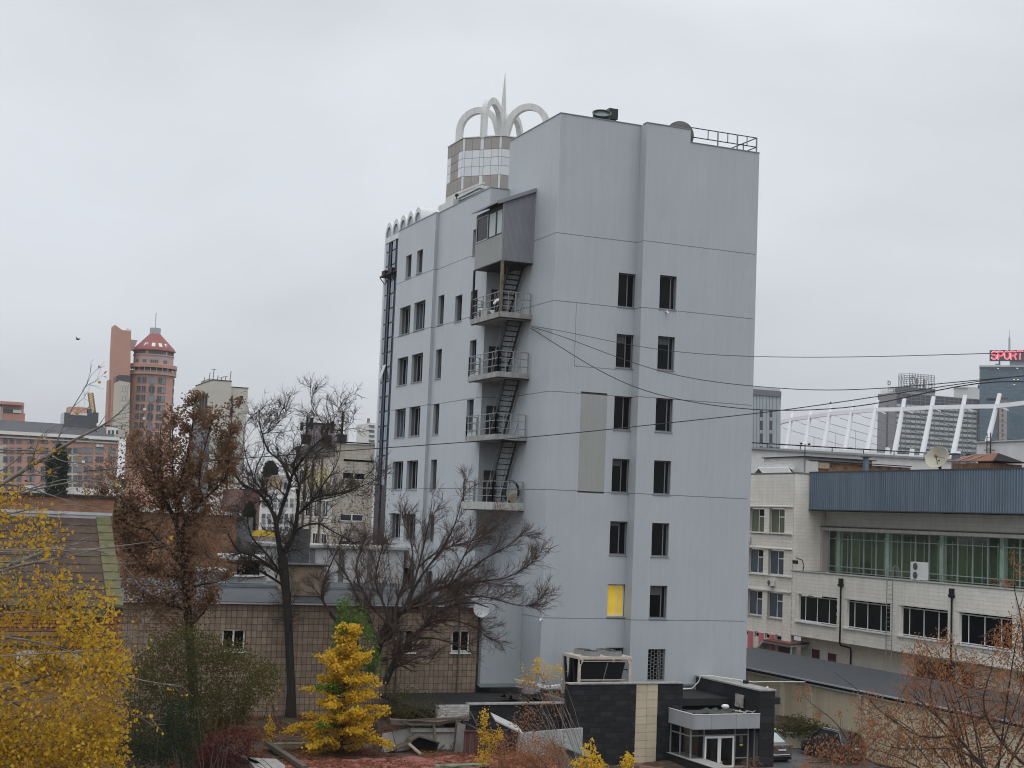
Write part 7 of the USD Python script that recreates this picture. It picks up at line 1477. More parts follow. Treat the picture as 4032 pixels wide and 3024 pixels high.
# --- near birch with yellow leaves, left edge
rng = np.random.default_rng(14); d4 = 30.0
bi = thing('yellow_tree', 'near tree at the left edge with pale sweeping branches and yellow leaves', 'tree', (-3.5, 29, -1))
def T4(c, ra, rb, sp=.25, crop=B4C): return (trace(c, crop, d4, rng, sp), ra, rb)
lb_ = [T4([(-160, 560), (0, 500), (200, 425), (330, 385), (450, 390), (560, 385), (700, 368), (870, 345)], .085, .008), T4([(-160, 540), (0, 515), (140, 475), (270, 455), (400, 428), (560, 392)], .08, .008), T4([(-100, 1250), (0, 1215), (150, 1160), (300, 1110), (430, 1068), (560, 1075), (680, 1110), (830, 1150), (1050, 1180)], .085, .006),
    T4([(-100, 1380), (0, 1310), (200, 1185), (370, 1080), (560, 970), (720, 890), (860, 790), (950, 690)], .085, .008, crop=B3C), T4([(390, 1060), (450, 900), (520, 760), (600, 630), (645, 545)], .03, .006, crop=B3C), T4([(-100, 1500), (0, 1440), (260, 1340), (500, 1290), (640, 1270), (830, 1310)], .04, .006, crop=B3C), T4([(-80, 1290), (0, 1300), (200, 1330), (480, 1420), (560, 1440)], .04, .006, crop=B3C),
    T4([(-80, 740), (0, 765), (150, 750), (330, 770), (430, 840)], .035, .008), T4([(-80, 880), (40, 900), (230, 930), (400, 980), (560, 1020), (700, 1020)], .05, .006), T4([(-100, 1200), (0, 1240), (180, 1330), (350, 1400)], .05, .008), T4([(230, 1150), (350, 1210), (470, 1330), (560, 1450)], .03, .006), T4([(470, 1240), (600, 1300), (750, 1340), (900, 1420)], .025, .005),
    T4([(640, 970), (760, 900), (860, 880), (970, 825)], .022, .004), T4([(60, 460), (170, 530), (330, 590), (520, 650)], .03, .005), T4([(330, 385), (330, 290), (360, 220)], .02, .004), T4([(560, 392), (680, 450), (760, 530), (800, 590)], .02, .004), T4([(-60, 130), (100, 60), (300, 0), (420, -20), (600, 30)], .035, .005), T4([(-60, 210), (200, 150), (420, 130), (650, 180)], .03, .004), T4([(-60, -40), (80, -120), (200, -230), (300, -330)], .03, .005), T4([(370, 1080), (480, 1140), (620, 1160), (760, 1240), (840, 1310)], .02, .004, crop=B3C), T4([(-60, 1600), (200, 1540), (400, 1480), (600, 1500)], .05, .008), T4([(-60, 1050), (140, 1080), (300, 1000), (420, 900)], .04, .006)]
lb_ = [(q[0], q[1] * .62, q[2] * .8) for q in lb_]
for q in lb_: part('branch', M().tube(q[0], np.linspace(q[1], q[2], len(q[0])), 8, cap=False), BARKW, bi, smooth=True)
tr4 = np.array([[-4.6, 28.4, -2.0], [-4.5, 28.5, 3], [-4.4, 28.5, 7], [-4.3, 28.6, 11], [-4.2, 28.6, 15]])
part('trunk', M().tube(tr4, [.24, .21, .18, .14, .06], 12), BARKW, bi, smooth=True)
lk = []
for q in lb_:
    s = q[0][0]; z0 = min(s[2] - .5, 13); lk.append((np.array([[-4.5, 28.5, z0], (np.array([-4.5, 28.5, z0]) + s) / 2 + [0, 0, .1], s]), q[1] * 1.1, q[1]))
m = M(); add_tubes(m, lk, 7); part('bough', m, BARKW, bi)
g1 = spawn(lb_, rng, 2.6, .75, .5, -.02, t0=.15, ratio=.45, n=6, rmin=.0055, bias=cR * .25); g2 = spawn(g1, rng, 3.6, .42, .55, -.03, t0=.15, ratio=.6, n=4, rmin=.004)
m = M(); add_tubes(m, g1, 4); add_tubes(m, g2, 3); part('twigs', m, BARKW, bi, kind='stuff')
outl = [(-60, 1040), (-60, 1659), (255, 1659), (262, 1580), (250, 1500), (270, 1440), (245, 1390), (262, 1330), (235, 1290), (200, 1300), (170, 1240), (110, 1220), (120, 1150), (80, 1090), (40, 1060), (0, 1045)]
C0 = in_poly_points(outl, 2300, d4, 1.6, rng, DC)
from scipy.spatial import cKDTree
keep = []
for c in C0:
    v_ = float(meshkit.fbm(c * 1.5, 3, 5)); low = np.clip((11.0 - c[2]) / 4.5, .1, 1)
    if v_ < .37 + .22 * low: keep.append(c)
C0 = np.array(keep)
br4 = []
for c in C0: br4.append((shoot(c + rng.normal(size=3) * .1, np.array([.6, .1, -.1]) + rng.normal(size=3) * .6, .5, rng, 4, .25), .006, .003))
m = M(); add_tubes(m, br4, 3); part('fine_twigs', m, BARKB, bi, kind='stuff')
P = np.concatenate([c + rng.normal(size=(int(10 + 12 * rng.random()), 3)) * [.17, .17, .20] for c in C0])
ends = np.concatenate([q[0][1:] for q in g2 if q[0][-1][2] < 9.2 or rng.random() < .10]); ends = ends[((ends @ cR) < -1.0) | (rng.random(len(ends)) < .06)] if len(ends) else ends
P = np.concatenate([P, ends + rng.normal(size=ends.shape) * .03])
part('foliage', M().add(*leaf_mesh(P, .076, rng, hang=.7, aspect=.85, jit=.5)), L_YEL, bi)
PB = P[rng.random(len(P)) < .06]; part('foliage', M().add(*leaf_mesh(PB + rng.normal(size=PB.shape) * .05, .055, rng, hang=.7, aspect=.7)), L_OLIVE, bi, label='brown curled leaves among the yellow ones')

# --- ginkgo
rng = np.random.default_rng(15)
gb = onz(735 / .5486, 1632 / .5486, -.25); gi = thing('ginkgo_tree', 'young golden-yellow tree with fresh green tip in the yard, lower centre left', 'tree', gb)
dg = float((gb - CAM) @ cF); topg = at(752 / .5486, 1345 / .5486, dg); Hg = topg[2] - gb[2]
ctr = lambda z: gb + (topg - gb) * ((z - gb[2]) / Hg)
part('trunk', M().tube(np.array([gb, ctr(gb[2] + Hg * .3), ctr(gb[2] + Hg * .7), topg - [0, 0, .2]]), [.11, .08, .04, .012], 8), BARKB, gi, smooth=True)
bs, PY, PG = [], [], []
for i in range(130):
    h = (.04 + .93 * (i / 129) ** .95); z = gb[2] + Hg * h; a = i * 2.39996 + rng.normal() * .25
    R_ = (1.0 - h) ** .8 * 3.0 * (.45 + .65 * rng.random()) + .2; 
    if h < .12: R_ *= .75
    if .66 < h: R_ *= .9
    p0 = ctr(z); d = np.array([math.cos(a), math.sin(a), .12 + .5 * h]); L = R_
    sh_ = shoot(p0, d, L, rng, 6, .16, -.03 if h < .6 else .06); bs.append((sh_, .028 * (1 - h) + .008, .005))
    green = False or rng.random() < .07
    k = int((55 + 210 * L / 2.0) * (.4 + 1.1 * rng.random()))
    for _ in range(k):
        t = .22 + .78 * rng.random() ** .8; p, tg = sample(sh_, t); p = p + rng.normal(size=3) * [.14, .14, .07]
        (PG if (green and rng.random() < .9) or rng.random() < .02 else PY).append(p)
m = M(); add_tubes(m, bs, 4); part('branches', m, BARKB, gi)
PY, PG = np.array(PY), np.array(PG)
part('foliage', M().add(*leaf_mesh(PY, .115, rng, hang=.35, aspect=.95)), L_GINK, gi); part('foliage', M().add(*leaf_mesh(PG, .135, rng, hang=.35, aspect=.9)), L_GREEN, gi, label='fresh green leaves at the tip and edges of the crown')

def shrub(name, label, cat, outline, n, d, dr, leaf, size, lm, bark, seed, crop=DC, base=None, cl=9, spread=.18, hang=.3, stems=14, gap=.62, ns=1.0, group=None, aspect=.65, rs=.02, thin=None):
    """Bush: stems rise from its foot towards leaf clusters that fill the crown's outline, with gaps."""
    rng = np.random.default_rng(seed); C = in_poly_points(outline, n, d, dr, rng, crop)
    nz_ = meshkit.fbm(C * ns, 3, seed); C = C[nz_ < gap]
    if base is None: base = np.array([*C[:, :2].mean(0), C[:, 2].min() - .3])
    S = thing(name, label, cat, base, group)
    m = M(); tips = C[rng.integers(0, len(C), stems)]
    for tp in tips:
        b0 = base + rng.normal(size=3) * [.35, .35, 0]; mid = (b0 * .45 + tp * .55) + rng.normal(size=3) * .15 + [0, 0, .15 * np.linalg.norm(tp - b0)]
        tt = np.linspace(0, 1, 7)[:, None]; pts = (1 - tt) ** 2 * b0 + 2 * tt * (1 - tt) * mid + tt ** 2 * tp; m.tube(pts, np.linspace(rs, rs * .25, 7), 4, cap=False)
    tree_ = cKDTree(np.array([p for tp in tips for p in [tp]]))
    for c in C[::2]:
        j = tree_.query(c)[1]; t_ = tips[j]; m.tube(np.array([t_ * .35 + c * .65 + rng.normal(size=3) * .08 - [0, 0, .1], c]), [rs * .3, rs * .2], 3, cap=False)
    part('stems', m, bark, S, kind='stuff')
    P = np.concatenate([c + rng.normal(size=(max(1, int(cl * (.5 + rng.random()))), 3)) * spread for c in C])
    part('foliage', M().add(*leaf_mesh(P, size, rng, hang=hang, aspect=aspect)), lm, S)
    return S
shrub('green_sapling', 'fresh green leafy shoots standing right behind the golden tree', 'sapling', [(718, 1400), (728, 1340), (740, 1295), (760, 1285), (782, 1310), (800, 1350), (812, 1400), (824, 1450), (810, 1470), (780, 1440), (740, 1420)], 330, 78.5, .5, .1, .14, L_GREEN, BARKB, 44, cl=9, spread=.14, gap=.62, stems=7, base=np.array([24.0, 71.5, -.2]))
shrub('olive_bush', 'big olive-green and yellowing bush left of the bare trunk, before the tiled wall', 'bush', [(265, 1659), (280, 1560), (265, 1470), (300, 1420), (340, 1380), (395, 1345), (450, 1370), (520, 1390), (560, 1430), (605, 1440), (600, 1490), (540, 1530), (520, 1580), (440, 1600), (430, 1659)], 2300, 71, 2.4, .1, .115, L_OLIVE, BARKB, 21, cl=13, spread=.2, gap=.60, base=np.array([14.2, 66, -.6]))
shrub('green_bush', 'dark green bush low between the yellow tree and the red vine', 'bush', [(250, 1659), (255, 1590), (300, 1560), (330, 1600), (345, 1520), (400, 1510), (430, 1560), (420, 1659)], 420, 66, 1.5, .1, .11, L_DGREEN, BARKD, 22, cl=12, gap=.66, base=np.array([12, 62, -.8]))
shrub('orange_tree', 'leafy orange-brown tree in the lower right corner before the garage roof', 'tree', [(1730, 1659), (1760, 1590), (1830, 1600), (1860, 1560), (1840, 1510), (1880, 1490), (1930, 1530), (1960, 1470), (1950, 1400), (1990, 1370), (2010, 1410), (2040, 1350), (2070, 1400), (2100, 1420), (2150, 1360), (2190, 1330), (2230, 1310), (2300, 1400), (2300, 1659)], 3000, 42, 2.6, .1, .09, L_ORANGE, BARKB, 23, cl=7, spread=.13, hang=1.2, gap=.54, ns=2.2, stems=16, base=at(2120 / .5486, 1750 / .5486, 42), rs=.035, aspect=.42)
# traced limbs of the orange tree
rng = np.random.default_rng(31)
ot = '/World/orange_tree'
ol = [(trace(c, cr_, 41, rng, .3), ra, rb) for c, cr_, ra, rb in (([(2000, 1000), (1880, 800), (1690, 580), (1560, 450), (1430, 330), (1330, 260)], B2C, .06, .008), ([(1690, 580), (1560, 590), (1400, 580), (1250, 490), (1110, 390), (980, 270), (750, 90)], B2C, .035, .005), ([(1900, 830), (1700, 690), (1500, 680), (1270, 680), (1080, 630), (980, 520)], B2C, .03, .005), ([(1300, 830), (1080, 800), (900, 680), (780, 500), (640, 380), (520, 270)], B2C, .03, .004), ([(1560, 450), (1500, 330), (1490, 200), (1520, 60), (1540, -60)], B2C, .025, .005), ([(1750, 620), (1690, 400), (1640, 240), (1560, 80)], B2C, .025, .005), ([(2212, 800), (2050, 640), (1940, 470), (1900, 280), (1960, 80), (1930, -60)], B2C, .045, .006), ([(2212, 1300), (2180, 1000), (2140, 830), (2145, 640)], C7C, .03, .005), ([(2050, 640), (2120, 430), (2180, 250), (2212, 100)], B2C, .03, .005), ([(1940, 470), (1850, 330), (1750, 250)], B2C, .02, .004))]
for q in ol: part('branch', M().tube(q[0], np.linspace(q[1], q[2], len(q[0])), 6, cap=False), BARKB, ot, smooth=True)
g1 = spawn(ol, rng, 2.4, .8, .7, .12, t0=.1, ratio=.5, n=5, rmin=.006); g2 = spawn(g1, rng, 3.0, .35, .7, .05, t0=.2, ratio=.6, n=3, rmin=.004)
m = M(); add_tubes(m, g1, 4); add_tubes(m, g2, 3); part('twigs', m, BARKR, ot, kind='stuff')
P = np.concatenate([np.concatenate([q[0][1:] + rng.normal(size=(len(q[0]) - 1, 3)) * [.05, .05, .05] - [0, 0, .04] for _ in range(7)]) for q in g2 if meshkit.noise(q[0][0] * 1.6, 4) > .42])
part('foliage', M().add(*leaf_mesh(P, .085, rng, hang=1.3, aspect=.42)), L_ORANGE, ot)
# orange shrubs along the bottom
shrub('orange_shrub', 'thin orange-leaved shrub in front of the black slate wall', 'shrub', [(1090, 1659), (1095, 1590), (1110, 1540), (1120, 1480), (1150, 1440), (1190, 1470), (1215, 1500), (1225, 1580), (1210, 1659)], 620, 68, 1.2, .1, .10, L_ORANGE, BARKW, 24, cl=4, spread=.14, gap=.50, ns=1.6, stems=26, hang=.9, base=np.array([30.2, 61.5, -1.2]))
shrub('orange_shrub', 'dense rusty shrub at the bottom edge, right of the maroon boards', 'shrub', [(1060, 1659), (1075, 1610), (1110, 1590), (1160, 1600), (1210, 1600), (1235, 1659)], 420, 66, 1.0, .1, .085, L_ORANGE, BARKB, 25, cl=9, spread=.17, gap=.62, stems=16, base=np.array([29.5, 60.5, -1.3]))
shrub('yellow_sapling', 'slender yellow sapling before the brick stub and maroon boards', 'sapling', [(1030, 1650), (1035, 1590), (1042, 1530), (1052, 1528), (1056, 1590), (1078, 1570), (1085, 1590), (1062, 1630), (1060, 1655)], 170, 69, .3, .1, .10, L_GINK, BARKB, 26, cl=6, spread=.09, gap=.7, stems=5, base=np.array([28.2, 64, -.6]))
shrub('yellow_sapling', 'tiny yellow sapling left of the golden tree, on the leafy yard', 'sapling', [(572, 1600), (576, 1560), (582, 1545), (590, 1560), (592, 1600)], 45, 76, .2, .1, .10, L_GINK, BARKB, 27, cl=7, spread=.08, gap=.8, stems=3, base=at(582 / .5486, 1606 / .5486, 76))
shrub('yellow_shrub', 'yellow-leaved shoots at the bottom edge before the slate wall and cream stripe', 'shrub', [(1235, 1659), (1240, 1635), (1260, 1640), (1262, 1605), (1275, 1600), (1290, 1635), (1310, 1659)], 110, 58, .4, .1, .11, L_GINK, BARKB, 28, cl=6, spread=.1, gap=.7, stems=6, hang=.9, base=at(1275 / .5486, 1720 / .5486, 58))
shrub('yellow_shrub', 'small yellow leaf cluster right of the cream stripe foot', 'shrub', [(1342, 1659), (1344, 1635), (1360, 1628), (1372, 1640), (1370, 1659)], 40, 58, .3, .1, .11, L_GINK, BARKB, 29, cl=6, spread=.08, gap=.8, stems=3, hang=.9, base=at(1357 / .5486, 1720 / .5486, 58))
shrub('yellow_shrub', 'yellow leaf sprays high on thin stems beside the cooling unit', 'shrub', [(1120, 1460), (1125, 1430), (1140, 1470), (1160, 1420), (1180, 1430), (1215, 1445), (1212, 1465), (1160, 1475), (1130, 1490)], 60, 68, .3, .1, .11, L_GINK, BARKW, 30, cl=6, spread=.09, gap=.62, stems=8, base=np.array([31.2, 62, -1.2]))
shrub('red_vine', 'dark red creeper over the low wall at the lower left of the yard', 'creeper', [(420, 1659), (435, 1610), (470, 1580), (530, 1575), (560, 1600), (520, 1640), (500, 1659)], 420, 68, .9, .1, .10, L_RED, BARKD, 32, cl=9, gap=.66, base=np.array([17.5, 63.5, -.8]), stems=8)
shrub('yellowing_shoots', 'sparse yellow leaves on thin shoots against the tiled wall by the trunk', 'shrub', [(560, 1510), (565, 1480), (600, 1470), (615, 1490), (600, 1520), (575, 1530)], 34, 80, .3, .1, .16, L_YEL, BARKB, 33, cl=2, spread=.12, gap=.9, stems=6, base=at(592 / .5486, 1560 / .5486, 80))
shrub('dark_scrub', 'dull green scrub at the foot of the many-stemmed bare tree', 'shrub', [(850, 1560), (840, 1500), (880, 1480), (930, 1490), (950, 1530), (930, 1570), (880, 1580)], 260, 79, .9, .1, .11, L_OLIVE, BARKB, 34, cl=8, gap=.62, base=np.array([28.7, 72, -.3]), stems=8)
shrub('rusty_tree', 'narrow rusty-twigged tree beside the far end of the office block', 'tree', [(740, 1230), (745, 1100), (790, 1040), (830, 1010), (838, 1100), (836, 1260), (800, 1280)], 700, 97, 1.5, .1, .12, L_RUSTY, BARKR, 35, cl=3, spread=.3, gap=.56, ns=.8, stems=34, base=np.array([31.0, 90, 0]))
shrub('bed_plants', 'dry greenish plants in the raised bed behind the parked cars', 'plants', [(1680, 1585), (1680, 1555), (1720, 1545), (1770, 1560), (1800, 1572), (1790, 1590)], 260, 96, 1.0, .1, .13, L_OLIVE, BARKB, 36, cl=8, spread=.16, gap=.66, base=np.array([56.6, 84.6, -1.3]), stems=10)
shrub('doorstep_plant', 'small reddish plant at the bottom edge beside the glass doors', 'plant', [(1600, 1659), (1605, 1640), (1635, 1635), (1650, 1659)], 40, 78, .2, .1, .12, L_RUSTY, BARKB, 37, cl=4, spread=.09, gap=.9, stems=5, base=np.array([45.6, 69.5, -1.9]))
def conifer(label, xy, w, h, depth, lm, seed):
    rng = np.random.default_rng(seed); b = at(xy[0], xy[1], depth); s = depth / FPX
    S = thing('evergreen_tree', label, 'tree', b); H, W_ = h * s, w * s
    part('trunk', M().cyl(b - [0, 0, 3], b + [0, 0, H * .8], W_ * .05, 8, W_ * .01), BARKB, S)
    t = rng.random(5200); a = rng.random(5200) * 6.283; R_ = W_ * .5 * np.minimum(1, (1.02 - t) * 3.2) ** .6 * (.45 + .55 * rng.random(5200) ** .5) * (.8 + .35 * meshkit.noise(np.stack([np.cos(a) * 2, np.sin(a) * 2, t * 9], 1), seed))
    P = b + np.stack([R_ * np.cos(a), R_ * np.sin(a), t * H], 1); part('crown', M().add(*leaf_mesh(P, W_ * .13, rng, hang=-.6, aspect=.5)), lm, S)
conifer('dark green columnar evergreen before the terracotta block, at the left', (600 / 2.765, 1550 + 1215 / 2.765), 85, 235, 235, L_DGREEN, 41)
conifer('dark evergreen peeping between the bare tree limbs', (800 + 540 / 2.074, 1500 + 870 / 2.074), 60, 100, 280, L_DGREEN, 42)
conifer('small dark evergreen behind the bare tree, left of the white gridded block', (800 + 370 / 2.074, 1500 + 1220 / 2.074), 50, 110, 150, L_DGREEN, 43)

# ---------------------------------------------------------------- yard clutter
def pY(x, y, Y_, crop=(1150, 2780, 2.6024)): return ony(crop[0] + x / crop[2], crop[1] + y / crop[2], Y_)
REDSH = mat('faded_red_sheet', (.25, .095, .075), .75, .12, 1.2, bump=.15, tint=((.09, .045, .03), 2.2, .54))
OLDW = mat('weathered_wood', (.11, .09, .072), .95, .35, 3, bump=.4, stretch=(1, 6, 6))
OLDWM = mat('mossy_wood', (.19, .21, .15), .95, .3, 4, bump=.4, tint=((.07, .09, .04), 3, .5))
WPL = mat('stained_plaster', (.40, .39, .37), .9, .12, 1.5, streak=.15, tint=((.24, .19, .15), 2, .58))
v, f = crumple(17.0, 31.5, 64.0, 69.9, -.16, .24, 40, 16, 51)
top('red_roofing_sheet', M().add(v, f), REDSH, 'faded red roofing sheet lying across the yard at the bottom edge', 'roofing sheet', smooth=True)
ru = thing('ruined_shed', 'collapsed shed with white plaster wall, leaning posts and fallen planks in the yard', 'shed', (27, 72, -.5))
def quadY(p, Y_, th=.12):
    pts = [pY(x, y, Y_) for x, y in p]; return M().prism([(float(q[0]), float(q[2])) for q in pts], 'y', Y_, Y_ + th)
part('plaster_wall', quadY([(930, 290), (1210, 225), (1670, 225), (1660, 540), (900, 560)], 72.5), WPL, ru)
part('wall_band', quadY([(1215, 228), (1668, 226), (1668, 265), (1215, 268)], 72.35, .14), CONCL, ru)
part('roof_remains', quadY([(1010, 140), (1500, 165), (1830, 100), (1850, 130), (1700, 160), (1480, 200), (1010, 190)], 72.2, .5), OLDW, ru)
for p in ([(1450, 175), (1465, 340)], [(1690, 150), (1660, 490)], [(1715, 150), (1690, 480)], [(1820, 60), (1900, 200)], [(1750, 160), (2000, 280)], [(1120, 150), (1820, 120)], [(1010, 185), (1440, 190)], [(1240, 200), (1100, 150)], [(1475, 480), (1560, 400)], [(1010, 470), (1200, 380)], [(1735, 480), (1810, 590)]):
    part('plank', M().bar(pY(*p[0], 71.9 + rr.random() * .4), pY(*p[1], 71.8 + rr.random() * .5), .12, .09), OLDW, ru)
part('leaning_board', quadY([(1700, 170), (1780, 190), (1750, 490), (1665, 480)], 71.7, .06), mat('grey_board', (.20, .19, .175), .9, .2, 2), ru)
part('dark_opening', quadY([(1215, 345), (1290, 298), (1390, 330), (1510, 380), (1470, 480), (1230, 470)], 72.2, .3), DARKROOM, ru)
part('fallen_roof', quadY([(1010, 465), (1190, 385), (1215, 345), (1300, 300), (1515, 370), (1520, 385), (1300, 318), (1235, 360), (1200, 410), (1100, 440)], 71.6, .6), OLDW, ru)
part('chute', M().bar(pY(1195, 385, 71.4), pY(1350, 520, 71.0), .42, .06), mat('tan_chute', (.30, .25, .19), .85, .2, 3), ru)
mb = thing('maroon_board_fence', 'fence of maroon weathered boards behind the yellow sapling', 'fence', (30, 70.5, -1))
MBD = [mat('maroon_board_%d' % i, c, .85, .25, 3, stretch=(3, 3, .4)) for i, c in enumerate([(.095, .045, .04), (.08, .035, .032), (.11, .06, .05)])]
e0 = pY(1765, 280, 70.5); e1 = pY(2200, 300, 70.5)
k = 16
for i in range(k): a = e0[0] + (e1[0] - e0[0]) * i / k; part('board', M().box(a, a + (e1[0] - e0[0]) / k - .015, 70.5, 70.54, -1.6, e0[2] + rr.random() * .06), MBD[i % 3], mb)
part('cap_rail', M().box(e0[0], e1[0], 70.44, 70.6, e0[2] + .07, e0[2] + .13), MBD[1], mb)
rf2 = thing('lean_to_roof', 'sloping grey sheet roof edge descending toward the slate wall behind the shrubs', 'roof', (32, 71, 0))
s0, s1, s2 = ony(1950 + 0 / 3.9125, 2600 + 915 / 3.9125, 71.5), ony(1950 + 430 / 3.9125, 2600 + 1120 / 3.9125, 71.2), ony(1950 + 1480 / 3.9125, 2600 + 1500 / 3.9125, 70.6)
part('sheet', M().hexa([s0 - [0, 0, .08], s1 - [0, 0, .08], s1 + [.3, 1.4, .1], s0 + [.3, 1.4, .1], s0, s1, s1 + [.3, 1.4, .18], s0 + [.3, 1.4, .18]]), CONCL, rf2)
s1b = ony(1950 + 900 / 3.9125, 2600 + 1270 / 3.9125, 71.0); part('sheet', M().hexa([s1b - [0, 0, .06], s2 - [0, 0, .06], s2 + [.5, 1.2, .1], s1b + [.5, 1.2, .2], s1b, s2, s2 + [.5, 1.2, .16], s1b + [.5, 1.2, .26]]), mat('green_grey_roofing', (.17, .20, .19), .6, .15, 2), rf2)
part('wall', M().prism([(float(s1[0]), -1.6), (35.3, -1.6), (35.3, float(s1[2]) + .1), (float(s1[0]), float(s1[2]) - .1)], 'y', 71.8, 72.0), mat('pale_grey_board', (.34, .345, .34), .85, .12, 1.5, streak=.2), rf2)
dbp = thing('broken_roof', 'broken white-edged roofing above the slate wall, sagging by the cooling unit', 'roof debris', (34.5, 79, 2))
for i, (a, b) in enumerate((((285, 300), (620, 360)), ((300, 385), (640, 460)), ((560, 350), (780, 420)), ((700, 425), (1010, 395)))):
    p = ony(1950 + a[0] / 3.9125, 2600 + a[1] / 3.9125, 78.6 + .1 * i); q = ony(1950 + b[0] / 3.9125, 2600 + b[1] / 3.9125, 78.4 + .1 * i); part('roof_strip', M().bar(p, q, .5, .10 if i < 2 else .14), WPL if i < 2 else WHITEP, dbp)
part('dark_rubble', M().add(*crumple(33.6, 36.5, 77.4, 79.4, 1.35, .7, 24, 14, 61)), mat('dark_rubble', (.03, .026, .022), .95, .5, 6, bump=.6), dbp)
for i, (x0_, y0_, x1_, y1_, lab) in enumerate(((715, 1465, 1010, 1659, 'long grey weathered beam lying diagonally in the leaf-strewn yard'), (430, 1545, 640, 1640, 'short dark beam lying at the left end of the yard'))):
    p = onz(700 + x0_ / 2.0133, 2200 + y0_ / 2.0133, .12); q = onz(700 + x1_ / 2.0133, 2200 + y1_ / 2.0133, .12); top('beam', M().bar(p, q, .30, .2), OLDW, lab, 'beam')
p = onz(1150 + 1470 / 2.6024, 2780 + 615 / 2.6024, .1); q = onz(1150 + 2010 / 2.6024, 2780 + 600 / 2.6024, .1); top('mossy_plank', M().bar(p, q, .5, .09), OLDWM, 'wide mossy pale plank at the bottom edge, right of the red sheet', 'plank')
p = onz(700 + 740 / 2.0133, 2200 + 1470 / 2.0133, .1); q = onz(700 + 1090 / 2.0133, 2200 + 1465 / 2.0133, .1); top('mossy_plank', M().bar(p, q, .35, .09), OLDWM, 'narrow mossy plank behind the red sheet, left of the golden tree', 'plank')
pp_ = [onz(700 + x / 2.0133, 2200 + y / 2.0133, .22) for x, y in ((545, 1575), (780, 1585), (850, 1640), (850, 1665), (620, 1665))]
top('concrete_slab', M().prism([(float(q[0]), float(q[1])) for q in pp_], 'z', -.1, .22), CONC, 'pale broken concrete slab at the bottom edge beside the diagonal beam', 'slab')
rng = np.random.default_rng(71)
xy = np.stack([rng.uniform(13, 34, 40000), rng.uniform(64, 83, 40000)], 1); nn = meshkit.fbm(np.stack([xy[:, 0] * .6, xy[:, 1] * .6, 0 * xy[:, 0]], 1), 3, 7); xy = xy[nn < .62]
zz = gz(xy[:, 0], xy[:, 1]) + .03; onr = (xy[:, 0] > 15) & (xy[:, 0] < 31.5) & (xy[:, 1] < 70.6); zz = np.where(onr, np.maximum(zz, -.02), zz)
v, f = leaf_mesh(np.column_stack([xy, zz]), .17, rng, hang=-.05, aspect=.7); v[:, 2] = np.repeat(zz, 4) + (v[:, 2] - np.repeat(zz, 4)) * .3
top('leaf_litter', M().add(v, f), L_LITTER, 'fallen brown and red leaves scattered over the yard', 'leaves', kind='stuff')

# ---------------------------------------------------------------- wires and birds
WIRE = mat('wire_black', (.02, .02, .022), .6, .05)
def wire(label, pts, crop, r=.016, plane=None):
    P = np.array([at(crop[0] + x / crop[2], crop[1] + y / crop[2], d) if plane is None else onx(crop[0] + x / crop[2], crop[1] + y / crop[2], plane) for x, y, d in pts])
    from scipy.interpolate import CubicSpline
    t = np.concatenate([[0], np.cumsum(np.linalg.norm(np.diff(P, axis=0), axis=1))]); tt = np.linspace(0, t[-1], 40)
    top('overhead_wire', M().tube(CubicSpline(t, P, axis=0)(tt), r, 5, cap=False), WIRE, label, 'wire')
wire('long black wire crossing the whole tower front, rising to the right', [(180, 1018, 66), (500, 992, 66), (840, 967, 66), (1190, 940, 66), (1460, 912, 66), (1690, 886, 66), (1950, 848, 66), (2260, 806, 66)], DC, .022)
wire('uppermost thin wire from the second landing, nearly level toward the red sign', [(1146, 704, 90.5), (1300, 733, 88), (1440, 757, 86), (1630, 770, 82), (1900, 770, 78), (2150, 763, 74), (2260, 760, 72)], DC, .015, plane=36.29)
wire('middle wire from the second landing, sagging low and ending at right edge height', [(1146, 706, 90.5), (1300, 759, 88), (1470, 812, 86), (1650, 836, 82), (1750, 842, 80), (1900, 839, 78), (2050, 827, 75), (2260, 808, 72)], DC, .018, plane=36.25)
wire('steepest wire from the second landing, sagging to meet the long wire', [(1146, 709, 90.5), (1250, 774, 88), (1375, 837, 86), (1500, 869, 84), (1640, 885, 82), (1760, 885, 80), (1900, 870, 78), (2100, 830, 75), (2260, 830, 73)], DC, .022, plane=36.22)
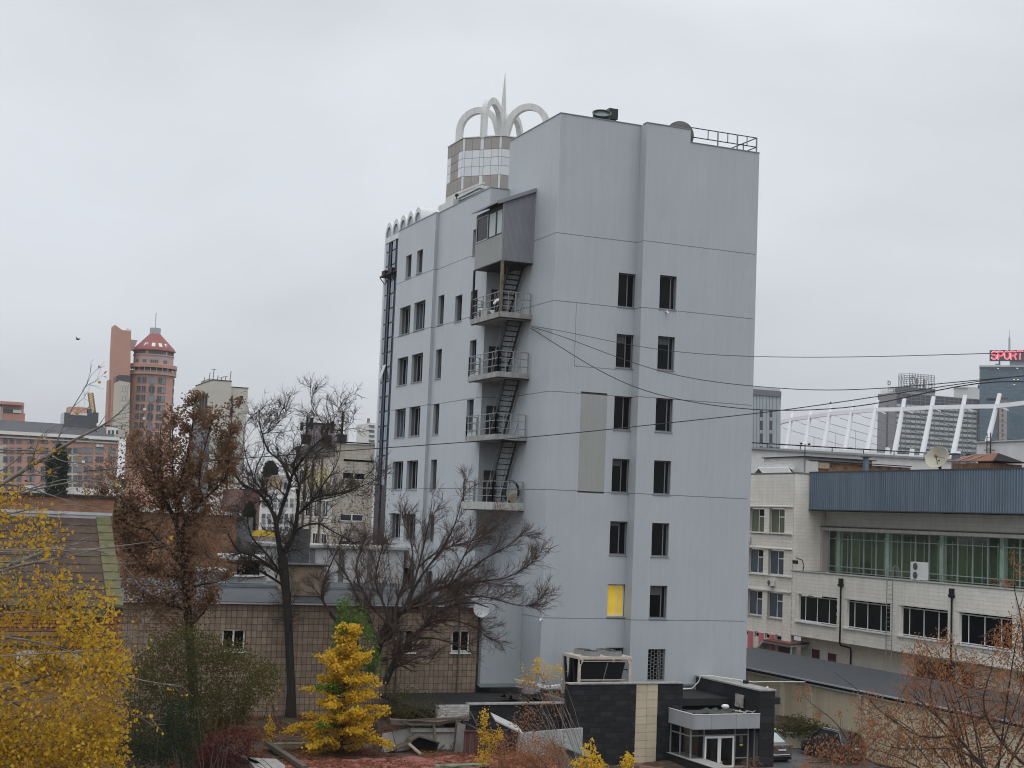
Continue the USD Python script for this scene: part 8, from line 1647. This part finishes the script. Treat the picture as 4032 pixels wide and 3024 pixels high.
def bird(label, x, y, d, s, roll):
    c = at(x, y, d); t = cR; m = M()
    up = np.array([0, 0, 1.0]); m.tube([c - t * .22 * s, c, c + t * .25 * s], [.02 * s, .075 * s, .02 * s], 6)
    for sg_, h in ((-1, .30), (1, .16)):
        w0, w1 = c + cF * sg_ * .05 * s, c + cF * sg_ * .55 * s + up * h * s + t * .1 * s * sg_ * roll
        m.add([w0 - t * .12 * s, w0 + t * .10 * s, w1 + t * .02 * s, w0 - t * .12 * s + [0, 0, .02], w0 + t * .10 * s + [0, 0, .02], w1 + [0, 0, .015]], [[0, 1, 2], [3, 5, 4], [0, 2, 5], [0, 5, 3], [1, 4, 5], [1, 5, 2]])
    top('bird', m, BLACKM, label, 'bird')
bird('dark bird flying in the sky left of the round tower, the upper one', 168 / .5486, 733 / .5486, 110, .7, 1)
bird('smaller bird flying lower, just left of the round tower', 214 / .5486, 793 / .5486, 130, .6, -1)
bird('tiny bird above the stadium columns', 2900 + 725 / 1.954, 1300 + 560 / 1.954, 150, .6, 1)

GROUPS = {'car': 'cars parked by the planter', 'wire': 'overhead wires in front of the tower', 'bird': 'birds in the sky', 'drainpipe': 'drainpipes on the cream hall', 'air conditioner': 'outdoor air-conditioner units', 'flue': 'flues on the roofs', 'plank': 'planks in the yard', 'beam': 'beams in the yard', 'sapling': 'saplings in the yard', 'antenna': 'cell antenna masts on the tiled office roof', 'satellite dish': 'satellite dishes', 'insulation': 'torn insulation on the porch'}
for pr_ in stage.GetPrimAtPath('/World').GetChildren():
    if pr_.GetCustomDataByKey('category') in GROUPS: pr_.SetCustomDataByKey('group', GROUPS[pr_.GetCustomDataByKey('category')])

# ---------------------------------------------------------------- haze
HZ = usdkit.material(stage, '/World/Looks/haze', {'v': ('principled_volume', {'color': (.93, .95, .98), 'density': 0.00008, 'anisotropy': .2})}, [], volume='v.volume')
v_, f_ = M().box(-1520, 2220, -420, 2420, -8, 140).arr()
top('haze', M().add(v_, f_), HZ, 'thin autumn haze over the city', None, kind='stuff')
